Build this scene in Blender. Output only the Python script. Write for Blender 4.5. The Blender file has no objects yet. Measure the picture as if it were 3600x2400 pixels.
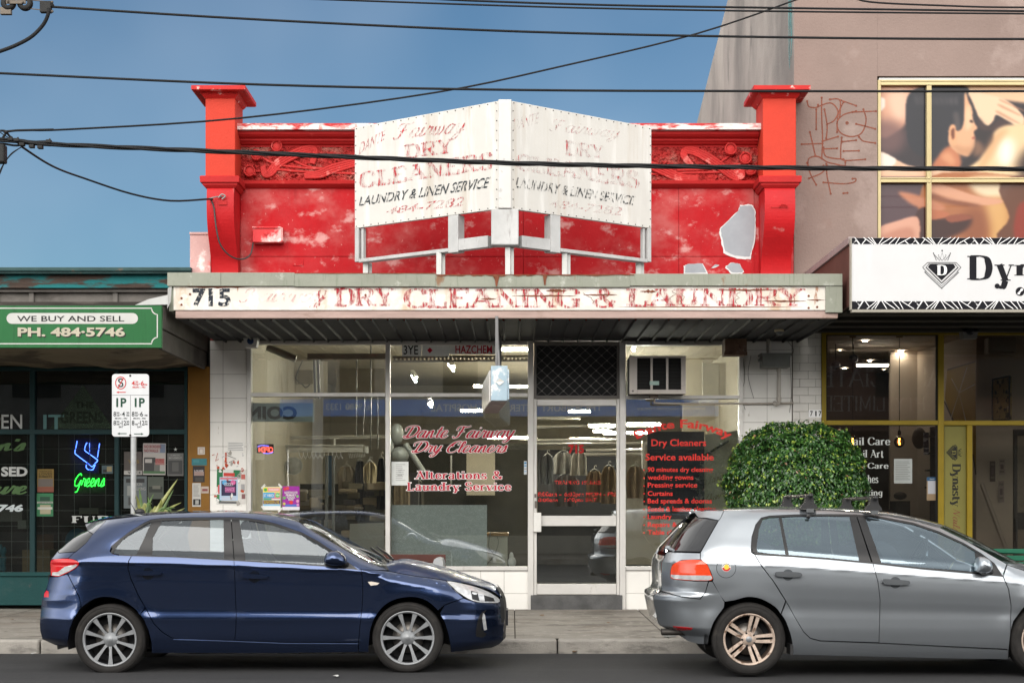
import bpy, math, random
import numpy as np
from mathutils import Vector, Matrix, geometry as mgeo

# ---------------------------------------------------------------- camera, sky, sun, exposure
C = bpy.context.scene
COL = C.collection
RAD = math.radians
F, CX, HY, EYE = 5742.0, 1800.0, 1790.0, 1.45      # photo focal length and horizon in photo pixels, eye height in metres
cd = bpy.data.cameras.new("camera"); cam = bpy.data.objects.new("camera", cd); COL.objects.link(cam)
cam.location = (0, 0, EYE); cam.rotation_euler = (RAD(90), 0, 0)
cd.sensor_width = 36; cd.lens = F / 3600 * 36; cd.shift_y = (HY - 1200) / 3600
cd.clip_start = .05; cd.clip_end = 4000
C.camera = cam
C.render.resolution_x = 1024; C.render.resolution_y = 682

SUN_EL, SUN_AZ = 23, 194          # azimuth measured so that the sun stands behind the camera, a little to its left
w = bpy.data.worlds.new("World"); C.world = w; w.use_nodes = True
nt = w.node_tree; nt.nodes.clear(); N = nt.nodes.new; LK = nt.links.new
out = N('ShaderNodeOutputWorld'); bg = N('ShaderNodeBackground'); bg.inputs[1].default_value = .12
sky = N('ShaderNodeTexSky'); sky.sky_type = 'NISHITA'; sky.sun_disc = False
sky.sun_elevation = RAD(SUN_EL); sky.sun_rotation = RAD(SUN_AZ); sky.air_density = 1.0; sky.dust_density = .35; sky.ozone_density = 1.4; sky.altitude = 0
tc = N('ShaderNodeTexCoord'); sp = N('ShaderNodeSeparateXYZ'); LK(tc.outputs['Generated'], sp.inputs[0])
el = N('ShaderNodeMapRange'); el.interpolation_type = 'SMOOTHSTEP'; el.inputs[1].default_value = .30; el.inputs[2].default_value = .55
LK(sp.outputs['Z'], el.inputs[0])
rear = N('ShaderNodeMapRange'); rear.interpolation_type = 'SMOOTHSTEP'; rear.inputs[1].default_value = .35; rear.inputs[2].default_value = -.35
LK(sp.outputs['Y'], rear.inputs[0])
mx = N('ShaderNodeMath'); mx.operation = 'MAXIMUM'; LK(el.outputs[0], mx.inputs[0]); LK(rear.outputs[0], mx.inputs[1])
no = N('ShaderNodeTexNoise'); no.inputs['Scale'].default_value = 2.2; no.inputs['Detail'].default_value = 5; LK(tc.outputs['Generated'], no.inputs['Vector'])
cm = N('ShaderNodeMapRange'); cm.inputs[1].default_value = .3; cm.inputs[2].default_value = .62; cm.inputs[3].default_value = .55; cm.inputs[4].default_value = 1; LK(no.outputs[0], cm.inputs[0])
mm = N('ShaderNodeMath'); mm.operation = 'MULTIPLY'; LK(mx.outputs[0], mm.inputs[0]); LK(cm.outputs[0], mm.inputs[1])
# thin veil over the low blue sky as well
no2 = N('ShaderNodeTexNoise'); no2.inputs['Scale'].default_value = 5; no2.inputs['Detail'].default_value = 3; LK(tc.outputs['Generated'], no2.inputs['Vector'])
v2 = N('ShaderNodeMapRange'); v2.inputs[1].default_value = .35; v2.inputs[2].default_value = .75; v2.inputs[3].default_value = 0.0; v2.inputs[4].default_value = .035; LK(no2.outputs[0], v2.inputs[0])
ma = N('ShaderNodeMath'); ma.operation = 'MAXIMUM'; LK(mm.outputs[0], ma.inputs[0]); LK(v2.outputs[0], ma.inputs[1])
tint = N('ShaderNodeMix'); tint.data_type = 'RGBA'; tint.blend_type = 'MULTIPLY'; tint.inputs[0].default_value = 1; LK(sky.outputs[0], tint.inputs[6]); tint.inputs[7].default_value = (.225, .31, .36, 1)
mixc = N('ShaderNodeMix'); mixc.data_type = 'RGBA'; LK(ma.outputs[0], mixc.inputs[0]); LK(tint.outputs[2], mixc.inputs[6])
CLOUD = 9.0
mixc.inputs[7].default_value = (CLOUD, CLOUD * .985, CLOUD * .96, 1)
# cloud brightened low behind the camera, added as fill light under the awning
lowz = N('ShaderNodeMapRange'); lowz.interpolation_type = 'SMOOTHSTEP'; lowz.inputs[1].default_value = .75; lowz.inputs[2].default_value = .25; lowz.inputs[3].default_value = .75; lowz.inputs[4].default_value = 1.9; LK(sp.outputs['Z'], lowz.inputs[0])
cs = N('ShaderNodeVectorMath'); cs.operation = 'SCALE'; cs.inputs[0].default_value = (CLOUD, CLOUD * .985, CLOUD * .96); LK(lowz.outputs[0], cs.inputs['Scale']); LK(cs.outputs[0], mixc.inputs[7])
LK(mixc.outputs[2], bg.inputs[0]); LK(bg.outputs[0], out.inputs[0])

sl = bpy.data.lights.new("sun", 'SUN'); sl.energy = 2.4; sl.angle = RAD(64); sl.color = (1, .95, .88)
so = bpy.data.objects.new("sun", sl); COL.objects.link(so)
az = RAD(SUN_AZ)
sdir = Vector((math.sin(az) * math.cos(RAD(SUN_EL)), math.cos(az) * math.cos(RAD(SUN_EL)), math.sin(RAD(SUN_EL))))
so.rotation_euler = sdir.to_track_quat('Z', 'Y').to_euler(); so.location = (0, -10, 30)
vs = C.view_settings; vs.view_transform = 'Standard'; vs.look = 'None'; vs.gamma = 1; vs.exposure = 0.78
C.cycles.use_denoising = True; C.cycles.max_bounces = 8; C.cycles.transparent_max_bounces = 24
C.cycles.caustics_reflective = False; C.cycles.caustics_refractive = False; C.cycles.sample_clamp_indirect = 6

# ---------------------------------------------------------------- helpers
def P(px, py, d):
    return Vector(((px - CX) * d / F, d, EYE + (HY - py) * d / F))
def planeY(d):
    return lambda px, py, off=0.0: P(px, py, d - off)
def plane(p0, n):
    p0 = Vector(p0); n = Vector(n).normalized(); e = Vector((0, 0, EYE))
    def f(px, py, off=0.0):
        r = Vector(((px - CX) / F, 1, (HY - py) / F)); q = p0 + n * off
        return e + r * ((q - e).dot(n) / r.dot(n))
    return f
def catmull(pts, n=6, closed=False):
    pts = [Vector(p) for p in pts]; L = len(pts); o = []
    rng = range(L if closed else L - 1)
    for i in rng:
        if closed: a, b, c, d = pts[(i - 1) % L], pts[i], pts[(i + 1) % L], pts[(i + 2) % L]
        else: a, b, c, d = pts[max(i - 1, 0)], pts[i], pts[i + 1], pts[min(i + 2, L - 1)]
        for k in range(n):
            t = k / n
            o.append(.5 * ((2 * b) + (c - a) * t + (2 * a - 5 * b + 4 * c - d) * t * t + (3 * b - a - 3 * c + d) * t ** 3))
    if not closed: o.append(pts[-1])
    return o

class MB:
    def __init__(s): s.v = []; s.f = []; s.m = []; s.s = []; s.n = {}
    def add(s, vs, fs, m=0, sm=False):
        b = len(s.v); s.v += [Vector(v) for v in vs]
        for f in fs: s.f.append([i + b for i in f]); s.m.append(m); s.s.append(sm)
        return s
    def box(s, x0, x1, y0, y1, z0, z1, m=0):
        x0, x1 = sorted((x0, x1)); y0, y1 = sorted((y0, y1)); z0, z1 = sorted((z0, z1))
        vs = [(x0, y0, z0), (x1, y0, z0), (x1, y1, z0), (x0, y1, z0), (x0, y0, z1), (x1, y0, z1), (x1, y1, z1), (x0, y1, z1)]
        return s.add(vs, [(0, 3, 2, 1), (4, 5, 6, 7), (0, 1, 5, 4), (1, 2, 6, 5), (2, 3, 7, 6), (3, 0, 4, 7)], m)
    def fb(s, px0, py0, px1, py1, d, th, m=0):        # box whose front face covers a photo rectangle at depth d
        a = P(px0, py1, d); b = P(px1, py0, d); return s.box(a.x, b.x, d, d + th, a.z, b.z, m)
    def prism(s, poly, fn, a, b, m=0, sm=False):       # fn(p, t) -> 3D ; poly extruded from t=a to t=b
        n = len(poly); vs = [fn(p, a) for p in poly] + [fn(p, b) for p in poly]
        fs = [(i, (i + 1) % n, n + (i + 1) % n, n + i) for i in range(n)]
        s.add(vs, fs, m, sm); b0 = len(s.v) - 2 * n
        s.add(vs, [list(range(n))[::-1], [n + i for i in range(n)]], m); return s
    def tube(s, pts, r, n=8, m=0, caps=True, sm=True):
        pts = [Vector(p) for p in pts]; L = len(pts); rs = r if isinstance(r, (list, tuple)) else [r] * L
        t0 = (pts[1] - pts[0]).normalized(); u = t0.orthogonal().normalized(); vs = []
        for i in range(L):
            t = (pts[min(i + 1, L - 1)] - pts[max(i - 1, 0)]).normalized()
            u = (u - t * u.dot(t)); u = u.normalized() if u.length > 1e-6 else t.orthogonal().normalized()
            w_ = t.cross(u)
            for k in range(n):
                a = 2 * math.pi * k / n; vs.append(pts[i] + (u * math.cos(a) + w_ * math.sin(a)) * rs[i])
        fs = [(i * n + k, i * n + (k + 1) % n, (i + 1) * n + (k + 1) % n, (i + 1) * n + k) for i in range(L - 1) for k in range(n)]
        s.add(vs, fs, m, sm)
        if caps: s.add(vs[:n], [list(range(n))[::-1]], m); s.add(vs[-n:], [list(range(n))], m)
        return s
    def lathe(s, prof, org, axis='z', n=24, m=0, sm=True, a0=0, a1=2 * math.pi):
        org = Vector(org); vs = []; full = abs(a1 - a0 - 2 * math.pi) < 1e-6; nn = n if full else n + 1
        for r, h in prof:
            for k in range(nn):
                a = a0 + (a1 - a0) * k / n; c, q = r * math.cos(a), r * math.sin(a)
                vs.append(org + (Vector((c, q, h)) if axis == 'z' else Vector((c, h, q)) if axis == 'y' else Vector((h, c, q))))
        fs = []
        for i in range(len(prof) - 1):
            for k in range(n):
                k2 = (k + 1) % nn; fs.append((i * nn + k, i * nn + k2, (i + 1) * nn + k2, (i + 1) * nn + k))
        return s.add(vs, fs, m, sm)
    def ell(s, c, r, n=16, k=10, m=0):
        c = Vector(c); b = len(s.v); vs = []
        for i in range(k + 1):
            th = math.pi * i / k
            for j in range(n):
                ph = 2 * math.pi * j / n
                vs.append(c + Vector((r[0] * math.sin(th) * math.cos(ph), r[1] * math.sin(th) * math.sin(ph), r[2] * math.cos(th))))
        fs = [(i * n + j, i * n + (j + 1) % n, (i + 1) * n + (j + 1) % n, (i + 1) * n + j) for i in range(k) for j in range(n)]
        return s.add(vs, fs, m, True)
    def sheet(s, fn, us, vs_, m=0, sm=True):
        a, b = len(us), len(vs_)
        return s.add([fn(u, v) for u in us for v in vs_], [(i * b + j, i * b + j + 1, (i + 1) * b + j + 1, (i + 1) * b + j) for i in range(a - 1) for j in range(b - 1)], m, sm)

WOFF = {}
def off_of(o): return WOFF.get(o.name, Vector((0, 0, 0))) if o else Vector((0, 0, 0))
def tag(o, label=None, cat=None, group=None, kind=None):
    if label: o['label'] = label
    if cat: o['category'] = cat
    if group: o['group'] = group
    if kind: o['kind'] = kind
    return o
def thing(name, label, cat, loc=(0, 0, 0), group=None):
    o = bpy.data.objects.new(name, None); COL.objects.link(o); o.empty_display_size = .2
    o.location = loc; WOFF[o.name] = Vector(loc); return tag(o, label, cat, group)
def obj(name, mb, mats, parent=None, label=None, bevel=0, fix=True, loc=None):
    if not isinstance(mats, (list, tuple)): mats = [mats]
    me = bpy.data.meshes.new(name)
    org = off_of(parent)
    if parent is None and loc is not None: org = Vector(loc)
    me.from_pydata([v - org for v in mb.v], [], mb.f)
    for m_ in mats: me.materials.append(m_)
    if len(mats) > 1: me.polygons.foreach_set('material_index', [min(i, len(mats) - 1) for i in mb.m])
    me.polygons.foreach_set('use_smooth', mb.s)
    if fix and not mb.n:
        import bmesh
        bm = bmesh.new(); bm.from_mesh(me); bmesh.ops.recalc_face_normals(bm, faces=bm.faces[:]); bm.to_mesh(me); bm.free()
    me.update()
    o = bpy.data.objects.new(name, me); COL.objects.link(o)
    if parent is not None: o.parent = parent; WOFF[o.name] = org
    elif loc is not None: o.location = org
    if bevel:
        b = o.modifiers.new('bevel', 'BEVEL'); b.width = bevel; b.segments = 2; b.limit_method = 'ANGLE'; b.angle_limit = RAD(40)
    if label: o['label'] = label
    return o
def single(name, mb, mats, label, cat, group=None, bevel=0):
    xs = [v.x for v in mb.v]; ys = [v.y for v in mb.v]; zs = [v.z for v in mb.v]
    o = obj(name, mb, mats, None, None, bevel, True, ((min(xs) + max(xs)) / 2, (min(ys) + max(ys)) / 2, min(zs)))
    return tag(o, label, cat, group)
def struct(name, mb, mats, **k): return tag(obj(name, mb, mats, **k), kind='structure')
def copy_tree(o, parent=None):
    c = o.copy(); COL.objects.link(c)
    if parent is not None: c.parent = parent
    for ch in list(o.children): copy_tree(ch, c)
    return c

# ---------------------------------------------------------------- materials
MATS = {}
def lin(c):                                   # sRGB 0..255 -> linear
    return tuple(((x / 255) / 12.92 if x / 255 <= .04045 else ((x / 255 + .055) / 1.055) ** 2.4) for x in c)
def mat(name, col, rough=.6, metal=0.0, var=.08, vs=4.0, layers=(), bump=0.0, bs=40.0, spec=.2, coat=0.0, emit=0.0, ecol=None, stretch=(1, 1, 1), alpha_flake=None, alpha=1.0, rvar=0.0):
    """layers: (colour, scale, lo, hi, stretch, strength) noise-masked stains."""
    if name in MATS: return MATS[name]
    m = bpy.data.materials.new(name); m.use_nodes = True; nt = m.node_tree; N = nt.nodes.new; LK = nt.links.new
    b = nt.nodes['Principled BSDF']; out = nt.nodes['Material Output']
    b.inputs['Roughness'].default_value = rough; b.inputs['Metallic'].default_value = metal
    b.inputs['Specular IOR Level'].default_value = spec; b.inputs['Coat Weight'].default_value = coat; b.inputs['Coat Roughness'].default_value = .03
    tc = N('ShaderNodeTexCoord')
    def noise(scale, st=(1, 1, 1), det=6, rough_=.6):
        mp = N('ShaderNodeMapping'); mp.inputs['Scale'].default_value = st; LK(tc.outputs['Object'], mp.inputs[0])
        n = N('ShaderNodeTexNoise'); n.inputs['Scale'].default_value = scale; n.inputs['Detail'].default_value = det; n.inputs['Roughness'].default_value = rough_
        LK(mp.outputs[0], n.inputs['Vector']); return n.outputs[0]
    c0 = tuple(col[:3])
    if var:
        r = N('ShaderNodeMapRange'); r.inputs[1].default_value = .3; r.inputs[2].default_value = .7; r.inputs[3].default_value = 1 - var; r.inputs[4].default_value = 1 + var
        LK(noise(vs, stretch), r.inputs[0])
        mu = N('ShaderNodeVectorMath'); mu.operation = 'SCALE'; mu.inputs[0].default_value = c0; LK(r.outputs[0], mu.inputs['Scale']); cur = mu.outputs[0]
    else:
        rgb = N('ShaderNodeRGB'); rgb.outputs[0].default_value = (*c0, 1); cur = rgb.outputs[0]
    for L in layers:
        lc, sc, lo, hi = L[:4]; st = L[4] if len(L) > 4 else (1, 1, 1); amt = L[5] if len(L) > 5 else 1
        r = N('ShaderNodeMapRange'); r.interpolation_type = 'SMOOTHSTEP'; r.inputs[1].default_value = lo; r.inputs[2].default_value = hi; r.inputs[4].default_value = amt
        LK(noise(sc, st), r.inputs[0])
        mi = N('ShaderNodeMix'); mi.data_type = 'RGBA'; LK(r.outputs[0], mi.inputs[0]); LK(cur, mi.inputs[6]); mi.inputs[7].default_value = (*lc, 1); cur = mi.outputs[2]
    LK(cur, b.inputs['Base Color'])
    if rvar:
        r = N('ShaderNodeMapRange'); r.inputs[1].default_value = .3; r.inputs[2].default_value = .7; r.inputs[3].default_value = max(0, rough - rvar); r.inputs[4].default_value = min(1, rough + rvar)
        LK(noise(vs * 2.3), r.inputs[0]); LK(r.outputs[0], b.inputs['Roughness'])
    if bump:
        bn = N('ShaderNodeBump'); bn.inputs['Strength'].default_value = bump; bn.inputs['Distance'].default_value = .02
        LK(noise(bs, (1, 1, 1), 4), bn.inputs['Height']); LK(bn.outputs[0], b.inputs['Normal'])
    if emit:
        b.inputs['Emission Strength'].default_value = emit; b.inputs['Emission Color'].default_value = (*(ecol or c0), 1)
    if alpha_flake or alpha < 1:
        tr = N('ShaderNodeBsdfTransparent'); ms = N('ShaderNodeMixShader')
        if alpha_flake:
            sc, lo, hi = alpha_flake[:3]; st = alpha_flake[3] if len(alpha_flake) > 3 else (1, 1, 1)
            r = N('ShaderNodeMapRange'); r.inputs[1].default_value = lo; r.inputs[2].default_value = hi; r.inputs[4].default_value = alpha; LK(noise(sc, st, 4, .7), r.inputs[0]); LK(r.outputs[0], ms.inputs[0])
        else: ms.inputs[0].default_value = alpha
        LK(tr.outputs[0], ms.inputs[1]); LK(b.outputs[0], ms.inputs[2]); LK(ms.outputs[0], out.inputs[0])
    MATS[name] = m; return m
def glass(name, tint=(1, 1, 1), base=.05, k=1.0, rough=0.0, wob=0.0, film=0.0, filmcol=(.5, .5, .5), gcol=(1, 1, 1)):
    """thin sheet of glass: transparent plus fresnel mirror, optional dusty film."""
    if name in MATS: return MATS[name]
    m = bpy.data.materials.new(name); m.use_nodes = True; nt = m.node_tree; N = nt.nodes.new; LK = nt.links.new; nt.nodes.clear()
    out = N('ShaderNodeOutputMaterial'); tr = N('ShaderNodeBsdfTransparent'); tr.inputs[0].default_value = (*tint, 1)
    gl = N('ShaderNodeBsdfGlossy'); gl.inputs['Roughness'].default_value = rough; gl.inputs['Color'].default_value = (*gcol, 1)
    fr = N('ShaderNodeFresnel'); fr.inputs[0].default_value = 1.5
    ml = N('ShaderNodeMath'); ml.operation = 'MULTIPLY_ADD'; ml.use_clamp = True; ml.inputs[1].default_value = k; ml.inputs[2].default_value = base; LK(fr.outputs[0], ml.inputs[0])
    ms = N('ShaderNodeMixShader'); LK(ml.outputs[0], ms.inputs[0]); LK(tr.outputs[0], ms.inputs[1]); LK(gl.outputs[0], ms.inputs[2]); cur = ms.outputs[0]
    if wob:
        tcn = N('ShaderNodeTexCoord'); n = N('ShaderNodeTexNoise'); n.inputs['Scale'].default_value = 1.3; LK(tcn.outputs['Object'], n.inputs['Vector'])
        bn = N('ShaderNodeBump'); bn.inputs['Strength'].default_value = wob; bn.inputs['Distance'].default_value = .02; LK(n.outputs[0], bn.inputs['Height']); LK(bn.outputs[0], gl.inputs['Normal'])
    if film:
        df = N('ShaderNodeBsdfDiffuse'); df.inputs[0].default_value = (*filmcol, 1); m2 = N('ShaderNodeMixShader')
        tcn = N('ShaderNodeTexCoord'); n = N('ShaderNodeTexNoise'); n.inputs['Scale'].default_value = 2.5; n.inputs['Detail'].default_value = 8; LK(tcn.outputs['Object'], n.inputs['Vector'])
        r = N('ShaderNodeMapRange'); r.inputs[1].default_value = .35; r.inputs[2].default_value = .75; r.inputs[3].default_value = film * .35; r.inputs[4].default_value = film * 1.6; LK(n.outputs[0], r.inputs[0])
        LK(r.outputs[0], m2.inputs[0]); LK(cur, m2.inputs[1]); LK(df.outputs[0], m2.inputs[2]); cur = m2.outputs[0]
    LK(cur, out.inputs[0]); MATS[name] = m; return m
def vcol_mat(name, rough=.5, coat=0.0):
    if name in MATS: return MATS[name]
    m = bpy.data.materials.new(name); m.use_nodes = True; nt = m.node_tree
    a = nt.nodes.new('ShaderNodeVertexColor'); a.layer_name = 'print'; b = nt.nodes['Principled BSDF']
    nt.links.new(a.outputs[0], b.inputs['Base Color']); b.inputs['Roughness'].default_value = rough; b.inputs['Coat Weight'].default_value = coat; b.inputs['Specular IOR Level'].default_value = .15
    MATS[name] = m; return m
def emis(name, col, s):
    return mat(name, (0.02, .02, .02), emit=s, ecol=col, var=0)

# ---------------------------------------------------------------- lettering
class Flat:
    def __init__(s): s.v = []; s.f = []
    def bb(s):
        a = np.array(s.v); return a[:, 0].min(), a[:, 1].min(), a[:, 0].max(), a[:, 1].max()
    def scaled(s, k):
        s.v = [(x * k, y) for x, y in s.v]; return s
_tc = {}
def sans(t, bold=0.0, shear=0.0, sp=1.0):
    key = (t, bold, shear, sp)
    if key in _tc: return _tc[key]
    cu = bpy.data.curves.new('t', 'FONT'); cu.body = t; cu.size = 1; cu.offset = bold; cu.shear = shear; cu.space_character = sp; cu.resolution_u = 3; cu.fill_mode = 'FRONT'
    ob = bpy.data.objects.new('t', cu); COL.objects.link(ob)
    dg = bpy.context.evaluated_depsgraph_get(); me = bpy.data.meshes.new_from_object(ob.evaluated_get(dg))
    fl = Flat(); fl.v = [(v.co.x, v.co.y) for v in me.vertices]; fl.f = [list(p.vertices) for p in me.polygons]
    bpy.data.objects.remove(ob); bpy.data.curves.remove(cu); bpy.data.meshes.remove(me); _tc[key] = fl; return fl
G = {
 'A': (80, "t 4,0 40,100|36,100 76,0|t- 18,34 62,34"), 'C': (78, "s 74,74 64,94 42,100 20,92 6,68 6,34 18,10 42,0 64,6 76,26"),
 'D': (82, "14,0 14,100|s- 4,100 40,100 66,90 76,62 76,38 66,10 40,0 4,0"), 'E': (72, "14,0 14,100|t- 4,100 66,100 66,80|t- 14,52 48,52|t- 4,0 68,0 68,22"),
 'F': (68, "14,0 14,100|t- 4,100 64,100 64,78|t- 14,52 46,52"), 'G': (84, "s 74,74 64,94 44,100 20,92 6,68 6,34 18,10 42,0 62,6 70,24|- 70,2 70,44|t- 54,44 82,44"),
 'H': (84, "14,0 14,100|70,0 70,100|t- 14,52 70,52"), 'I': (32, "16,0 16,100"), 'L': (66, "14,0 14,100|t- 4,0 62,0 62,26"),
 'M': (96, "t 14,0 14,100|12,100 48,14|t- 48,14 82,100|82,0 82,100"), 'N': (84, "t 12,0 12,100|- 10,100 72,4|t 72,0 72,100"), 'O': (84, "s- 42,100 18,92 6,66 6,34 18,8 42,0 66,8 78,34 78,66 66,92 42,100"),
 'P': (74, "14,0 14,100|s- 4,100 44,100 66,92 68,74 62,56 42,48 14,48"), 'R': (80, "14,0 14,100|s- 4,100 44,100 64,93 67,75 60,58 42,50 14,50|40,50 72,0"),
 'S': (64, "s- 56,78 48,96 32,100 14,94 8,78 16,62 34,52 52,42 58,24 50,6 32,0 14,5 6,24"), 'T': (72, "36,0 36,100|t- 4,80 4,100 68,100 68,80"),
 'U': (82, "14,100 14,30|s- 14,32 18,10 40,0 60,8 68,32|t 68,30 68,100"), 'V': (78, "4,100 40,0|t 74,100 38,0"), 'W': (110, "4,100 32,0|t- 30,0 54,90|54,90 80,0|t 78,0 106,100"),
 'Y': (78, "6,100 40,46|t 74,100 40,46|40,48 40,0"), 'B': (76, "14,0 14,100|s- 4,100 42,100 60,92 62,76 54,58 14,53|s- 42,54 64,46 70,26 58,6 40,0 4,0"),
 '&': (88, "s- 84,34 72,10 48,0 20,2 8,18 14,36 36,50 52,66 54,84 42,98 26,92 24,76 36,54 60,24 86,0"),
 'a': (58, "s- 8,56 20,66 34,66 44,56 44,40|44,46 44,8|s- 44,8 48,1 56,4|s- 44,40 24,36 8,26 8,10 18,0 32,4 44,16"), 'b': (62, "12,0 12,100|s- 12,50 24,64 40,64 54,48 54,18 40,1 24,2 12,14"),
 'c': (54, "s- 48,50 38,64 22,64 8,48 8,18 22,1 38,3 50,16"), 'd': (64, "50,0 50,100|s- 50,50 38,64 22,64 8,48 8,18 22,1 38,2 50,14"), 'e': (56, "s- 10,36 50,36 46,56 30,66 14,58 8,36 12,12 28,0 44,4 52,16"),
 'f': (40, "s- 40,94 32,100 20,92 18,76|18,78 18,0|t- 4,64 36,64"), 'g': (60, "s- 48,50 38,64 22,64 8,48 8,22 22,6 38,8 48,20|48,64 48,-12|s- 48,-10 40,-28 22,-30 8,-22"),
 'h': (64, "12,0 12,100|s- 12,46 26,64 42,64 50,48|50,50 50,0"), 'i': (26, "13,0 13,64|- 13,84 13,94"), 'k': (62, "12,0 12,100|t- 12,28 48,64|26,40 54,0"), 'l': (26, "13,0 13,100"),
 'm': (92, "12,0 12,64|s- 12,46 26,64 38,62 44,46|44,48 44,0|s- 44,46 58,64 70,62 78,46|78,48 78,0"), 'n': (66, "12,0 12,64|s- 12,44 26,64 42,64 52,46|52,48 52,0"), 'o': (60, "s- 30,65 14,58 7,33 14,8 30,1 46,8 53,33 46,58 30,65"),
 'p': (62, "12,-30 12,64|s- 12,50 24,64 40,64 54,48 54,18 40,1 24,2 12,14"), 'r': (48, "12,0 12,64|s- 12,42 22,60 34,66 42,58"), 's': (48, "s- 42,52 34,64 20,65 9,54 14,40 30,32 42,20 38,5 24,0 8,4 6,14"),
 't': (42, "18,88 18,14|s- 18,16 22,2 32,1 40,8|t- 4,64 36,64"), 'u': (66, "12,64 12,18|s- 12,20 16,2 30,1 46,14|50,64 50,0"), 'v': (60, "6,64 30,0|t 56,64 29,0"), 'w': (88, "6,64 26,0|t- 25,0 44,60|44,60 62,0|t 61,0 82,64"),
 'x': (60, "6,64 54,0|t 52,64 6,0"), 'y': (60, "6,64 32,0|t 56,64 30,-4|s- 31,0 20,-28 6,-24"), '.': (24, "- 12,0 12,10"), '-': (40, "t- 6,32 34,32"), '\'': (20, "- 10,80 10,100"), ' ': (34, ""),
}
SCR = {  # joined script
 'D': (86, "s- 40,92 30,40 24,4|s- 2,60 0,84 30,100 66,96 84,66 70,22 34,0 10,2 4,14 24,14 40,4"), 'F': (84, "s- 46,92 40,50 30,10 10,0 0,14|s- 10,66 14,90 40,96 70,90 86,100|s- 26,46 44,50 60,54"),
 'C': (72, "s- 60,70 72,90 56,102 26,84 8,46 12,12 34,0 56,8 70,28|s- 36,88 24,70 30,56"), 'a': (52, "s- 44,52 30,62 12,48 4,20 12,2 28,6 42,44|s- 46,60 40,20 44,4 56,12"), 'n': (58, "s- 2,14 12,56 8,0|s- 9,16 26,56 36,58 36,30 40,4 60,14"),
 't': (34, "s- 24,92 14,30 16,4 36,14|s- 4,62 34,66"), 'e': (40, "s- 4,18 28,36 30,58 16,60 4,30 10,4 26,2 44,18"), 'i': (26, "s- 2,14 14,60 10,14 14,2 30,14|- 16,80 18,86"), 'r': (40, "s- 0,10 12,50 14,64 22,54 34,56 30,26 32,4 46,14"),
 'w': (66, "s- 2,20 10,58 10,12 22,2 34,40 34,56 34,14 44,2 56,30 56,58 66,52"), 'y': (50, "s- 4,50 10,60 12,20 24,6 40,40 44,60|s- 46,62 34,-10 16,-38 2,-30 18,-6 56,18"), 'l': (30, "s- 2,14 26,70 24,98 14,90 10,30 12,4 32,14"),
 's': (36, "s- 2,14 22,64 28,30 20,4 4,2 2,12|s- 20,3 38,14"), 'G': (70, "s- 58,84 48,100 26,84 6,44 8,12 26,2 46,16 60,48|s- 62,50 54,10 40,-40 22,-44"), 'o': (44, "s- 34,58 16,58 4,30 12,4 28,6 36,34 28,58 48,50"), 'u': (56, "s- 2,14 12,60 8,18 18,2 34,26 44,60 38,14 44,2 58,14"), ' ': (36, ""), '\'': (16, "s- 10,100 6,80"),
 'd': (56, "s- 44,52 30,62 12,48 4,20 12,2 28,6 42,44|s- 56,100 42,20 44,4 58,12"), 'N': (74, "s- 2,0 16,94 20,96|s- 18,96 44,4|s- 44,4 60,90 74,100"), '&': (60, "s- 56,30 30,0 8,16 40,70 28,84 18,70 50,4 60,6"), 'B': (70, "s- 30,92 16,4|s- 8,70 30,100 56,90 50,62 30,54 58,40 54,8 24,0 8,8"), ',': (14, "- 8,4 2,-14"),
}
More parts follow.
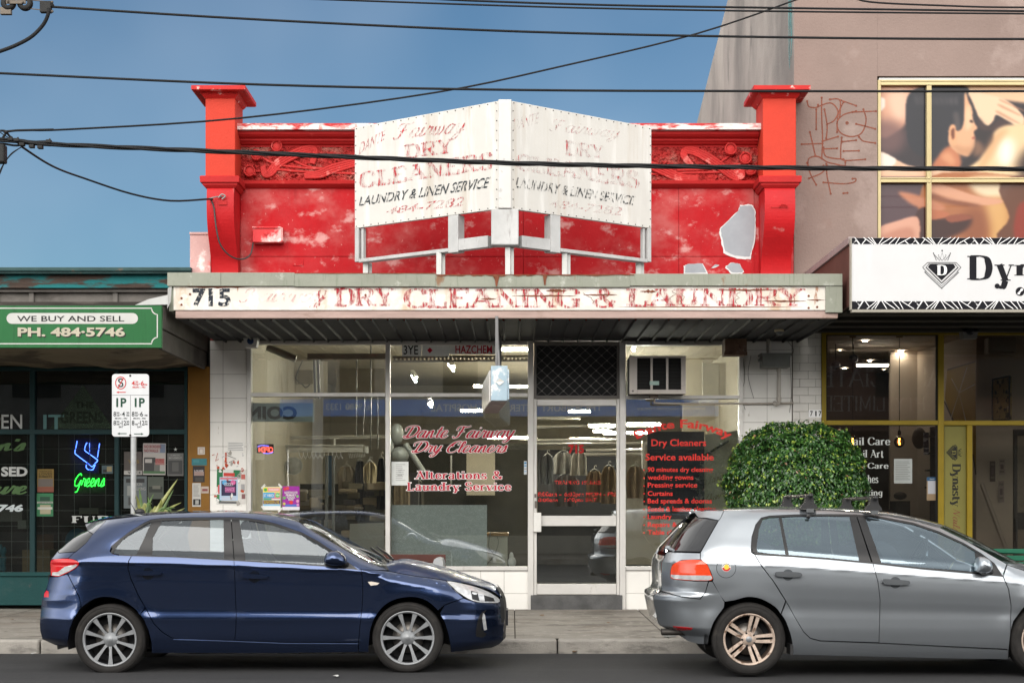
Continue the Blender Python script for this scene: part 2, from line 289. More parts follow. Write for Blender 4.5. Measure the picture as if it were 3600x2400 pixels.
def pen(t, font=None, w=12.0, thin=None, serif=0.0, slab=None, slant=0.0, sp=0.0, grow=0.0):
    """letters drawn with a pen whose stroke is w for stems and thin for hairlines; serif = slab half length."""
    font = font or G; thin = w if thin is None else thin; slab = thin if slab is None else slab
    fl = Flat(); X = 0
    def rib(pts, ws, ext0=0, ext1=0):
        b = len(fl.v); L = len(pts)
        for i, p in enumerate(pts):
            a = pts[max(i - 1, 0)]; c = pts[min(i + 1, L - 1)]; tx, ty = c[0] - a[0], c[1] - a[1]; l = math.hypot(tx, ty) or 1; tx /= l; ty /= l
            e = (-ext0 if i == 0 else ext1 if i == L - 1 else 0); x, y = p[0] + tx * e, p[1] + ty * e; h = ws[i] / 2
            fl.v.append((x - ty * h, y + tx * h)); fl.v.append((x + ty * h, y - tx * h))
        for i in range(L - 1): fl.f.append([b + 2 * i, b + 2 * i + 1, b + 2 * i + 3, b + 2 * i + 2])
    for ch in t:
        wd, spec = font.get(ch, font.get(ch.upper(), (40, "")))
        for st in [q for q in spec.split('|') if q]:
            parts = st.split(); fg = ''
            if parts[0][0] in 'ts-' and ',' not in parts[0]: fg = parts.pop(0)
            pts = [tuple(float(q) for q in pp.split(',')) for pp in parts]; raw = pts
            if 's' in fg and len(pts) > 2: pts = [(v.x, v.y) for v in catmull([(a, b, 0) for a, b in pts], 5)]
            pts = [(a + X, b) for a, b in pts]; ws = []
            for i in range(len(pts)):
                a = pts[max(i - 1, 0)]; c = pts[min(i + 1, len(pts) - 1)]; dx, dy = c[0] - a[0] , c[1] - a[1]; l = math.hypot(dx, dy) or 1
                q = abs(dy) / l
                if font is SCR: q = q if dy < 0 else q * .25
                ws.append((thin if 't' in fg else thin + (w - thin) * q ** 1.6) + grow * 2)
            if 't' in fg and len(pts) > 2:
                for i in range(len(pts) - 1): rib([pts[i], pts[i + 1]], [thin + grow * 2] * 2, thin / 2, thin / 2)
            else: rib(pts, ws, grow, grow)
            if serif and '-' not in fg and 's' not in fg:
                for (x, y), ww in ((pts[0], ws[0]), (pts[-1], ws[-1])):
                    if y in (0, 100, 64, -30): 
                        yy = y + (slab / 2 if y <= 0 else -slab / 2); h = ww / 2 + serif
                        rib([(x - h, yy), (x + h, yy)], [slab + grow * 2] * 2, grow, grow)
        X += wd + sp + (serif * .6)
    fl.v = [(x + y * slant, y) for x, y in fl.v]
    return fl
def put(mb, fl, quad, mapf, off=.003, m=0, step=2e-5, flip=False):
    """fit flat letters into a photo rectangle (x0,y0,x1,y1) or quad (tl,tr,br,bl) or warp function, lifted off the surface."""
    x0, y0, x1, y1 = fl.bb(); b = len(mb.v)
    if callable(quad): wf = quad
    else:
        if len(quad) == 4 and not isinstance(quad[0], (tuple, list)): a, b_, c, d = quad; quad = [(a, b_), (c, b_), (c, d), (a, d)]
        tl, tr, br, bl = quad
        def wf(u, v): return ((tl[0] * (1 - u) + tr[0] * u) * v + (bl[0] * (1 - u) + br[0] * u) * (1 - v), (tl[1] * (1 - u) + tr[1] * u) * v + (bl[1] * (1 - u) + br[1] * u) * (1 - v))
    lift = [0.0] * len(fl.v)
    for k, f in enumerate(fl.f):
        for i in f: lift[i] = max(lift[i], (k % 40) * step)
    for i, (x, y) in enumerate(fl.v):
        u = (x - x0) / (x1 - x0 or 1); v = (y - y0) / (y1 - y0 or 1)
        if flip: u = 1 - u
        mb.v.append(mapf(*wf(u, v), off + lift[i]))
    for f in fl.f: mb.f.append([i + b for i in f]); mb.m.append(m); mb.s.append(False)
    return mb
def poly(mb, pts, mapf, off=.003, m=0):
    return mb.add([mapf(x, y, off) for x, y in pts], [list(range(len(pts)))], m)
def rect(mb, x0, y0, x1, y1, mapf, off=.003, m=0): return poly(mb, [(x0, y0), (x1, y0), (x1, y1), (x0, y1)], mapf, off, m)
def line(mb, pts, wd, mapf, off=.003, m=0, smooth=0):
    if smooth: pts = [(v.x, v.y) for v in catmull([(a, b, 0) for a, b in pts], smooth)]
    L = len(pts); vs = []
    for i, p in enumerate(pts):
        a = pts[max(i - 1, 0)]; c = pts[min(i + 1, L - 1)]; tx, ty = c[0] - a[0], c[1] - a[1]; l = math.hypot(tx, ty) or 1; tx /= l; ty /= l
        w_ = (wd[i * (len(wd) - 1) // max(L - 1, 1)] if isinstance(wd, (list, tuple)) else wd) / 2
        vs += [mapf(p[0] - ty * w_, p[1] + tx * w_, off), mapf(p[0] + ty * w_, p[1] - tx * w_, off)]
    return mb.add(vs, [(2 * i, 2 * i + 1, 2 * i + 3, 2 * i + 2) for i in range(L - 1)], m)
def disc(mb, x, y, r, mapf, off=.003, m=0, n=20, ry=None):
    return poly(mb, [(x + r * math.cos(2 * math.pi * k / n), y + (ry or r) * math.sin(2 * math.pi * k / n)) for k in range(n)], mapf, off, m)
# ================================================================ ground
DF = 20.88; SF = F / DF
def zf(py, d=DF): return EYE + (HY - py) * d / F
asph = mat('asphalt', (.030, .030, .032), .82, var=.16, vs=.8, layers=[((.055, .055, .055), 90, .52, .66), ((.05, .05, .052), 1.2, .48, .68, (.08, 3, 1), .6), ((.046, .045, .043), 14, .56, .70), ((.016, .016, .017), 3.0, .58, .72, (.25, 2, 1), .6)], bump=.55, bs=160, spec=.35)
conc = mat('paving_concrete', (.27, .25, .22), .85, var=.16, vs=1.6, layers=[((.10, .088, .075), 2.0, .47, .68, (.7, 1.6, 1), .7), ((.15, .11, .08), .9, .52, .7, (1, 2, 1), .5), ((.40, .37, .33), 9, .55, .75), ((.1, .09, .08), 30, .64, .72)], bump=.4, bs=120)
kerbm = mat('kerb_stone', (.33, .31, .28), .85, var=.2, vs=2.2, layers=[((.14, .13, .12), 4, .5, .7, (1, 1, 3), .7)], bump=.5, bs=70)
m = MB(); m.add([(-120, -1.5, 0), (120, -1.5, 0), (120, 16.45, 0), (-120, 16.45, 0)], [(0, 1, 2, 3)])
struct('road', m, asph)
m = MB(); m.add([(-120, -60, -.02), (120, -60, -.02), (120, 120, -.02), (-120, 120, -.02)], [(0, 1, 2, 3)])
struct('ground', m, mat('earth', (.12, .1, .08), .9))
m = MB(); x = -40.0; random.seed(4)
joints = [P(px, 2300, 16.45).x for px in (140, 1960, 3780)]
x0 = joints[0] - 6 * 1.8
edges = [joints[0] - (4 - i) * 2.4 for i in range(4)] + joints[:1] + [joints[0] + 2.6, joints[1], joints[1] + 2.5, joints[1] + 5.2, joints[1] + 7.8]
edges = [-40] + edges + [40]
for a, b in zip(edges, edges[1:]):
    m.box(a + .006, b - .006, 16.45, 16.62, -.02, .14 + random.uniform(-.003, .003))
struct('kerb', m, kerbm, bevel=.022)
m = MB()
cols = [-40, -20, -8.4, -6.1, -3.9, -2.0, P(1810, 2200, 18).x, 1.6, 3.1, 5.2, 8, 20, 40]
for a, b in zip(cols, cols[1:]):
    m.add([(a + .006, 16.63, .138), (b - .006, 16.63, .138), (b - .006, DF + .3, .18), (a + .006, DF + .3, .18)], [(0, 1, 2, 3)])
struct('footpath', m, conc)
m = MB(); m.add([(-40, 16.6, .124), (40, 16.6, .124), (40, DF + .25, .166), (-40, DF + .25, .166)], [(0, 1, 2, 3)])
struct('footpath_base', m, mat('joint_dirt', (.08, .07, .06), .9))
m = MB(); m.add([(-120, -1.7, .14), (120, -1.7, .14), (120, -6, .17), (-120, -6, .17)], [(3, 2, 1, 0)]); m.box(-120, 120, -1.7, -1.5, 0, .14)
struct('far_footpath', m, conc)
# a manhole plate and patch details
m = MB(); gd = lambda px, py, h: P(px, py, (EYE - h) * F / (py - HY))
pl = [(2330, 2224), (2372, 2222), (2378, 2236), (2334, 2238)]
m.add([gd(a, b, .146) for a, b in pl], [(0, 1, 2, 3)]); single('service_cover', m, mat('cover_grey', (.2, .2, .19), .7), 'small grey metal service cover set in the footpath behind the silver car', 'cover')
m = MB(); pl = [(75, 2204), (110, 2186), (140, 2188), (108, 2207)]
m.add([gd(a, b, .15) for a, b in pl], [(0, 1, 2, 3)]); single('service_cover', m, mat('cover_dark', (.17, .15, .13), .8), 'worn concrete service cover in the footpath behind the blue car tail', 'cover')

rl_ = random.Random(21)
for px, py, h, k, lab in ((118, 2299, .01, 0, 'white scrap of paper in the gutter behind the blue car'), (1180, 2379, .004, 0, 'tiny white fleck of litter on the road below the blue car nose'), (2020, 2292, .012, 1, 'dry brown leaf in the gutter between the two cars'), (2140, 2190, .16, 1, 'dry brown leaf on the footpath near the silver car tail'), (1905, 2165, .17, 1, 'dry brown leaf on the footpath below the doorstep'), (40, 2180, .16, 1, 'dry brown leaf on the footpath at the far left')):
    c = gd(px, py, h); m = MB(); n = 7; v = [c + Vector((rl_.uniform(.7, 1) * .032 * math.cos(a), rl_.uniform(.7, 1) * .05 * math.sin(a), .008 + rl_.uniform(0, .012))) for a in np.linspace(0, 6.28, n + 1)[:-1]]; m.add(v, [tuple(range(n))]); single('paper_scrap' if k == 0 else 'fallen_leaf', m, mat('litter_white', (.55, .55, .53)) if k == 0 else mat('leaf_dry', (.16, .09, .04)), lab, 'paper' if k == 0 else 'leaf')
m = MB()
for k in range(70):
    x, y = rl_.uniform(-6, 6), rl_.uniform(16.7, 20.7); z = .138 + (y - 16.63) / (DF + .3 - 16.63) * .042; r = rl_.uniform(.012, .032); m.add([(x + r * math.cos(a), y + r * 1.1 * math.sin(a), z + .0025) for a in np.linspace(0, 6.28, 9)[:-1]], [tuple(range(8))])
tag(obj('gum_spots', m, mat('gum_dark', (.09, .08, .07), .9)), kind='structure')

# ================================================================ red shop, number 715
RB = thing('shop_building', 'single-storey red painted dry cleaner shop with tiled front and wide metal awning', 'building', (-.15, DF, 0))
pink = (.50, .19, .175)
red = mat('red_paint', (.37, .006, .010), .75, spec=.25, var=.14, vs=1.2, layers=[(pink, 1.1, .48, .70, (1, 1, 1.2), .48), ((.56, .32, .30), 3.2, .54, .69, (1, 1, 1.3), .75), ((.30, .006, .010), 1.7, .60, .78, (1, 1, .5), .6), ((.56, .26, .24), 26, .66, .72, (1, 1, .6), .6), ((.16, .012, .012), 5, .60, .74, (1.6, 1, .12), .45)], bump=.15, bs=30, rvar=.15)
redpl = mat('red_trim_paint', (.37, .010, .010), .7, spec=.3, var=.10, vs=2, layers=[((.60, .10, .08), 6, .64, .76, (1, 1, 1), .5), ((.33, .008, .01), 3, .62, .8, (1, 1, .4), .4)], bump=.15, bs=24)
orange = mat('orange_red_paint', (.44, .030, .013), .7, spec=.3, var=.08, vs=2, layers=[((.55, .03, .02), 4, .6, .75)], bump=.2, bs=22)
worn = mat('worn_white_red', (.56, .52, .50), .6, var=.1, vs=5, layers=[((.40, .025, .025), 3.5, .43, .54, (.7, 1, 2.5)), ((.6, .2, .18), 9, .55, .65)], bump=.15)
m = MB()
m.fb(740, 640, 2790, 1196, DF, .25)
m.box(-3.87, -3.72, DF + .25, 35.2, 0, 4.6); m.box(3.46, 3.60, DF + .25, 35.2, 0, 4.6); m.box(-3.72, 3.46, 35, 35.2, 0, 4.6); m.box(-3.72, 3.46, DF + .25, 35, 4.4, 4.5)
obj('wall', m, red, RB)
m = MB(); g = 1.2
for y0, y1 in ((662, 902), (902, 966)):
    for x0, x1 in ((846, 1290), (1290, 1840), (1840, 2386), (2386, 2652)):
        m.fb(x0 + g, y0 + g, x1 - g, y1 - g, DF - .012, .012)
m.fb(1028, 912, 1066, 934, DF - .02, .01)
obj('cladding', m, red, RB, bevel=.002)
# frieze with rough cast render
rough = mat('roughcast_red', (.34, .022, .02), .7, var=.22, vs=9, layers=[((.34, .14, .11), 2.4, .50, .66, (1, 1, 1.4), .8), ((.62, .16, .14), 40, .62, .72)], bump=.9, bs=60)
rng = np.random.default_rng(3)
m = MB()
for x0, x1 in ((842, 1300), (1300, 2240), (2240, 2664)):
    nx, ny = (int((x1 - x0) / 5.5), 26) if x1 - x0 < 600 else (4, 3)
    H = rng.normal(0, .010, (nx + 1, ny + 1)) if nx > 10 else np.zeros((nx + 1, ny + 1))
    m.sheet(lambda i, j: P(x0 + (x1 - x0) * i / nx, 504 + (646 - 504) * j / ny, DF - .03) + Vector((0, H[i, j], 0)), range(nx + 1), range(ny + 1), sm=False)
obj('frieze', m, rough, RB)
m = MB()
def zup(lst, u0, v0, s): return [(u0 + a / s, v0 + b / s) for a, b in lst]
def relief(ribbons, stems, flowers, u0, v0, s):
    for rb in ribbons:
        pts = catmull([P(a, b, DF - .05 - .02 * math.sin(i * 1.7)) for i, (a, b) in enumerate(zup(rb, u0, v0, s))], 6); wd = .055
        for k in (-1, -.33, .33, 1):
            sh = [p + Vector((0, 0, 0)) + (pts[min(i + 1, len(pts) - 1)] - pts[max(i - 1, 0)]).normalized().cross(Vector((0, 1, 0))) * k * wd * (.35 + .65 * math.sin(math.pi * (i + 1) / (len(pts) + 1))) * .8 for i, p in enumerate(pts)]
            m.tube(sh, .020, 7)
    for st in stems: m.tube(catmull([P(a, b, DF - .035) for a, b in zup(st, u0, v0, s)], 6), .017, 6)
    for (a, b, r) in flowers:
        c = P(u0 + a / s, v0 + b / s, DF - .06); R = r / s * DF / F
        m.ell(c, (R, .055, R * 1.05), 18, 10); m.ell(c + Vector((R * .8, -.02, -R * .5)), (R * .35, .03, R * .3), 8, 6); m.ell(c + Vector((-R * .3, -.03, R * .9)), (R * .3, .03, R * .22), 8, 6)
        m.lathe([(R * .99, -.055), (R * .9, -.075), (R * .75, -.055)], c, 'y', 18)
relief([[(500, 640), (520, 700), (560, 690), (620, 620), (720, 560), (830, 515), (900, 510), (905, 560), (890, 620)], [(830, 715), (950, 700), (1050, 660), (1230, 612), (1420, 580)]],
       [[(480, 560), (600, 620), (800, 650), (990, 660)], [(440, 680), (620, 665), (800, 680), (1300, 700)], [(740, 590), (850, 640), (1000, 660)], [(640, 520), (700, 580)]],
       [(615, 485, 45), (455, 555, 43), (400, 680, 46)], 700, 300, 2.24)
rlm = mat('relief_red', (.40, .024, .022), .65, var=.15, vs=5, layers=[((.62, .17, .15), 7, .56, .7)], bump=.2)
obj('relief_ornament', m, rlm, RB); m = MB()
relief([[(400, 480), (330, 400), (330, 350), (400, 340), (500, 380), (600, 440), (720, 530), (800, 580), (850, 570), (850, 530), (800, 520)], [(-120, 420), (30, 480), (150, 530), (300, 590), (460, 595)]],
       [[(640, 460), (740, 390)], [(260, 520), (500, 510), (850, 460)], [(-100, 560), (340, 545), (600, 540), (900, 520)]],
       [(750, 330, 57), (888, 415, 57), (935, 525, 48)], 2280, 400, 2.613)
obj('relief_ornament', m, rlm, RB)
def prof_x(m, pr, xa, xb, mi=0):
    m.prism(pr, lambda p, t: Vector((t, p[0], p[1])), xa, xb, mi)
xa, xb = P(838, 0, DF - .2).x, P(2668, 0, DF - .2).x
m = MB(); prof_x(m, [(20.62, 6.222), (20.63, 6.19), (20.67, 6.165), (20.73, 6.15), (20.735, 6.128), (20.765, 6.125), (20.79, 6.10), (20.835, 6.09), (20.84, 6.07), (21.15, 6.07), (21.15, 6.222)], xa, xb)
obj('cornice', m, redpl, RB)
m = MB(); prof_x(m, [(20.55, 6.306), (20.55, 6.226), (21.2, 6.226), (21.2, 6.32)], xa - .02, xb + .02); obj('coping', m, worn, RB, bevel=.006)
m = MB(); prof_x(m, [(20.78, zf(640)), (20.76, zf(643)), (20.77, zf(652)), (20.82, zf(660)), (20.86, zf(664)), (20.95, zf(664)), (20.95, zf(640))], xa, xb); obj('ledge_moulding', m, redpl, RB)
def stack(m, rows):
    b = [];
    for (z, x0, x1, y0, y1) in rows: b += [(x0, y0, z), (x1, y0, z), (x1, y1, z), (x0, y1, z)]
    n = len(rows); fs = [(4 * i + k, 4 * i + (k + 1) % 4, 4 * i + 4 + (k + 1) % 4, 4 * i + 4 + k) for i in range(n - 1) for k in range(4)]
    m.add(b, fs + [(0, 1, 2, 3), tuple(4 * n - 4 + k for k in range(4))])
def pier(x0, x1, cx0, cx1, lab):
    a, b = P(x0, 0, 20.40).x, P(x1, 0, 20.40).x; z0, z1 = zf(627, 20.40), zf(345, 20.40)
    m = MB(); m.box(a, b, 20.40, 20.98, z0, z1); p = obj('pier', m, orange, RB, label=lab, bevel=.012)
    c0, c1 = P(cx0, 0, 20.24).x, P(cx1, 0, 20.24).x; zt = zf(300, 20.24); m = MB()
    stack(m, [(z1 - .005, a - .005, b + .005, 20.395, 20.99), (z1 + .02, a - .03, b + .03, 20.37, 21.0), (z1 + .06, a - .06, b + .05, 20.34, 21.03), (zt - .06, c0 + .02, c1 - .02, 20.26, 21.10), (zt - .05, c0, c1, 20.24, 21.12), (zt, c0, c1, 20.24, 21.12)])
    obj('capital', m, mat('capital_red', (.40, .014, .012), .55, var=.12, vs=3, layers=[((.66, .42, .38), 9, .60, .70, (1, 1, 1)), ((.35, .01, .01), 3, .6, .75)], bump=.2), p)
    m = MB(); zm = zf(660, 20.4)
    stack(m, [(zm, a + .0, b, 20.40, 20.9), (zm + .03, a - .03, b + .03, 20.37, 20.9), (zm + .055, a - .03, b + .03, 20.365, 20.9), (zm + .06, a - .055, b + .055, 20.34, 20.9), (z0 + .012, a - .06, b + .06, 20.335, 20.9), (z0 + .022, a - .045, b + .045, 20.345, 20.9)])
    obj('moulding', m, redpl, p)
    m = MB(); pr = [(20.41, zm), (20.39, zf(700)), (20.375, zf(745)), (20.40, zf(795)), (20.47, zf(840)), (20.58, zf(885)), (20.66, zf(920)), (20.70, zf(960)), (20.71, zf(1010)), (20.95, zf(1010)), (20.95, zm)]
    cv = [(v.x, v.y) for v in catmull([(q[0], q[1], 0) for q in pr[:9]], 4)] + pr[9:]
    m.prism(cv, lambda q, t: Vector((t, q[0], q[1])), a + .02, b - .015); obj('console', m, mat('console_red', (.40, .009, .012), .5, var=.12, vs=2, layers=[(pink, 3.4, .64, .74, (1, 1, 1), .7), ((.33, .008, .01), 2, .58, .8, (1, 1, .5), .6)], bump=.15, bs=24), p)
pier(722, 827, 672, 862, 'red pier with flared capital at the left end'); pier(2682, 2799, 2650, 2850, 'red pier with flared capital at the right end')
m = MB(); m.fb(668, 822, 740, 968, 20.75, .4); m.fb(666, 816, 742, 823, 20.73, .45)
obj('parapet_return', m, mat('faded_pink', (.50, .31, .29), .7, var=.1, vs=3, layers=[((.55, .08, .08), 3, .5, .7), ((.72, .6, .57), 7, .55, .7)], bump=.2), RB)
# peeled paint
wht = mat('torn_white', (.56, .56, .56), .8, var=.06); gry = mat('bare_sheet_grey', (.28, .30, .325), .6, var=.08, vs=5)
def jag(pts, a, seed):
    r = random.Random(seed); o = []
    for (x0, y0), (x1, y1) in zip(pts, pts[1:] + pts[:1]):
        for k in range(4): o.append((x0 + (x1 - x0) * k / 4 + r.uniform(-a, a), y0 + (y1 - y0) * k / 4 + r.uniform(-a, a)))
    return o
MF = planeY(DF - .012); sc = 2.613
for i, pts in enumerate(([(650, 1060), (700, 1010), (820, 890), (840, 840), (900, 832), (950, 835), (982, 880), (985, 1000), (975, 1180), (945, 1290), (935, 1335), (870, 1335), (790, 1325), (690, 1280), (670, 1180), (655, 1120)],
                         [(322, 1475), (325, 1400), (350, 1382), (430, 1378), (500, 1376), (545, 1472)], [(700, 1412), (755, 1366), (835, 1378), (880, 1452), (860, 1470), (760, 1468)], [(568, 1425), (610, 1388), (650, 1390), (640, 1400), (600, 1412)])):
    q = [(2280 + a / sc, 400 + b / sc) for a, b in pts]; cx_ = sum(a for a, b in q) / len(q); cy_ = sum(b for a, b in q) / len(q)
    m = MB(); poly(m, jag(q, 1.6, i), MF, .004, 0); k = .93 if i == 0 else .88
    poly(m, jag([(cx_ + (a - cx_) * k + .8, cy_ + (b - cy_) * k - 2.5) for a, b in q], .8, i + 9), MF, .0055, 1)
    obj('peeled_patch', m, [wht, gry], RB)

# ---------------- awning
AD = 18.30
flash = mat('flashing_green_grey', (.235, .245, .20), .55, var=.12, vs=1.6, layers=[((.20, .10, .05), 3.2, .64, .72, (1, 1, .5), .9), ((.17, .19, .14), 9, .56, .7, (4, 1, .4), .7), ((.40, .41, .36), 5, .58, .7)], bump=.12)
fascm = mat('fascia_worn_white', (.60, .565, .51), .5, var=.06, vs=3, layers=[((.48, .31, .17), 2.2, .52, .70, (1.4, 1, .35), .7), ((.30, .12, .05), 5, .66, .73, (1.2, 1, .5), .9), ((.68, .67, .65), 6, .5, .6, (1, 1, 1), .6)], bump=.1, rvar=.15)
AW = MB(); AW.box(-3.86, 3.69, AD + .06, DF, 4.0, 4.05)
awn = obj('awning', AW, mat('awning_roof_grey', (.25, .25, .24), .7), RB)
m = MB(); m.fb(588, 958, 776, 1005, AD - .005, .05); m.fb(776.6, 958, 1035, 1005, AD - .002, .05); m.fb(1035, 961, 1532, 1007, AD - .008, .05); m.fb(1532, 966, 2215, 1009, AD - .003, .05); m.fb(2215, 962, 2962, 1004, AD - .006, .05)
obj('flashing', m, flash, awn, bevel=.004)
rust = mat('rust', (.16, .055, .03), .85, var=.35, vs=12, bump=.4)
m = MB(); MA = planeY(AD - .008)
def drip(x0, x1, y, seed, a=4):
    r = random.Random(seed); t = [(x0 + (x1 - x0) * k / 24, y + a * r.uniform(.1, 1.5)) for k in range(25)]
    poly(m, [(x0, y - 1.5)] + [(x1, y - 1.5)] + t[::-1], MA, .004)
drip(1534, 1850, 966, 1, 4); drip(1850, 2230, 966, 2, 3); poly(m, [(1731, 966), (1758, 966), (1752, 985), (1748, 1006), (1743, 1006), (1740, 985)], MA, .005); poly(m, [(1908, 966), (1925, 966), (1920, 984), (1918, 1002), (1913, 1002)], MA, .005)
drip(1037, 1530, 961, 4, 1.2)
obj('rust_stain', m, rust, awn)
m = MB(); m.fb(610, 1006, 2903, 1090, AD + .035, .05); obj('fascia', m, fascm, awn, bevel=.003)
m = MB(); m.fb(2903, 1004, 2962, 1098, AD + .01, .07); m.box(3.64, 3.695, AD + .08, DF - .02, 3.68, 4.0); m.box(-3.86, -3.80, AD + .08, DF - .02, 3.68, 4.0); obj('end_cap', m, flash, awn, bevel=.004)
m = MB(); m.fb(617, 1092, 2946, 1118, AD + .05, .09); obj('bottom_trim', m, mat('faded_pink_timber', (.36, .26, .23), .7, var=.15, vs=6, layers=[((.2, .13, .1), 4, .6, .75, (.4, 1, 1))], bump=.2, stretch=(.3, 1, 2)), awn, bevel=.004)
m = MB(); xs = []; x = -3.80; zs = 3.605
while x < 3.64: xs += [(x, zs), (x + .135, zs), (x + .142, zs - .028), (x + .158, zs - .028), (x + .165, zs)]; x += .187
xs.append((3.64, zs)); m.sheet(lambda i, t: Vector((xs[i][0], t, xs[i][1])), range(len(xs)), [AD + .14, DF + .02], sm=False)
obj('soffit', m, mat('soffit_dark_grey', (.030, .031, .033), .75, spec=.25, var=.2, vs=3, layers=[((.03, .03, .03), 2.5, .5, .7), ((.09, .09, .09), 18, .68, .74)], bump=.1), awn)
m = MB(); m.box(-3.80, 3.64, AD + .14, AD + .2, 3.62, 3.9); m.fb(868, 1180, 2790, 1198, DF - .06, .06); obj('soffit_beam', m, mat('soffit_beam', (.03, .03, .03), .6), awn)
m = MB(); q = [P(475, 1072, 18.22), P(520, 1052, 18.22), P(590, 1036, 18.24), P(590, 1070, 18.26), P(560, 1071, 18.25)]
m.add(q + [v + Vector((0, .012, 0)) for v in q], [(0, 1, 2, 3, 4), (9, 8, 7, 6, 5)] + [(i, (i + 1) % 5, 5 + (i + 1) % 5, 5 + i) for i in range(5)])
q = [P(590, 1012, 18.25), P(604, 1008, 18.3), P(600, 1060, 18.3), P(588, 1086, 18.26)]; m.add(q, [(0, 1, 2, 3)])
obj('bent_flashing', m, mat('white_metal_worn', (.55, .55, .54), .45, var=.06), awn)
MFa = planeY(AD + .035)
m = MB()
put(m, sans("7", bold=.045), (677, 1014, 724, 1076), MFa); put(m, sans("15", bold=.03), (733, 1014, 811, 1077), MFa)
obj('lettering', m, mat('worn_black_letters', (.015, .02, .03), .6, var=0, alpha_flake=(22, .40, .48)), awn, label='worn black house number 715')
m = MB(); flred = mat('worn_red_letters', (.36, .025, .035), .6, var=.2, vs=20, alpha_flake=(13, .465, .60, (3.2, 1, .55)))
def wornword(t, box, mf, w=21, thin=9, serif=8, sl=0):
    put(m, pen(t, w=w, thin=thin, serif=serif, slab=9, slant=sl, sp=6), box, mf, .003)
wornword("DRY", (1176, 1011, 1390, 1078), MFa); wornword("CLEANING", (1419, 1013, 2040, 1083), MFa); wornword("&", (2087, 1014, 2165, 1082), MFa); wornword("LAUNDRY", (2203, 1012, 2830, 1078), MFa)
obj('lettering', m, flred, awn, label='worn red words on the awning fascia')
# pale halo of the same words, left where the paint has gone
m = MB()
for t, b in (("DRY", (1174, 1009, 1392, 1080)), ("CLEANING", (1417, 1011, 2042, 1085)), ("&", (2085, 1012, 2167, 1084)), ("LAUNDRY", (2201, 1010, 2832, 1080))):
    put(m, pen(t, w=21, thin=9, serif=8, slab=9, sp=6, grow=3), b, MFa, .0012)
put(m, pen("Fairway", SCR, 12, 5, slant=.3), (840, 1012, 1150, 1083), MFa, .0012)
obj('ghost_lettering', m, mat('ghost_pink', (.62, .30, .30), .6, var=.1, alpha_flake=(14, .42, .75, (1, 1, .7)), alpha=.7), awn)
m = MB(); put(m, pen("y", SCR, 15, 7, slant=.3), (1102, 1018, 1150, 1083), MFa); obj('lettering', m, flred, awn, label='single worn red script letter')
m = MB(); r_ = random.Random(5)
for (x0, x1, y, h) in ((1800, 2035, 1040, 5), (1920, 1990, 1022, 9), (2050, 2170, 1036, 5), (2250, 2310, 1024, 9), (2170, 2820, 1079, 3), (1690, 1745, 1050, 5), (2520, 2740, 1020, 5), (2680, 2835, 1058, 5), (650, 880, 1008, 7), (2835, 2903, 1054, 3)):
    n = 14; t = [(x0 + (x1 - x0) * k / n, y - h * r_.uniform(.2, .8) * math.sin(math.pi * (k + .5) / (n + 1))) for k in range(n + 1)]; u = [(x0 + (x1 - x0) * k / n, y + h * r_.uniform(.2, .8) * math.sin(math.pi * (k + .5) / (n + 1))) for k in range(n + 1)]
    poly(m, t + u[::-1], MFa, .0045)
for (x, y) in ((2873, 1055), (2873, 1079), (638, 1048), (638, 1071), (2843, 1040), (2843, 1082), (668, 1034), (1285, 1037)): disc(m, x, y, 4, MFa, .006)
for k in range(7):
    x0 = r_.uniform(2030, 2800); pts = [(x0, r_.uniform(1015, 1035))]
    for j in range(6): pts.append((pts[-1][0] + r_.uniform(-14, 14), pts[-1][1] + r_.uniform(3, 9)))
    line(m, pts, 1.6, MFa, .0042)
obj('rust_streak', m, rust, awn)

# ---------------- shop front
alu = mat('aluminium_frame', (.56, .545, .52), .42, .25, var=.08, vs=3, layers=[((.25, .22, .19), 7, .64, .76, (1, 1, .5), .8)], bump=.08, rvar=.1)
tile = mat('white_tile', (.74, .725, .69), .22, var=.06, vs=1.5, layers=[((.40, .36, .30), 2.2, .62, .8, (1, 1, .4), .7), ((.30, .25, .19), 14, .68, .75, (1.5, 1, .3), .7)], bump=.04, bs=6)
grout = mat('grout', (.20, .18, .16), .9)
def tiles(m, xs, ys, d, g=1.1, th=.02):
    for a, b in zip(xs, xs[1:]):
        for c, e in zip(ys, ys[1:]): m.fb(a + g / 2, c + g / 2, b - g / 2, e - g / 2, d, th, 0)
    m.fb(xs[0], ys[0], xs[-1], ys[-1], d + .004, .12, 1)
rows = [1197, 1229, 1315, 1399, 1484, 1569, 1653, 1738, 1822, 1907, 1991, 2076, 2146]
m = MB(); tiles(m, [738, 784, 868], rows, DF - .02); obj('tiled_pier', m, [tile, grout], RB, bevel=.0025)
m = MB(); tiles(m, [2612, 2697, 2784], rows, DF - .02); obj('tiled_pier', m, [tile, grout], RB, bevel=.0025)
m = MB(); tiles(m, [868] + [868 + 82.2 * i for i in range(1, 12)] + [1858], [2005, 2085, 2146], DF - .018); obj('tiled_stallriser', m, [tile, grout], RB, bevel=.0025)
m = MB(); tiles(m, [2200 + 82.5 * i for i in range(6)], [2003, 2085, 2146], DF - .018); obj('tiled_stallriser', m, [tile, grout], RB, bevel=.0025)
shopglass = glass('shop_glass', (.90, .93, .91), .095, 1.0, 0, .010, .012, (.55, .53, .48))
GD = DF + .03
def pane(par, x0, y0, x1, y1, g=None):
    m = MB(); m.fb(x0, y0, x1, y1, GD, .006); return obj('pane', m, g or shopglass, par)
def window(bars, panes, lab=None):
    m = MB()
    for b in bars: m.fb(*b, DF - .05, .14)
    wn = obj('window', m, alu, RB, label=lab, bevel=.004)
    return wn, [pane(wn, *p) for p in panes]
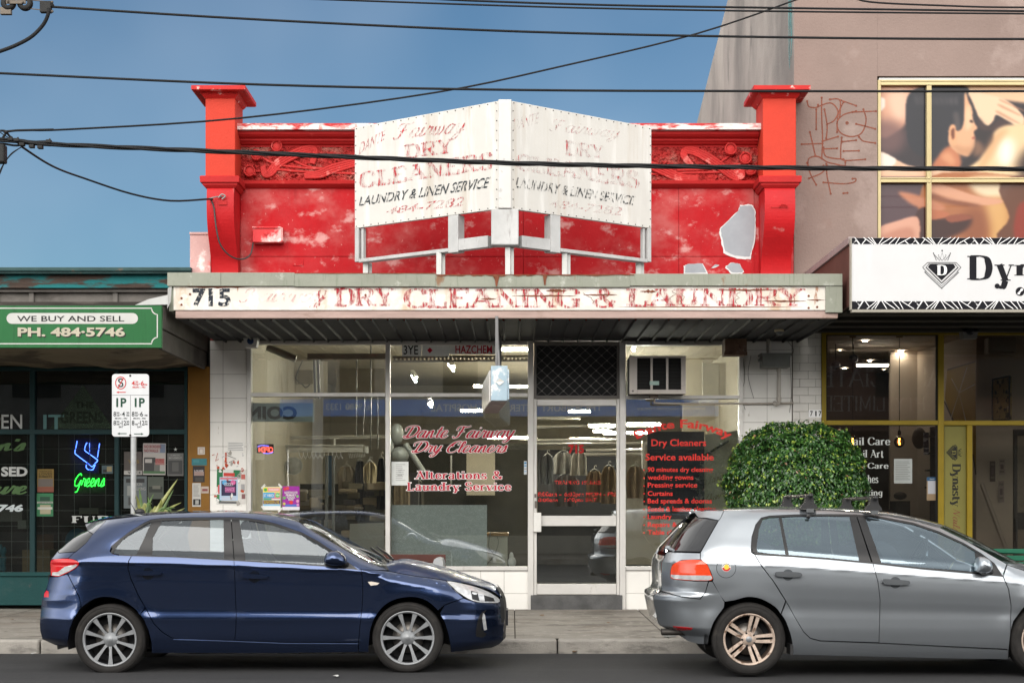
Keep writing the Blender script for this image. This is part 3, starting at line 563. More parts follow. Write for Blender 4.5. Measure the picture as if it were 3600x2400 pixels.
win1, pn1 = window([(868, 1196, 882, 2003), (1355, 1196, 1371, 2003), (883, 1197, 1354, 1209), (883, 1380, 1354, 1393), (883, 1990, 1354, 2004)], [(883, 1210, 1354, 1380), (883, 1393, 1354, 1990)])
win2, pn2 = window([(1856, 1196, 1876, 2146), (1372, 1197, 1855, 1211), (1372, 1381, 1855, 1394), (1372, 1990, 1855, 2004)], [(1372, 1211, 1855, 1381), (1372, 1394, 1855, 1990)])
win3, pn3 = window([(2179, 1196, 2200, 2146), (2599, 1196, 2613, 2003), (2201, 1198, 2598, 1212), (2201, 1389, 2598, 1401), (2201, 1990, 2598, 2003)], [(2201, 1212, 2598, 1389), (2201, 1401, 2598, 1990)])
m = MB()
for b in ((1877, 1402, 1887, 2090), (2168, 1402, 2178, 2090), (1888, 1403, 2167, 1425), (1888, 1812, 2167, 1848), (1888, 2052, 2167, 2088)): m.fb(*b, DF - .04, .09)
door = obj('door', m, alu, RB, label='aluminium framed glass shop door', bevel=.004); pane(door, 1888, 1425, 2167, 1812); pane(door, 1888, 1848, 2167, 2052)
m = MB(); m.fb(1876, 1801, 1903, 1869, DF - .10, .06); obj('lock_box', m, mat('lock_white', (.66, .65, .62), .4), door, bevel=.008)
m = MB(); m.fb(1879, 1735, 1886, 1748, DF - .06, .02); m.fb(1880, 1760, 1887, 1785, DF - .06, .02); obj('latch', m, mat('latch_dark', (.12, .1, .09), .5), door, bevel=.003)
m = MB(); m.fb(1866, 2091, 2188, 2146, DF - .07, .35); obj('doorstep', m, mat('step_slate', (.085, .085, .085), .7, var=.3, vs=5, bump=.3), RB, bevel=.004)
m = MB(); m.fb(1877, 1210, 2178, 1396, DF - .01, .02, 1)
for (x0, y0, x1, y1) in ((1877, 1200, 2178, 1214), (1877, 1390, 2178, 1401), (1877, 1214, 1886, 1390), (2169, 1214, 2178, 1390)): m.fb(x0, y0, x1, y1, DF - .045, .03, 2)
MG = planeY(DF - .012); pw, ph = 38.2, 35.5
for i in range(-5, 9):
    for s_ in (1, -1):
        x0, y0 = 1886 + i * pw, (1214 if s_ > 0 else 1390); L = 176 / ph * pw
        a, b = x0, x0 + L; lo, hi = max(a, 1886), min(b, 2169)
        if hi > lo: line(m, [(lo, y0 + s_ * (lo - a) / pw * ph), (hi, y0 + s_ * (hi - a) / pw * ph)], 2.6, MG, .004 + .002 * (s_ > 0), 0)
for i in range(9):
    for j in range(12):
        x, y = 1886 + 19.1 * (i * 2 + (j % 2)), 1214 + 17.75 * j
        if 1888 < x < 2166 and y < 1388: disc(m, x, y, 3.4, MG, .008, 3, 6)
obj('security_grille', m, [mat('mesh_grey', (.085, .08, .078), .5), mat('mesh_black', (.016, .016, .017), .7), mat('grille_frame', (.15, .14, .13), .5), mat('mesh_knot', (.15, .14, .13), .5)], RB)
# glass lettering
wl = mat('letter_white', (.80, .80, .80), .5, var=.03); rl = mat('letter_red', (.48, .02, .045), .5, var=.05); orl = mat('letter_orange_red', (.68, .04, .03), .5, var=.12, vs=12)
MGl = planeY(GD)
m = MB()
def outlined(fn, box, k=1.0):
    g = fn(0); G2 = fn(5.5 * k); x0, y0, x1, y1 = g.bb(); X0, Y0, X1, Y1 = G2.bb(); sx = (box[2] - box[0]) / (x1 - x0); sy = (box[3] - box[1]) / (y1 - y0)
    put(m, G2, (box[0] + (X0 - x0) * sx, box[1] - (Y1 - y1) * sy, box[2] + (X1 - x1) * sx, box[3] - (Y0 - y0) * sy), MGl, .003, 0); put(m, g, box, MGl, .006, 1)
scr = lambda t: (lambda gr: pen(t, SCR, 14, 6.5, slant=.34, grow=gr * .75, sp=3))
rom = lambda t: (lambda gr: pen(t, G, 19, 8, serif=8, slab=7, grow=gr, sp=9))
outlined(scr("Dante Fairway"), (1417, 1495, 1812, 1556)); outlined(scr("Dry Cleaners"), (1447, 1549, 1784, 1606)); outlined(rom("Alterations &"), (1460, 1654, 1765, 1684)); outlined(rom("Laundry Service"), (1431, 1694, 1797, 1732))
obj('lettering', m, [wl, rl], win2, label='red window words outlined in white')
m = MB()
def warp_arc(x0, x1, yb, h, sag):
    def f(u, v):
        t = (u - .5) * 2; ang = t * .62; bx = (x0 + x1) / 2 + (x1 - x0) / 2 * math.sin(ang) / math.sin(.62) * 1.0; by = yb + sag * (1 - math.cos(ang)) / (1 - math.cos(.62))
        return bx + math.sin(ang) * v * h, by - math.cos(ang) * v * h
    return f
put(m, sans("Dante Fairway", bold=.028), warp_arc(2246, 2556, 1513, 39, 38), MGl, .003)
for t, b in (("Dry Cleaners", (2290, 1543, 2483, 1575)), ("Service available", (2269, 1594, 2509, 1618)), ("90 minutes dry cleaning", (2277, 1641, 2507, 1663)), ("wedding gowns", (2277, 1668, 2438, 1691)), ("Pressing service", (2277, 1695, 2451, 1718)),
             ("Curtains", (2277, 1725, 2365, 1742)), ("Bed spreads & doonas", (2277, 1751, 2503, 1774)), ("Suede & leather cleaning", (2277, 1779, 2516, 1802)), ("Laundry", (2277, 1807, 2361, 1829)), ("Repairs & alterations", (2277, 1834, 2500, 1857)), ("Table cloths & napkins", (2277, 1861, 2520, 1884))):
    put(m, sans(t, bold=.018), b, MGl, .003)
for y in (1652, 1680, 1708, 1735, 1762, 1790, 1817, 1845, 1872): rect(m, 2262, y - 3, 2267, y + 2, MGl, .003)
obj('lettering', m, orl, win3, label='red list of services on the window')
m = MB(); put(m, sans("715", bold=.05), (1998, 1562, 2053, 1594), MGl, .003)
obj('lettering', m, mat('letter_dim_red', (.42, .015, .015), .6, var=.2), door, label='red 715 on the door glass')
m = MB(); fr_ = mat('letter_flaked_red', (.55, .03, .025), .6, var=.2, alpha_flake=(34, .40, .5))
P1 = lambda t: pen(t, G, 19, 9, serif=7, slab=8, sp=8)
put(m, P1("TRADING HOURS"), (1950, 1688, 2112, 1702), MGl); put(m, sans("8:00am", bold=.02), (1890, 1728, 1957, 1744), MGl); put(m, sans("6:00pm MON - FRI", bold=.02), (1984, 1729, 2164, 1748), MGl); put(m, sans("8:00am", bold=.02), (1892, 1750, 1960, 1763), MGl); put(m, sans("1:00pm SAT", bold=.02), (1985, 1749, 2098, 1766), MGl); rect(m, 1966, 1737, 1974, 1740, MGl)
obj('lettering', m, fr_, door, label='flaking red trading hours on the door glass')
# ================================================================ V shaped sign on the awning roof
apex = P(1775, 352, 18.40); zt = apex.z; zb = P(1775, 732, 18.40).z
xl, xr, ye = P(1247, 0, 19.72).x, P(2290, 0, 19.72).x, 19.72
SG = thing('billboard', 'weathered cream V-shaped two panel sign standing on the shop awning roof', 'sign', (apex.x, 19.2, 4.05))
cream = mat('sign_cream', (.515, .50, .47), .5, var=.05, vs=1.5, layers=[((.38, .31, .23), 2.2, .50, .74, (2.5, 2.5, .14), .6), ((.61, .60, .575), 3, .5, .65, (2, 2, .3), .7), ((.42, .33, .24), 9, .70, .78, (2, 2, .5), .6)], bump=.05, rvar=.12)
galv = mat('sign_frame_grey', (.40, .40, .395), .5, .2, var=.16, vs=3, layers=[((.25, .24, .23), 6, .58, .74, (2, 2, .5), .8)], bump=.1)
hw = .075
pl0, pl1 = Vector((xl, ye, 0)), Vector((apex.x - hw, 18.44, 0)); pr0, pr1 = Vector((apex.x + hw, 18.44, 0)), Vector((xr, ye, 0))
def panelbox(m, a, b, z0, z1, th=.05, mi=0):
    d = (b - a).normalized(); n = Vector((d.y, -d.x, 0)); n = n if n.y < 0 else -n
    vs = []
    for z in (z0, z1):
        for p in (a, b, b - n * th, a - n * th): vs.append((p.x, p.y, z))
    m.add(vs, [(0, 1, 2, 3), (4, 5, 6, 7), (0, 1, 5, 4), (1, 2, 6, 5), (2, 3, 7, 6), (3, 0, 4, 7)], mi)
    return n
bolt = mat('bolt_dark', (.05, .045, .04), .6, .3)
wornk = mat('sign_worn_black', (.02, .028, .035), .6, var=0, alpha_flake=(22, .40, .52, (2, 2, .6)))
def side(a, b, lab, words, faint):
    m = MB(); n = panelbox(m, a, b, zb, zt); p = obj('panel', m, cream, SG, label=lab, bevel=.004)
    mp = plane((a.x, a.y, 0), n)
    m = MB(); L = (b - a).length; d = (b - a).normalized()
    def bolt_at(t, z): m.ell(Vector((a.x, a.y, z)) + d * t + n * .004, (.0065, .006, .0065), 8, 6)
    for k in range(19):
        for z in (zb + .02, zt - .02): bolt_at(.03 + (L - .06) * k / 18, z)
    for k in range(1, 11):
        for t in (.02, L - .02): bolt_at(t, zb + (zt - zb) * k / 11)
    obj('bolt', m, bolt, p)
    m = MB(); gh = MB()
    for t, q, st, big in words:
        if st == 'rom': f = pen(t, G, 21, 9, serif=8, slab=9, sp=12); g = pen(t, G, 21, 9, serif=8, slab=9, sp=12, grow=4)
        elif st == 'scr': f = pen(t, SCR, 11, 6, slant=.35, sp=4); g = pen(t, SCR, 13, 9, slant=.35, sp=4)
        else: f = sans(t, bold=.01, shear=.3); g = f
        put(m, f, q, mp, .004); put(gh, g, q, mp, .002)
    obj('lettering', m, faint[0], p, label='flaking red words'); obj('ghost_lettering', gh, faint[1], p)
    return p, mp
gl_l = mat('ghost_line_left', (.60, .40, .38), .6, var=.05, alpha_flake=(9, .40, .72, (2, 2, .8)), alpha=.45)
gl_r = mat('ghost_line_right', (.60, .50, .48), .6, var=.05, alpha_flake=(9, .40, .72, (2, 2, .8)), alpha=.45)
fl_l = mat('flaked_red_left', (.42, .03, .04), .6, var=.2, alpha_flake=(12, .48, .62, (4, 4, .6)))
fl_r = mat('flaked_red_right', (.42, .05, .06), .6, var=.2, alpha_flake=(12, .55, .66, (4, 4, .6)))
def zq(u, v): return (1200 + u / 1.96, 300 + v / 1.96)
def Q(*c): return [zq(*k) for k in c]
pL, mL = side(pl0, pl1, 'left facing sign panel', [("DANTE", Q((120, 400), (305, 305), (305, 370), (120, 480)), 'cas', 0), ("Fairway", Q((355, 265), (860, 215), (860, 365), (355, 420)), 'scr', 0), ("DRY", Q((430, 410), (770, 360), (770, 470), (440, 510)), 'rom', 0), ("CLEANERS", Q((120, 600), (1045, 455), (1045, 580), (120, 715)), 'rom', 0), ("484-7282", Q((310, 845), (850, 765), (850, 830), (310, 890)), 'cas', 0)], (fl_l, gl_l))
m = MB(); put(m, sans("LAUNDRY & LINEN SERVICE", bold=.012, shear=.28), Q((120, 770), (1030, 630), (1015, 705), (120, 832)), mL, .005); obj('lettering', m, wornk, pL, label='worn black words laundry and linen service')
pR, mR = side(pr0, pr1, 'right facing sign panel', [("DANTE", Q((1180, 235), (1365, 185), (1365, 260), (1185, 310)), 'cas', 0), ("Fairway", Q((1415, 220), (1925, 290), (1925, 400), (1440, 350)), 'scr', 0), ("DRY", Q((1540, 375), (1810, 415), (1815, 510), (1545, 485)), 'rom', 0), ("CLEANERS", Q((1200, 465), (2055, 590), (2055, 715), (1200, 585)), 'rom', 0), ("484-7282", Q((1435, 785), (1935, 840), (1935, 900), (1435, 840)), 'cas', 0)], (fl_r, gl_r))
wornk2 = mat('sign_worn_black_right', (.03, .035, .04), .6, var=0, alpha_flake=(22, .47, .57, (2, 2, .6)))
m = MB(); put(m, sans("LAUNDRY & LINEN SERVICE", bold=.012, shear=.28), Q((1200, 632), (2030, 765), (2020, 828), (1200, 705)), mR, .005); obj('lettering', m, wornk2, pR, label='half gone black words laundry and linen service')
# corner cap and frame
m = MB(); m.box(apex.x - hw, apex.x + hw, 18.405, 18.5, zb, zt + .01); obj('corner_cap', m, mat('cap_worn', (.52, .51, .49), .5, var=.06, layers=[((.35, .34, .33), 8, .6, .7, (1, 1, 1), .8)], bump=.1), SG, bevel=.012)
def onl(t): return pl0 + (pl1 - pl0) * t
def onr(t): return pr1 + (pr0 - pr1) * t
zlow = P(1775, 861, 18.42).z
m = MB(); m.box(apex.x - .155, apex.x + .155, 18.42, 18.62, zlow, zb - .002); obj('corner_post', m, galv, SG, bevel=.012)
for on, nm in ((onl, 'left'), (onr, 'right')):
    tk = .70    # where the heavier frame starts
    m = MB(); panelbox(m, on(0), on(.028), zlow + .005, zb - .002, .10); panelbox(m, on(.046) + Vector((0, .03, 0)), on(.062) + Vector((0, .03, 0)), zlow + .03, zb - .002, .05); panelbox(m, on(tk - .035), on(tk + .033), zlow - .02, zb - .002, .12)
    obj('frame_post', m, galv, SG, bevel=.004)
    m = MB(); panelbox(m, on(.029), on(tk - .036), zlow - .005, zlow + .036, .12); obj('frame_rail', m, galv, SG, bevel=.004)
    m = MB(); panelbox(m, on(tk + .034), on(.93), zlow - .005, zlow + .125, .10); obj('frame_rail', m, galv, SG, bevel=.004)
legm = mat('sign_leg_white', (.47, .47, .455), .5, .1, var=.12, vs=4, layers=[((.28, .27, .26), 6, .6, .75, (2, 2, .4), .8)])
for px, d in ((1290, 19.72), (1548, 18.95), (1790, 18.50), (1990, 18.95), (2250, 19.72)):
    m = MB(); a = P(px - 14, 0, d).x; b = P(px + 4, 0, d).x; m.box(a, b, d, d + .09, 4.05, zlow); m.box(b + .001, b + .04, d + .06, d + .09, 4.05, zlow); m.box(a - .03, b + .05, d - .03, d + .13, 4.05, 4.06)
    obj('leg', m, legm, SG, bevel=.003)
# ================================================================ green signed furniture shop on the left
LB = thing('furniture_shop', 'low old shop with flaking teal gutter board and green sign, dark teal windows', 'building', (-9, DF, 0))
teal = (.012, .16, .16)
flk = mat('flaking_teal_timber', (.05, .035, .028), .8, var=.3, vs=5, layers=[((.014, .125, .13), 2.6, .455, .53, (.5, 1, 1.9), 1), ((.012, .05, .05), 6, .62, .7, (.4, 1, 2)), ((.09, .07, .06), 9, .6, .7, (.3, 1, 2), .7)], bump=.4, stretch=(.3, 1, 2))
dkt = mat('dark_timber', (.035, .03, .027), .8, var=.3, vs=4, layers=[((.10, .085, .075), 6, .58, .75, (.25, 1, 2), .7)], bump=.3, stretch=(.3, 1, 2))
tealp = mat('teal_paint', (.005, .026, .028), .55, var=.12, vs=3, layers=[((.02, .03, .03), 4, .58, .75)], bump=.1)
tealr = mat('teal_riser', (.005, .042, .042), .6, var=.12, vs=2, layers=[((.02, .05, .05), 2.5, .55, .75), ((.05, .05, .045), 5, .64, .75)], bump=.15)
ochre = mat('ochre_paint', (.19, .09, .015), .6, var=.1, vs=3, layers=[((.16, .08, .025), 3, .6, .78, (1, 1, .4), .8)], bump=.15)
WXL = -900
m = MB(); m.fb(WXL, 960, 738, 1290, DF + .1, .2); m.box(-15, -3.92, 34, 34.2, 0, 4.5); m.box(-15.2, -15, DF + .1, 34.2, 0, 4.5); m.box(-15, -3.92, DF + .3, 34, 4.38, 4.48); m.box(-3.98, -3.90, DF + .12, 34, 0, 4.5)
obj('wall', m, dkt, LB)
m = MB(); m.fb(WXL, 952, 674, 1000, DF - .06, .15); m.fb(WXL, 1000, 690, 1012, DF - .09, .15); obj('gutter_board', m, flk, LB, bevel=.004)
m = MB(); m.fb(WXL, 939, 672, 953, DF - .2, .25); m.fb(WXL, 953, 672, 962, DF - .17, .1); obj('gutter', m, mat('gutter_green', (.018, .05, .05), .5, var=.25, vs=5, layers=[((.12, .07, .04), 5, .62, .72)]), LB, bevel=.01)
m = MB(); m.fb(WXL, 1012, 700, 1026, DF - .02, .1); m.fb(WXL, 1026, 738, 1070, DF + .06, .05)
for x in (110, 405, 700): m.fb(x - 8, 1027, x + 8, 1070, DF + .02, .05)
for x in range(-900, 0, 295): m.fb(x - 8, 1027, x + 8, 1070, DF + .02, .05)
obj('clerestory', m, mat('clerestory_grey', (.13, .12, .11), .8, var=.25, vs=4, layers=[((.05, .045, .04), 4, .5, .7, (.3, 1, 1), .8)], bump=.2), LB)
aw = obj('awning', MB().box(-15, -3.93, 18.27, DF + .05, 3.73, 3.77), dkt, LB)
grn = mat('sign_green', (.012, .098, .028), .5, var=.16, vs=.8, layers=[((.008, .066, .018), 5, .52, .7, (3, 1, .3), .6)], bump=.04, rvar=.1)
m = MB(); m.fb(WXL, 1074, 568, 1222, 18.2, .06); sg = obj('sign_board', m, grn, aw, bevel=.003)
MS = planeY(18.2); m = MB(); wsg = mat('sign_white', (.44, .44, .42), .5, var=.06, vs=6)
def pill(m, x0, y0, x1, y1, mf, off, mi=0):
    r = (y1 - y0) / 2; cy = (y0 + y1) / 2
    pts = [(x1 - r + r * math.sin(math.pi * k / 10), cy - r * math.cos(math.pi * k / 10)) for k in range(11)] + [(x0 + r - r * math.sin(math.pi * k / 10), cy + r * math.cos(math.pi * k / 10)) for k in range(11)]
    poly(m, pts, mf, off, mi)
pill(m, 23, 1100, 485, 1138, MS, .002, 0)
nt1 = [(533 + 20 * (1 - math.cos(math.pi / 2 * k / 6)), 1083 + 22 * math.sin(math.pi / 2 * k / 6)) for k in range(7)]
nt2 = [(553 - 20 * math.sin(math.pi / 2 * k / 6), 1186 + 22 * (1 - math.cos(math.pi / 2 * k / 6))) for k in range(7)]
line(m, [(WXL, 1083)] + nt1 + nt2 + [(WXL, 1208)], 4, MS, .002, 0)
put(m, sans("WE BUY AND SELL", bold=.01), (60, 1110, 437, 1130), MS, .004, 1)
rg = pen("PH. 484-5746", G, 22, 13, serif=6, slab=11, sp=10)
put(m, sans("PH. 484·5746", bold=.035), (65, 1154, 443, 1187), MS, .0025, 1); put(m, sans("PH. 484·5746", bold=.035), (62, 1150, 439, 1183), MS, .005, 2)
obj('lettering', m, [wsg, mat('sign_black', (.015, .015, .015), .5), mat('sign_cream_letters', (.38, .35, .27), .5)], sg)
m = MB(); m.box(-3.935, -3.90, 18.27, DF + .08, 3.47, 3.72); m.box(-3.96, -3.915, 18.3, DF + .08, 3.24, 3.46); obj('side_board', m, mat('side_board_brown', (.075, .066, .058), .8, var=.3, vs=3, layers=[((.02, .018, .016), 4, .6, .75, (1, .3, 2))], bump=.2), aw, bevel=.004)
rng = np.random.default_rng(8); m = MB(); xs = np.linspace(-14.5, -3.96, 60); ys = np.linspace(18.27, DF + .1, 14)
def sagz(x, y): return 3.29 - .035 * math.sin((x + 1.1) * 2.3) ** 2 - (.10 * math.exp(-((x + 4.9) / .55) ** 2 - ((y - 19.9) / .7) ** 2)) + .008 * math.sin(x * 9 + y * 4)
m.sheet(lambda x, y: Vector((x, y, sagz(x, y))), xs, ys); obj('soffit', m, mat('stained_soffit', (.17, .14, .095), .85, var=.2, vs=1, layers=[((.05, .04, .03), 1.1, .52, .60, (1, 1, 1), .8), ((.12, .09, .06), 3, .56, .7)], bump=.1), aw)
m = MB(); m.fb(660, 1288, 737, 2125, DF - .03, .2); obj('ochre_pilaster', m, ochre, LB, bevel=.005)
m = MB(); m.fb(WXL, 2013, 659, 2126, DF - .02, .15); m.fb(WXL, 2010, 659, 2024, DF - .05, .06); obj('stallriser', m, tealr, LB, bevel=.004)
wL = obj('window', MB().fb(104, 1300, 122, 2012, DF - .02, .1).fb(402, 1300, 417, 2012, DF - .02, .1).fb(WXL, 1288, 659, 1302, DF - .03, .1).fb(WXL, 1509, 659, 1526, DF - .025, .1).fb(648, 1302, 659, 2012, DF - .02, .1).fb(-200, 1300, -184, 2012, DF - .02, .1).fb(-520, 1300, -504, 2012, DF - .02, .1), tealp, LB, bevel=.004)
lglass = glass('dark_shop_glass', (.62, .66, .64), .012, .8, 0, .012, .02, (.3, .3, .28))
for x0, x1 in ((122, 402), (417, 648), (-184, 104), (-504, -200)):
    pane(wL, x0, 1302, x1, 1509, lglass); pane(wL, x0, 1526, x1, 2010, lglass)
m = MB(); d = GD + .06
for k in range(-8, 12):
    x = 41 + 55.1 * k
    if x < 645: m.tube([P(x, 1526, d), P(x, 2010, d)], .0035, 5)
for k in range(9): m.tube([P(-504, 1576.5 + 54.3 * k, d - .007), P(648, 1576.5 + 54.3 * k, d - .007)], .0035, 5)
obj('security_mesh', m, mat('mesh_pale', (.30, .30, .29), .5), LB)
dimw = mat('dim_white_letters', (.36, .37, .36), .6, var=.06); dimg = mat('dim_green_letters', (.05, .10, .035), .6); dteal = mat('dim_teal_letters', (.08, .17, .17), .6)
m = MB(); put(m, sans("OPEN", bold=.01), (-82, 1456, 78, 1507), MGl, .003); put(m, sans("SED", bold=.04), (4, 1640, 97, 1674), MGl, .003); put(m, pen("FURNITURE", G, 24, 10, serif=6, slab=10, sp=12), (252, 1812, 640, 1838), MGl, .003)
obj('lettering', m, dimw, wL, label='dim white window words')
m = MB(); put(m, sans("IT", bold=.015), (152, 1457, 225, 1508), MGl, .003); obj('lettering', m, dteal, wL)
m = MB(); put(m, pen("Green's", SCR, 20, 12, slant=.25), (-170, 1540, 92, 1604), MGl, .003); put(m, pen("Furniture", SCR, 20, 12, slant=.25), (-260, 1690, 96, 1738), MGl, .003); obj('lettering', m, dimg, wL, label='dark green script window words')
m = MB(); put(m, sans("5746", bold=.05, shear=.15), (-40, 1772, 81, 1798), MGl, .003); obj('lettering', m, mat('silver_letters', (.38, .42, .43), .4), wL)
m = MB(); poly(m, [(293, 1352), (398, 1507), (176, 1507)], MGl, .002, 0); put(m, sans("THE", bold=.03), (262, 1412, 330, 1434), MGl, .004, 1); put(m, sans("GREENS", bold=.04), (212, 1445, 362, 1488), MGl, .004, 1)
obj('triangle_sticker', m, [mat('triangle_green', (.05, .085, .05), .7, alpha=.4), mat('triangle_dark', (.012, .02, .012), .7, alpha=.7)], wL)
# interior shell
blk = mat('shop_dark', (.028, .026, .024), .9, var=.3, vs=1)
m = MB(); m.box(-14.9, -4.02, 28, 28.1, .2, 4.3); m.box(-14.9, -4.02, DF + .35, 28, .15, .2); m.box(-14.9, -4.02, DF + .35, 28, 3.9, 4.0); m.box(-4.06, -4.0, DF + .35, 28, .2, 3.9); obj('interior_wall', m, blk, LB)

# ================================================================ brown rendered building on the right, number 717
SB = thing('salon_building', 'tall brown rendered building with poster window, white awning sign and yellow shopfront', 'building', (7, DF, 0))
brn = mat('brown_render', (.208, .154, .135), .9, spec=.2, var=.09, vs=.9, layers=[((.26, .20, .178), .7, .52, .60, (1, 1, 1), .9), ((.19, .125, .105), 1.4, .60, .72, (1, 1, .6), .5), ((.17, .11, .095), 9, .66, .78)], bump=.35, bs=28)
grc = mat('weathered_side_wall', (.31, .295, .27), .9, var=.14, vs=1.2, layers=[((.13, .128, .122), 1.5, .46, .68, (1, .30, .16), .7), ((.42, .40, .36), 1.2, .52, .7, (1, .4, .2), .8), ((.09, .09, .088), 3, .60, .76, (1, .4, .2), .6)], bump=.3, bs=20)
ZT = 11.35
m = MB(); z = lambda py: zf(py)
def wl_(x0, y0, x1, y1): m.fb(x0, y0, x1, y1, DF + .0, .3)
wl_(2792, -932, 3084, 1148); wl_(3084.4, -932, 4700, 268); wl_(3084.4, 838, 4700, 1148); wl_(4130, 268.4, 4700, 837.6)
m.box(11, 11.3, DF + .3, 36, 0, 8.3); m.box(3.75, 11, 35.7, 36, 0, 8)
obj('wall', m, brn, SB)
m = MB(); pr = [(DF + .005, .2), (36, .2), (36, 8.10), (DF + .005, ZT - .02)]; m.prism(pr, lambda p, t: Vector((t, p[0], p[1])), 3.606, 3.75); obj('side_wall', m, grc, SB)
m = MB(); pr = [(DF + .3, ZT - .4), (36, 7.8), (36, 7.7), (DF + .3, ZT - .5)]; m.prism(pr, lambda p, t: Vector((t, p[0], p[1])), 3.75, 11.3); obj('roof', m, mat('roof_grey', (.3, .3, .3)), SB)
m = MB(); MB_ = plane((3.604, 0, 0), (-1, 0, 0))
rr = random.Random(3)
for k in range(7):
    y0 = DF + .10 + .03 * k + rr.uniform(0, .04); z0 = rr.uniform(7.1, 7.6); z1 = rr.uniform(8.0, 9.2); m.add([(3.603 - .0004 * k, y0, z0), (3.603 - .0004 * k, y0 + rr.uniform(.05, .16), z0 + .2), (3.603 - .0004 * k, y0 + .12, z1), (3.603 - .0004 * k, y0, z1 + .3)], [(0, 1, 2, 3)])
obj('teal_stain', m, mat('teal_stain', (.16, .36, .36), .9, alpha_flake=(6, .42, .62, (2, 2, .3)), alpha=.75), SB)
crm = mat('window_cream', (.45, .375, .205), .45, var=.06, layers=[((.3, .24, .13), 8, .66, .76)])
m = MB()
for b in ((3086, 281, 3097, 838), (3259, 300, 3275, 838), (3097.3, 281, 4128, 299), (3097.3, 624, 3258.7, 641), (3275.3, 624, 4128, 641), (3700, 300, 3716, 623), (3700, 642, 3716, 838)): m.fb(*b, DF + .03, .08)
for b in ((3259, 302, 3262, 836), (3271, 302, 3275, 836), (3097.3, 281, 4128, 286), (3097.3, 294, 4128, 299), (3097.3, 624, 4128, 628), (3097.3, 637, 4128, 641), (3086, 284, 3089, 836)): m.fb(*b, DF + .018, .02)
wu = obj('window', m, crm, SB, bevel=.003)
m = MB(); m.fb(3084.5, 268.3, 4129, 275, DF + .06, .1, 1); m.fb(3090, 274, 4129, 281, DF + .035, .05, 0); obj('head_flashing', m, [mat('torn_white', (.7, .7, .7)), mat('lintel_shade', (.03, .025, .02), .9)], wu)  # the dark strip paints in the lintel's shadow above the frame
# printed film in the upper window
class Canvas:
    def __init__(s, x0, y0, x1, y1, w_, h_, base):
        s.x, s.y = np.meshgrid(np.linspace(x0, x1, w_), np.linspace(y0, y1, h_)); s.c = np.zeros((h_, w_, 3)); s.c[:] = np.array(base) / 255; s.w, s.h = w_, h_; s.px = (x1 - x0) / w_
    def inside(s, pts):
        r = np.zeros(s.x.shape, bool); n = len(pts)
        for i in range(n):
            (xa, ya), (xb, yb) = pts[i], pts[(i + 1) % n]
            if ya == yb: continue
            c = ((ya > s.y) != (yb > s.y)) & (s.x < (xb - xa) * (s.y - ya) / (yb - ya) + xa); r ^= c
        return r.astype(float)
    def blur(s, a, k):
        k = max(1, int(round(k / s.px)))
        for ax in (0, 1):
            for _ in range(2):
                p = np.pad(a, [(k, k) if i == ax else (0, 0) for i in (0, 1)], mode='edge'); cs = np.cumsum(p, axis=ax)
                a = (np.take(cs, range(2 * k, cs.shape[ax]), ax) - np.concatenate([np.zeros_like(np.take(cs, [0], ax)), np.take(cs, range(0, cs.shape[ax] - 2 * k - 1), ax)], ax)) / (2 * k + 1) if True else a
        return a
    def poly(s, pts, col, soft=3, smooth=True, amt=1.0):
        if smooth: pts = [(v.x, v.y) for v in catmull([(a, b, 0) for a, b in pts], 5, True)]
        a = s.inside(pts); a = s.blur(a, soft) if soft > 0 else a; a = (a * amt)[..., None]; s.c = s.c * (1 - a) + a * np.array(col) / 255
    def mesh(s, name, mapf, m, parent):
        vs = [mapf(s.x[j, i], s.y[j, i], 0) for j in range(s.h) for i in range(s.w)]
        mb = MB(); mb.add(vs, [(j * s.w + i, (j + 1) * s.w + i, (j + 1) * s.w + i + 1, j * s.w + i + 1) for j in range(s.h - 1) for i in range(s.w - 1)])
        o = obj(name, mb, m, parent, fix=False); ca = o.data.color_attributes.new('print', 'FLOAT_COLOR', 'POINT')
        c = .54 * np.where(s.c <= .04045, s.c / 12.92, ((s.c + .055) / 1.055) ** 2.4); buf = np.ones((s.h * s.w, 4)); buf[:, :3] = c.reshape(-1, 3); ca.data.foreach_set('color', buf.ravel().astype(np.float32)); return o
cv = Canvas(684, 518, 2470, 1460, 420, 250, (46, 38, 44))
cv.poly([(680, 500), (1000, 500), (940, 560), (870, 640), (850, 740), (800, 800), (680, 830)], (222, 165, 136), 10); cv.poly([(740, 560), (850, 540), (850, 700), (790, 740), (740, 650)], (246, 208, 180), 22, amt=.8); cv.poly([(680, 600), (715, 610), (712, 660), (680, 680)], (252, 240, 226), 5)
cv.poly([(680, 740), (830, 780), (820, 920), (680, 930)], (118, 84, 82), 30, amt=.8)
cv.poly([(1195, 500), (1800, 500), (1800, 640), (1640, 640), (1400, 610), (1260, 600)], (240, 198, 158), 8); cv.poly([(1800, 480), (2500, 480), (2500, 700), (1750, 760)], (225, 175, 130), 30)
cv.poly([(850, 800), (845, 640), (880, 560), (980, 525), (1130, 520), (1220, 535), (1228, 570), (1205, 620), (1200, 760), (1170, 810), (1120, 800), (1095, 900), (1040, 960), (940, 960), (870, 900)], (36, 37, 46), 6)
for k in range(9): cv.poly([(900 + 30 * k, 590 + 3 * k), (915 + 30 * k, 588), (925 + 30 * k, 640), (905 + 30 * k, 640)], (92, 86, 88), 7, amt=.45 if k < 7 else .65)
cv.poly([(1135, 700), (1165, 690), (1180, 790), (1150, 800)], (120, 104, 98), 7, amt=.5)
cv.poly([(1000, 1045), (1040, 960), (1095, 900), (1150, 900), (1180, 970), (1170, 1050)], (200, 122, 84), 8); cv.poly([(1060, 960), (1110, 930), (1150, 990), (1120, 1010)], (235, 170, 125), 12, amt=.7)
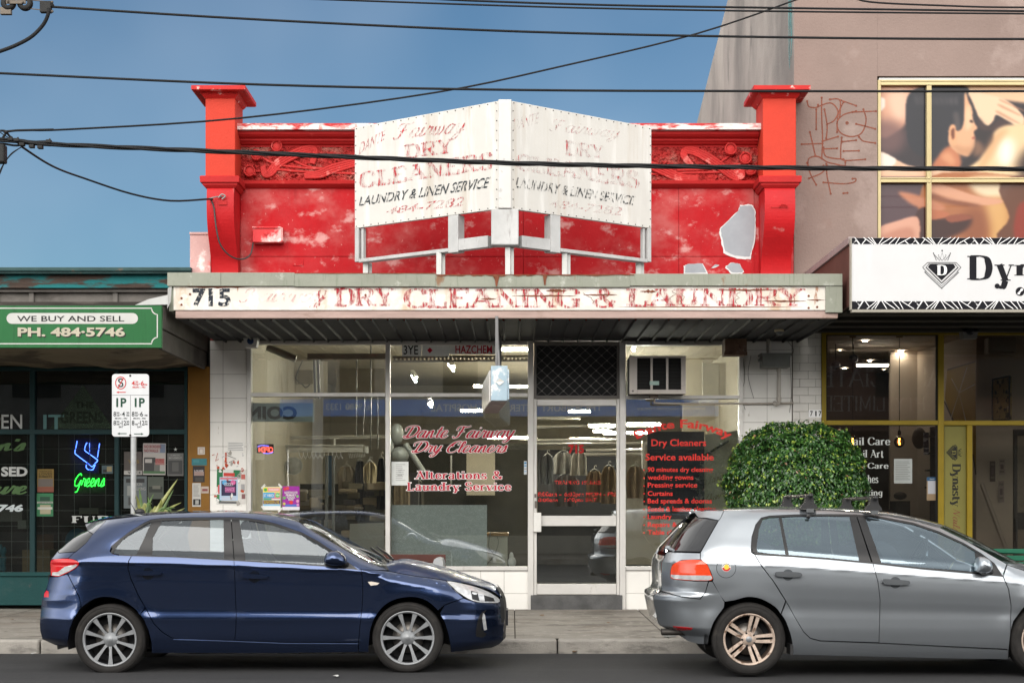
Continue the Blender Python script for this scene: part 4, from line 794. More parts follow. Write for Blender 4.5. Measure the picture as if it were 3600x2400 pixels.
cv.poly([(1208, 560), (1228, 620), (1250, 670), (1253, 730), (1283, 785), (1262, 806), (1272, 850), (1262, 930), (1225, 958), (1150, 930), (1105, 870), (1120, 800), (1175, 800), (1200, 740), (1200, 640)], (236, 180, 138), 3); cv.poly([(1225, 640), (1245, 690), (1250, 760), (1215, 800), (1205, 720)], (250, 208, 168), 10, amt=.8); cv.poly([(1120, 880), (1200, 900), (1255, 900), (1250, 955), (1180, 950)], (205, 150, 110), 14, amt=.8)
cv.poly([(1238, 735), (1256, 742), (1256, 752), (1238, 750)], (60, 40, 35), 3); cv.poly([(1250, 842), (1272, 838), (1270, 850), (1252, 852)], (170, 90, 75), 3)
cv.poly([(1106, 800), (1120, 766), (1145, 768), (1152, 800), (1158, 850), (1150, 888), (1126, 880), (1112, 845)], (238, 176, 130), 3); cv.poly([(1122, 800), (1138, 785), (1144, 830), (1132, 858), (1122, 830)], (120, 66, 45), 4)
cv.poly([(1280, 800), (1400, 760), (1380, 870), (1290, 960), (1250, 1050), (1160, 1050), (1230, 960), (1275, 880)], (40, 30, 32), 8, amt=.95); cv.poly([(1262, 860), (1310, 880), (1320, 930), (1262, 960)], (165, 120, 90), 14, amt=.7)
cv.poly([(1235, 560), (1350, 580), (1450, 610), (1530, 670), (1575, 740), (1530, 775), (1470, 745), (1400, 705), (1380, 740), (1345, 772), (1300, 735), (1262, 650)], (248, 212, 176), 4)
for pts in ([(1420, 640), (1540, 700), (1548, 712), (1420, 655)], [(1410, 680), (1530, 748), (1535, 760), (1405, 695)], [(1430, 612), (1560, 672), (1562, 682), (1430, 622)]): cv.poly(pts, (196, 140, 108), 4, amt=.7)
cv.poly([(1290, 720), (1350, 780), (1420, 730), (1500, 770), (1390, 800), (1300, 790)], (72, 48, 46), 8, amt=.8)
cv.poly([(1240, 1060), (1300, 970), (1375, 870), (1385, 810), (1450, 770), (1560, 755), (1720, 700), (1760, 860), (1720, 1060)], (246, 212, 164), 8); cv.poly([(1405, 950), (1430, 860), (1500, 860), (1500, 980), (1440, 1020)], (255, 250, 236), 26); cv.poly([(1380, 830), (1470, 790), (1420, 870), (1370, 960), (1310, 1040), (1290, 1020)], (222, 164, 112), 18, amt=.7)
cv.poly([(1600, 900), (1900, 850), (2500, 800), (2500, 1100), (1600, 1100)], (60, 45, 42), 30)
cv.poly([(680, 935), (770, 970), (870, 1015), (1000, 1030), (1240, 1030), (1260, 1080), (680, 1090)], (240, 196, 164), 6); cv.poly([(680, 935), (770, 965), (780, 1000), (740, 1030), (680, 1020)], (252, 242, 228), 6)
cv.poly([(680, 1085), (2500, 1085), (2500, 1480), (680, 1480)], (88, 66, 72), 3, False)
cv.poly([(985, 1085), (1540, 1085), (1510, 1200), (1480, 1330), (1470, 1480), (985, 1480)], (178, 112, 70), 5); cv.poly([(1240, 1090), (1500, 1090), (1490, 1190), (1380, 1215), (1270, 1180)], (252, 228, 190), 18); cv.poly([(1330, 1250), (1440, 1220), (1480, 1300), (1460, 1470), (1350, 1470)], (226, 176, 112), 24); cv.poly([(1200, 1300), (1320, 1280), (1350, 1450), (1200, 1470)], (150, 86, 52), 30)
cv.poly([(1490, 1085), (2500, 1085), (2500, 1480), (1470, 1480), (1480, 1330)], (112, 72, 54), 6); cv.poly([(1520, 1300), (1580, 1230), (1700, 1280), (1800, 1480), (1530, 1480)], (150, 60, 45), 8)
cv.poly([(800, 1175), (900, 1190), (1010, 1230), (1090, 1270), (1010, 1300), (900, 1262), (830, 1215)], (205, 135, 102), 8); cv.poly([(985, 1100), (1100, 1140), (1200, 1175), (1300, 1205), (1425, 1222), (1425, 1245), (1310, 1258), (1200, 1238), (1090, 1225), (985, 1190)], (228, 168, 134), 4); cv.poly([(1000, 1180), (1120, 1220), (1310, 1258), (1180, 1262), (1000, 1215)], (130, 74, 52), 7, amt=.8)
cv.poly([(985, 1345), (1100, 1335), (1240, 1330), (1220, 1400), (1100, 1460), (985, 1470)], (62, 30, 26), 12); cv.poly([(985, 1285), (1050, 1290), (1104, 1304), (1100, 1328), (985, 1345)], (192, 112, 76), 4); cv.poly([(1090, 1330), (1180, 1312), (1245, 1325), (1230, 1345), (1120, 1362)], (150, 80, 56), 4)
cv.poly([(905, 1310), (985, 1280), (990, 1480), (930, 1480)], (66, 34, 34), 6); cv.poly([(680, 1395), (800, 1350), (890, 1325), (925, 1345), (930, 1430), (900, 1480), (680, 1480)], (230, 172, 146), 5); cv.poly([(700, 1440), (860, 1390), (900, 1440), (860, 1480), (700, 1480)], (196, 132, 108), 14, amt=.8)
z1 = 1.742
cv.mesh('poster_print', lambda u, v, o: P(2700 + u / z1, v / z1, DF + .10), vcol_mat('poster_film', .3, .12), wu)
# graffiti
m = MB(); MW = planeY(DF); gw = 4.6
def zg(l): return [(2200 + a / 1.568, 200 + b / 1.568) for a, b in l]
for st in ([(1000, 245), (1010, 275), (1050, 280), (1060, 265)], [(1050, 290), (1050, 400)], [(1080, 225), (1080, 330), (1085, 460), (1080, 560)], [(1095, 290), (1110, 380), (1105, 450)], [(1060, 275), (1130, 255), (1170, 300), (1150, 350), (1110, 372)], [(1125, 235), (1180, 240), (1180, 330)], [(1185, 240), (1270, 270)],
           [(1270, 300), (1200, 320), (1165, 360), (1180, 415), (1240, 440), (1300, 420), (1325, 350), (1310, 290)], [(1165, 415), (1170, 320), (1200, 250)], [(1250, 305), (1380, 300)], [(1270, 370), (1375, 397)], [(1285, 440), (1310, 465), (1375, 475)], [(1015, 415), (1045, 545)], [(970, 482), (1085, 478)], [(1085, 465), (1170, 440)], [(1090, 500), (1105, 550), (1200, 565)], [(1085, 508), (1165, 505)],
           [(1190, 445), (1185, 530), (1200, 570), (1320, 565)], [(1195, 468), (1270, 460)], [(1200, 520), (1285, 518)], [(1005, 600), (1010, 560), (1060, 550), (1110, 580), (1150, 590), (1205, 600), (1210, 580)], [(1000, 585), (1020, 650), (1050, 705)], [(1010, 670), (1080, 640), (1110, 600)], [(1105, 590), (1110, 660), (1130, 755)], [(1090, 692), (1200, 700), (1260, 690), (1268, 672), (1250, 672)], [(1200, 752), (1222, 750)], [(1090, 600), (1110, 620)]):
    q = zg(st); line(m, q, gw, MW, .002 + .0003 * rr.random(), 0, 6 if len(q) > 2 else 0)
    for e in (q[0], q[-1]): disc(m, e[0], e[1], gw * .85, MW, .0035 + .0003 * rr.random(), 0, 10)
disc(m, *zg([(1220, 365)])[0], 6, MW, .004)
obj('graffiti', m, mat('graffiti_brown', (.17, .055, .035), .8, var=.15, alpha_flake=(40, .25, .5)), SB)
# white brick strip with street number
wb = mat('white_glazed_brick', (.64, .62, .58), .3, var=.05, vs=4, layers=[((.40, .36, .3), 3, .64, .8, (1, 1, .5), .5)], bump=.06)
m = MB()
for k in range(35):
    y0 = 1160 + 28.6 * k
    if y0 > 2140: break
    cuts = [2787, 2842, 2888] if k % 2 else [2787, 2812, 2868, 2888]
    for a, b in zip(cuts, cuts[1:]): m.fb(a + .5, y0 + .5, b - .5, min(y0 + 28.1, 2146), DF - .02, .03)
m.fb(2785, 1150, 2889, 2146, DF - .012, .3, 1)
obj('white_brick_pier', m, [wb, grout], SB, bevel=.0025)
m = MB(); mp = planeY(DF - .025); m.fb(2843, 1440, 2889, 1466, DF - .025, .006, 0)
for i, ch in enumerate("717"): put(m, sans(ch, bold=.02), (2848 + 15 * i + (3 if ch == '1' else 0), 1444, 2858 + 15 * i - (2 if ch == '1' else 0), 1462), mp, .002, 1)
obj('number_plate', m, [wl, mat('number_black', (.01, .01, .01))], SB)
# awning box with white sign
D2 = 18.1
m = MB(); m.box(3.78, 14, D2 + .06, DF, 4.38, 4.44); aw2 = obj('awning', m, mat('awning_brown', (.11, .055, .045), .6), SB)
m = MB(); m.box(3.765, 3.80, D2 + .06, DF, 3.72, 4.40); obj('side_board', m, mat('side_maroon', (.10, .045, .035), .7, var=.2, vs=2), aw2)
m = MB(); m.box(3.74, 3.81, D2 + .055, DF, 4.40, 4.48); obj('side_trim', m, mat('side_trim_grey', (.27, .22, .215), .5, var=.12), aw2, bevel=.006)
m = MB(); m.fb(2994, 836, 4500, 1087, D2, .05); sb2 = obj('sign_board', m, mat('sign_bright_white', (.52, .52, .525), .45, var=.02, layers=[((.53, .54, .56), 2, .55, .75, (3, 1, .3), .6)]), aw2, bevel=.003)
m = MB(); m.fb(2990, 836, 2994.5, 1088, D2 - .01, .07); m.fb(2994.6, 1088, 4500, 1097, D2 - .005, .08); obj('sign_trim', m, mat('sign_trim', (.28, .26, .22), .5), aw2)
bk = mat('sign_black_print', (.012, .012, .015), .7, var=0, spec=.08); M2 = planeY(D2); m = MB(); zz = lambda u, v: (3000 + u / 3.92, 800 + v / 3.92)
rect(m, 2995, 836.5, 4500, 858, M2, .002, 0); rect(m, 2995, 1059, 4500, 1086.5, M2, .002, 0)
per = 815 / 3.92; pt = [[(20, 135), (90, 228)], [(0, 220), (45, 165)], [(140, 135), (270, 228)], [(205, 135), (300, 228)], [(250, 135), (315, 228)], [(120, 228), (175, 160)], [(350, 228), (415, 135)], [(380, 228), (530, 135)], [(490, 228), (590, 135)], [(580, 228), (640, 135)], [(620, 228), (790, 135)], [(710, 180), (760, 228)], [(830, 135), (895, 228)], [(805, 228), (855, 180)]]
for k in range(-1, 8):
    for (a, b), (c, d) in pt:
        p0, p1 = zz(a, b), zz(c, d); x0, x1 = p0[0] + k * per, p1[0] + k * per
        if min(x0, x1) > 2996: line(m, [(x0, 858 - (p0[1] - 834.5) * 0 - (858 - p0[1])), (x1, p1[1])], 2.4, M2, .0035, 1)
        x0 += 12; x1 += 12
        if min(x0, x1) > 2996: line(m, [(x0, 1059 + (858 - p0[1]) * 1.14), (x1, 1059 + (858 - p1[1]) * 1.14)], 2.4, M2, .0035, 1)
def qz(l): return [zz(a, b) for a, b in l]
def logo(m, T, off, k0=0, k1=1):
    poly(m, T([(1060, 498), (1380, 498), (1408, 545), (1217, 728), (1028, 545)]), M2f, off, k0)
    for pts, wd in (([(1225, 842), (980, 610), (1010, 610), (955, 545), (1022, 482), (1418, 482), (1483, 548), (1425, 612), (1455, 614), (1212, 838)], 2.2), ([(1217, 765), (1000, 545), (1050, 498)], 3.2), ([(1217, 765), (1445, 548), (1395, 498)], 3.2), ([(1010, 612), (1216, 802), (1430, 616)], 1.8)): line(m, T(pts), wd, M2f, off + .001, k0)
    line(m, T([(1105, 352), (1145, 455), (1180, 400), (1224, 455), (1270, 400), (1300, 455), (1340, 352)]), 1.8, M2f, off, k0); line(m, T([(1105, 360), (1190, 455), (1224, 345), (1262, 455), (1338, 360)]), 1.8, M2f, off + .0006, k0)
    for a, b in ((1105, 350), (1338, 352), (1174, 382), (1275, 382)): disc(m, *T([(a, b)])[0], 1.8, M2f, off, k0, 8)
    poly(m, T([(1224, 302), (1236, 318), (1224, 334), (1212, 318)]), M2f, off, k0)
    put(m, pen("D", G, 26, 6, serif=6, slab=5), T([(1152, 515), (1292, 515), (1292, 655), (1152, 655)]), M2f, off + .002, k1)
M2f = M2; logo(m, qz, .003)
did = lambda t: pen(t, G, 27, 5, serif=9, slab=4.5, sp=4)
put(m, did("D"), qz([(1570, 380), (1920, 380), (1920, 724), (1570, 724)]), M2, .003, 0); put(m, did("y"), qz([(1945, 494), (2215, 494), (2215, 850), (1945, 850)]), M2, .003, 0); put(m, did("nasty"), (3566, 918, 3840, 988), M2, .003, 0); disc(m, *zz(1983, 805), 9, M2, .004, 0)
disc(m, *zz(2298, 880), 15.5, M2, .003, 0, 24); line(m, qz([(2275, 912), (2280, 900), (2310, 868), (2322, 850)]), 5, M2, .005, 1, 4); disc(m, *zz(2280, 905), 4.5, M2, .0055, 1, 8); disc(m, *zz(2320, 856), 4.5, M2, .0055, 1, 8)
obj('lettering', m, [bk, wl], sb2)
m = MB(); m.box(3.80, 14, D2 + .08, DF, 3.70, 3.72); 
for y in (18.5, 19.1, 19.7, 20.3): m.box(3.80, 14, y, y + .05, 3.66, 3.70)
obj('soffit', m, mat('soffit_brown_black', (.028, .026, .022), .7, var=.2), aw2)
# yellow shopfront
yel = mat('yellow_frame', (.22, .155, .008), .45, var=.10, vs=3, layers=[((.2, .14, .02), 5, .64, .76)])
m = MB()
for b in ((2889, 1150, 2905, 2146), (2905.3, 1146, 4500, 1176), (3298, 1176.3, 3319, 2146), (2905.3, 1477, 3297.7, 1493), (3319.3, 1478, 4500, 1494), (3400, 1494.3, 3419, 2146)): m.fb(*b, DF - .04, .12)
w7 = obj('window', m, yel, SB, bevel=.004)
m = MB()
for b in ((2905, 1176, 2908, 1477), (3293, 1176, 3298, 2110), (2905, 1493, 3298, 1496), (2905, 1176, 3298, 1179)): m.fb(*b, DF - .02, .06)
obj('gasket', m, mat('gasket_black', (.01, .01, .01)), w7)
sglass = glass('salon_glass', (.80, .80, .78), .03, 1.0, 0, .012, .012, (.4, .38, .34))
for p in ((2905, 1176, 3298, 1477), (2905, 1493, 3298, 2110), (3319, 1176, 4500, 1478), (3419, 1494, 4500, 2146)): pane(w7, *p, sglass)
m = MB(); m.fb(2905, 2110, 3298, 2146, DF - .03, .1); m.fb(3319, 2110, 3400, 2146, DF - .03, .1); obj('window_base', m, yel, w7)
m = MB(); m.fb(3319.5, 1494.5, 3399.5, 2110, DF + .01, .02, 0); M7 = planeY(DF + .01)
def rot(x0, x1, y0, y1): return [(x1, y0), (x1, y1), (x0, y1), (x0, y0)]
put(m, did("Dynasty"), rot(3339, 3378, 1628, 1781), M7, .002, 1); put(m, pen("Nails & Beauty", SCR, 7, 4, slant=.2, sp=2), rot(3340, 3376, 1788, 2020), M7, .002, 2)
M2f = M7
logo(m, lambda l: [(3355 - ((b - 575) * .105), 1590 + (a - 1218) * .105) for a, b in l], .002, 1, 0)
obj('banner_panel', m, [mat('banner_olive', (.17, .155, .04), .55, var=.1, vs=2), mat('banner_black', (.02, .02, .015)), mat('banner_maroon', (.16, .03, .03))], w7)
m = MB(); gy = mat('salon_letters', (.46, .48, .46), .6, var=.03); di2 = lambda t: pen(t, G, 20, 6, serif=6, slab=5, sp=6)
for t, b in (("Nail Care", (2975, 1536, 3130, 1564)), ("Nail Art", (2996, 1580, 3107, 1608)), ("Eye Care", (2982, 1626, 3124, 1652)), ("Lashes", (3012, 1669, 3088, 1697)), ("Waxing", (3001, 1719, 3103, 1748))): put(m, di2(t), b, MGl, .003)
obj('lettering', m, gy, w7)
beige = mat('salon_beige', (.46, .39, .32), .8, var=.06, vs=1); dkb = mat('salon_dark_wall', (.075, .055, .045), .7, var=.15)
m = MB(); m.box(3.8, 10.9, 29, 29.1, .2, 3.9, 1); m.box(3.8, 10.9, DF + .3, 29, .16, .22, 1); m.box(3.8, 10.9, DF + .15, 29, 3.88, 3.98, 0); m.box(3.78, 3.84, DF + .3, 29, .2, 3.9, 1)
obj('interior_wall', m, [beige, dkb], SB)
m = MB(); m.fb(3432, 1130, 4500, 2146, 22.6, .1); a = P(3225, 1250, 25); b = P(3432, 1250, 22.6); m.add([(a.x, 25, .2), (b.x, 22.62, .2), (b.x, 22.62, 3.87), (a.x, 25, 3.87)], [(0, 1, 2, 3)]); m.fb(3130, 1180, 3226, 2000, 25.0, .1)
obj('partition_wall', m, beige, SB)
# yellow wall decal with white lines, on the splayed wall
nv = Vector((25 - 22.62, -(b.x - a.x) * -1, 0)); nv = Vector((-(25 - 22.62), -(b.x - a.x), 0)).normalized(); MD = plane((b.x, 22.62, 0), nv); m = MB()
poly(m, [(3330, 1300), (3430, 1272), (3430, 1480), (3350, 1480), (3322, 1400)], MD, .01, 0)
for pts in ([(3340, 1478), (3372, 1380), (3395, 1478)], [(3345, 1330), (3372, 1380), (3428, 1350)], [(3372, 1380), (3400, 1290)]): line(m, pts, 3.5, MD, .014, 1)
for k in range(4): line(m, [(3358, 1440 + 10 * k), (3385, 1428 + 10 * k)], 4, MD, .0145, 2)
poly(m, [(3420, 1494), (3431, 1494), (3431, 1665), (3420, 1600)], MD, .01, 0); line(m, [(3420, 1595), (3431, 1668)], 4, MD, .013, 3)
line(m, [(3330, 1300), (3431, 1270)], 5, MD, .013, 3); line(m, [(3320, 1410), (3352, 1480)], 5, MD, .013, 3)
obj('wall_decal', m, [mat('decal_yellow', (.30, .185, .012), .6), mat('decal_white', (.5, .48, .42)), mat('decal_gold', (.3, .17, .02)), mat('decal_black', (.02, .02, .02))], SB)
# ================================================================ overhead wires
rub = mat('cable_black', (.006, .0065, .0075), .7, var=0, spec=.25)
def wire(pts, r, lab, d=16.4, name='overhead_wire', n=8, d2=None, grp='overhead wires across the street', cat='wire'):
    k = len(pts); p = [P(x, y, d + ((d2 - d) * i / (k - 1) if d2 else 0)) for i, (x, y) in enumerate(pts)]
    m = MB(); m.tube(catmull(p, 5), r, n); return single(name, m, rub, lab, cat, grp)
wire([(184, 25), (918, 70), (1837, 112), (2755, 132), (3600, 138), (4300, 130)], .0125, 'thick black wire running from the clamp at the top left corner', 16.4)
wire([(900, -10), (1650, 17), (2143, 31), (2755, 41), (3600, 49), (4300, 50)], .010, 'thin black wire just under the topmost one at the upper right', 16.9)
wire([(1300, -16), (1650, 3), (2143, 19), (2755, 29), (3600, 40), (4300, 44)], .011, 'topmost black wire along the upper right edge of the sky', 16.2)
wire([(-700, 225), (0, 258), (918, 298), (1837, 317), (2755, 321), (3600, 321), (4300, 315)], .0125, 'straight black wire crossing level with the red pier capitals', 16.4)
wire([(15, 465), (80, 458), (245, 455), (842, 416), (1530, 326), (1990, 230), (2450, 119), (2800, 0), (2830, -12)], .0105, 'black service wire slanting up to the brown building', 16.3, d2=20.6)
wire([(2990, -14), (3060, 8), (3300, 20), (3600, 27), (4300, 22)], .012, 'sagging black cable against the brown wall at the top right', 20.5)
# twisted bundle
def bundle(pts, R, r, pitch, lab, d, name='cable_bundle'):
    c = catmull([P(x, y, d) for x, y in pts], 40); m = MB(); L = 0; acc = [0]
    for a, b in zip(c, c[1:]): L += (b - a).length; acc.append(L)
    for s in range(3):
        q = [p + Vector((0, math.cos(acc[i] / pitch * 6.283 + s * 2.094), math.sin(acc[i] / pitch * 6.283 + s * 2.094))) * R for i, p in enumerate(c)]; m.tube(q, r, 6)
    return single(name, m, rub, lab, 'cable', None)
bundle([(-700, 470), (0, 492), (180, 507), (918, 539), (1837, 575), (2755, 590), (3600, 594), (4300, 592)], .0125, .0135, 1.5, 'thick twisted bundle of black cables crossing the whole front below the capitals', 16.4)
wire([(75, 515), (150, 565), (210, 596), (290, 625), (460, 681), (600, 706), (735, 700), (742, 704)], .0115, 'drooping black cable from the cable junction to the left red pier', 16.4, 'service_cable', d2=20.35, grp=None, cat='cable')
m = MB(); m.tube(catmull([P(742, 704, 20.36), P(752, 730, 20.37), P(760, 800, 20.38), P(775, 860, 20.42), P(810, 900, 20.55), P(850, 911, 20.7), P(880, 895, 20.75), P(890, 852, 20.76)], 6), .010, 8)
single('drop_cable', m, mat('cable_grey_black', (.05, .05, .05), .4), 'black cable looping down the left red pier to the red junction box', 'cable')
m = MB(); m.fb(768, 706, 797, 720, 20.36, .06, 0); m.tube([P(735, 698, 20.3), P(760, 692, 20.33), P(782, 692, 20.38)], .008, 6, 1); m.tube(catmull([P(768, 695, 20.33), P(780, 683, 20.33), P(792, 690, 20.34), P(780, 700, 20.34)], 5), .01, 6, 1)
single('cable_bracket', m, [redpl, mat('bracket_metal', (.25, .24, .23), .5, .5)], 'small red cable bracket with metal clamp on the left red pier', 'bracket')
m = MB(); m.fb(2712, 726, 2768, 731, 20.37, .03); m.tube(catmull([P(2740, 727, 20.35), P(2748, 719, 20.34), P(2764, 721, 20.34), P(2768, 728, 20.35)], 4), .008, 6)
single('wall_bracket', m, redpl, 'thin red painted metal bracket on the right red pier', 'bracket')
m = MB(); m.fb(888, 798, 990, 851, 20.72, .16); m.fb(886, 796, 986, 802, 20.70, .17); m.fb(990, 800, 994, 850, 20.73, .14); m.lathe([(.03, 0), (.03, -.012), (0, -.012)], P(935, 820, 20.72), 'y', 12)
single('junction_box', m, mat('box_red_worn', (.55, .03, .035), .45, var=.1, layers=[((.70, .42, .40), 5, .47, .58, (1, 1, 1), .85), ((.74, .66, .64), 9, .60, .68)], bump=.1), 'worn red metal junction box on the upper red wall', 'box', None, .008)
# strain insulator at the top left
DC = 16.4; dk = mat('fitting_dark', (.018, .018, .018), .6, .2, var=.2); mtl = mat('fitting_metal', (.10, .085, .07), .5, .5, var=.2)
CL = thing('wire_clamp', 'dark strain clamp with twin pulleys at the top left corner', 'clamp', P(100, 20, DC))
m = MB(); m.fb(139, 3, 178, 43, DC - .03, .06); m.ell(P(183, 20, DC), (.022, .03, .025), 10, 8); obj('clamp_body', m, dk, CL, bevel=.01)
for x, r in ((30, 26), (88, 27)):
    m = MB(); R = r * DC / F; m.lathe([(R * .4, -.03), (R * .75, -.03), (R, -.018), (R * .86, 0), (R, .018), (R * .75, .03), (R * .4, .03)], P(x, 12, DC), 'y', 20); obj('pulley', m, dk, CL)
m = MB(); m.fb(20, 1, 90, 14, DC - .045, .012); m.fb(20, 1, 90, 14, DC + .035, .012); m.tube([P(105, 1, DC), P(188, 8, DC)], .006, 6); m.tube([P(105, 31, DC), P(188, 41, DC)], .006, 6)
for x, y in ((183, 8), (184, 41), (28, 6), (80, 9)): m.ell(P(x, y, DC - .05), (.014, .014, .014), 8, 6)
m.fb(0, 25, 38, 50, DC - .02, .05); obj('strap', m, mtl, CL, bevel=.003)
m = MB(); m.tube(catmull([P(172, 30, DC - .02), P(168, 55, DC - .02), P(150, 90, DC), P(110, 130, DC), (P(55, 160, DC)), P(0, 181, DC), P(-60, 200, DC)], 6), .019, 9); single('jumper_cable', m, rub, 'thick black jumper cable curving down from the clamp at top left', 'cable')
JN = thing('cable_junction', 'tangle of black cable ends, clamps and a box at the left edge', 'cable junction', P(60, 505, DC))
m = MB()
for pts in ([(-80, 485), (0, 495), (60, 500), (180, 507)], [(-80, 500), (0, 488), (40, 492), (90, 505), (180, 512)], [(0, 460), (20, 462), (35, 480), (75, 512)], [(-40, 515), (0, 505), (60, 512), (110, 500), (175, 497)]): m.tube(catmull([P(x, y, DC + .02 * i) for i, (x, y) in enumerate(pts)], 5), .011, 6)
for pts in ([(75, 518), (40, 540), (15, 575), (0, 610), (-20, 650)], [(70, 520), (35, 548), (5, 590), (-15, 640)], [(0, 465), (14, 475), (40, 490)]): m.tube(catmull([P(x, y, DC + .04) for x, y in pts], 5), .005, 6)
m.tube([P(10, 485, DC), P(25, 462, DC), P(60, 459, DC), P(188, 456, DC)], .013, 6); obj('cable_ends', m, rub, JN)
for x, y in ((38, 490), (60, 493), (78, 508), (112, 515), (142, 518), (172, 498)):
    m = MB(); m.box(*(lambda c: (c.x - .025, c.x + .025, c.y - .03, c.y + .03, c.z - .016, c.z + .016))(P(x, y, DC))); m.ell(P(x + 3, y - 5, DC), (.012, .012, .018), 8, 6); obj('connector', m, dk, JN, bevel=.005)
m = MB(); m.fb(-30, 505, 14, 570, DC - .02, .12); obj('terminal_box', m, dk, JN, bevel=.015)

# ================================================================ parking sign
PD = 16.95; PS = thing('parking_sign', 'white kerbside parking sign on a galvanised pole behind the blue car', 'sign', P(467, 0, PD).xy.to_3d() + Vector((0, 0, .14)))
m = MB(); c0 = P(467, 1535, PD); m.tube([(c0.x, PD + .03, .13), (c0.x, PD + .03, P(0, 1318, PD).z)], .029, 14); obj('pole', m, mat('galvanised', (.36, .37, .37), .5, .5, var=.15, vs=8, layers=[((.2, .2, .2), 14, .6, .72)]), PS)
def rrect(x0, y0, x1, y1, r, n=5):
    o = []
    for cx_, cy_, a in ((x1 - r, y0 + r, -90), (x1 - r, y1 - r, 0), (x0 + r, y1 - r, 90), (x0 + r, y0 + r, 180)):
        o += [(cx_ + r * math.cos(RAD(a + 90 * k / n)), cy_ + r * math.sin(RAD(a + 90 * k / n))) for k in range(n + 1)]
    return o
m = MB(); m.prism(rrect(394, 1314, 524, 1534, 11), lambda p, t: P(p[0], p[1], PD) + Vector((0, t, 0)), -.004, 0); pl_ = obj('plate', m, mat('sign_plate_white', (.53, .54, .55), .35, var=.03), PS)
MP = planeY(PD - .004); m = MB(); sr = mat('sign_red', (.45, .03, .03), .5); sgk = mat('sign_dark_green', (.012, .05, .03), .5); skk = mat('sign_dark', (.02, .025, .025), .5)
zs_ = lambda u, v: (u / 1.742, 900 + v / 1.742)
def B(a, b, c, d): return (*zs_(a, b), *zs_(c, d))
put(m, pen("S", G, 17, 17), B(722, 748, 756, 802), MP, .0015, 2)
cx_, cy_ = zs_(739, 776); line(m, [(cx_ + 18 * math.cos(k * .2618), cy_ + 21 * math.sin(k * .2618)) for k in range(25)], 3, MP, .003, 0); line(m, [zs_(757, 742), zs_(721, 810)], 3, MP, .0035, 0)
put(m, sans("4", bold=.02), B(806, 763, 826, 792), MP, .0015, 0); put(m, sans("30", bold=.02), B(829, 764, 846, 777), MP, .0015, 0); put(m, sans("PM", bold=.02), B(829, 781, 847, 792), MP, .0015, 0); rect(m, *B(850, 779, 859, 783), MP, .0015, 0); put(m, sans("6", bold=.02), B(862, 763, 882, 793), MP, .0015, 0); put(m, sans("PM", bold=.02), B(884, 782, 901, 792), MP, .0015, 0); put(m, sans("MON - FRI", bold=.02), B(812, 797, 890, 808), MP, .0015, 0)
def arrow(a, b, y, k, wd=3):
    line(m, [zs_(a, y), zs_(b, y)], wd, MP, .0015, k); s = 1 if b > a else -1
    poly(m, [zs_(b + s * 6, y), zs_(b - s * 9, y - 7), zs_(b - s * 9, y + 7)], MP, .002, k)
arrow(770, 718, 833, 0); rect(m, *B(688, 850, 912, 852), MP, .001, 2); rect(m, *B(798, 852, 800, 1096), MP, .001, 2)
for x in (0, 113):
    put(m, sans("1P", bold=.03), B(712 + x, 868, 774 + x, 924), MP, .0015, 1)
    put(m, sans("MON - FRI", bold=.02), B(704 + x, 988, 778 + x, 998), MP, .0015, 2); put(m, sans("SAT", bold=.02), B(727 + x, 1039, 755 + x, 1051), MP, .0015, 2)
for y, L, R_ in ((952, ("8", "30", "AM", "4", "30", "PM"), ("8", "30", "AM", "6", "", "PM")), (1006, ("8", "30", "AM", "12", "30", "PM"), ("8", "", "AM", "12", "30", "PM"))):
    for x, q in ((0, L), (112, R_)):
        put(m, sans(q[0], bold=.012), B(695 + x, y, 711 + x, y + 29), MP, .0015, 2)
        if q[1]: put(m, sans(q[1], bold=.02), B(713 + x, y + 1, 731 + x, y + 14), MP, .0015, 2)
        put(m, sans(q[2], bold=.02), B(713 + x, y + 18, 731 + x, y + 28), MP, .0015, 2); rect(m, *B(734 + x, y + 15, 743 + x, y + 19), MP, .0015, 2)
        wd = 19 if len(q[3]) == 1 else 26
        put(m, sans(q[3], bold=.012), B(746 + x, y, 746 + x + wd, y + 29), MP, .0015, 2)
        if q[4]: put(m, sans(q[4], bold=.02), B(774 + x, y + 1, 791 + x, y + 14), MP, .0015, 2)
        put(m, sans(q[5], bold=.02), B(774 + x, y + 18, 791 + x, y + 28), MP, .0015, 2)
arrow(776, 724, 1086, 1); arrow(821, 873, 1088, 1)
obj('lettering', m, [sr, sgk, skk], pl_)
m = MB()
for y in (1320, 1529): m.lathe([(.011, 0), (.011, -.006), (0, -.007)], P(458, y, PD - .004), 'y', 10)
obj('bolt', m, mat('bolt_dark', (.05, .045, .04)), pl_)

# ================================================================ things fixed to the shop fronts
whp = mat('housing_white', (.64, .64, .62), .4, var=.06)
def camhouse(x0, y0, x1, y1, d, lab, mt, lens):
    t = thing('security_camera', lab, 'camera', P((x0 + x1) / 2, y0, d)); k = (x1 - x0) * .14
    m = MB(); q = [P(x0, y0, d), P(x1, y0, d), P(x1 - k, y1, d), P(x0 + k, y1, d)]; b = [v + Vector((0, .16, 0)) for v in q]
    m.add(q + b, [(0, 1, 2, 3), (7, 6, 5, 4)] + [(i, (i + 1) % 4, 4 + (i + 1) % 4, 4 + i) for i in range(4)]); obj('housing', m, mt, t, bevel=.006)
    m = MB(); c = P((x0 + x1) / 2, (y0 + y1) / 2 - (y1 - y0) * .04, d); R = (x1 - x0) * .21 * d / F; m.lathe([(R, .0), (R, -.012), (R * .8, -.016), (0, -.016)], c, 'y', 18); obj('lens', m, lens, t)
    m = MB(); m.box(c.x - .03, c.x + .03, d + .1, d + .16, P(0, y0, d).z, 3.62); obj('bracket', m, mt, t); return t
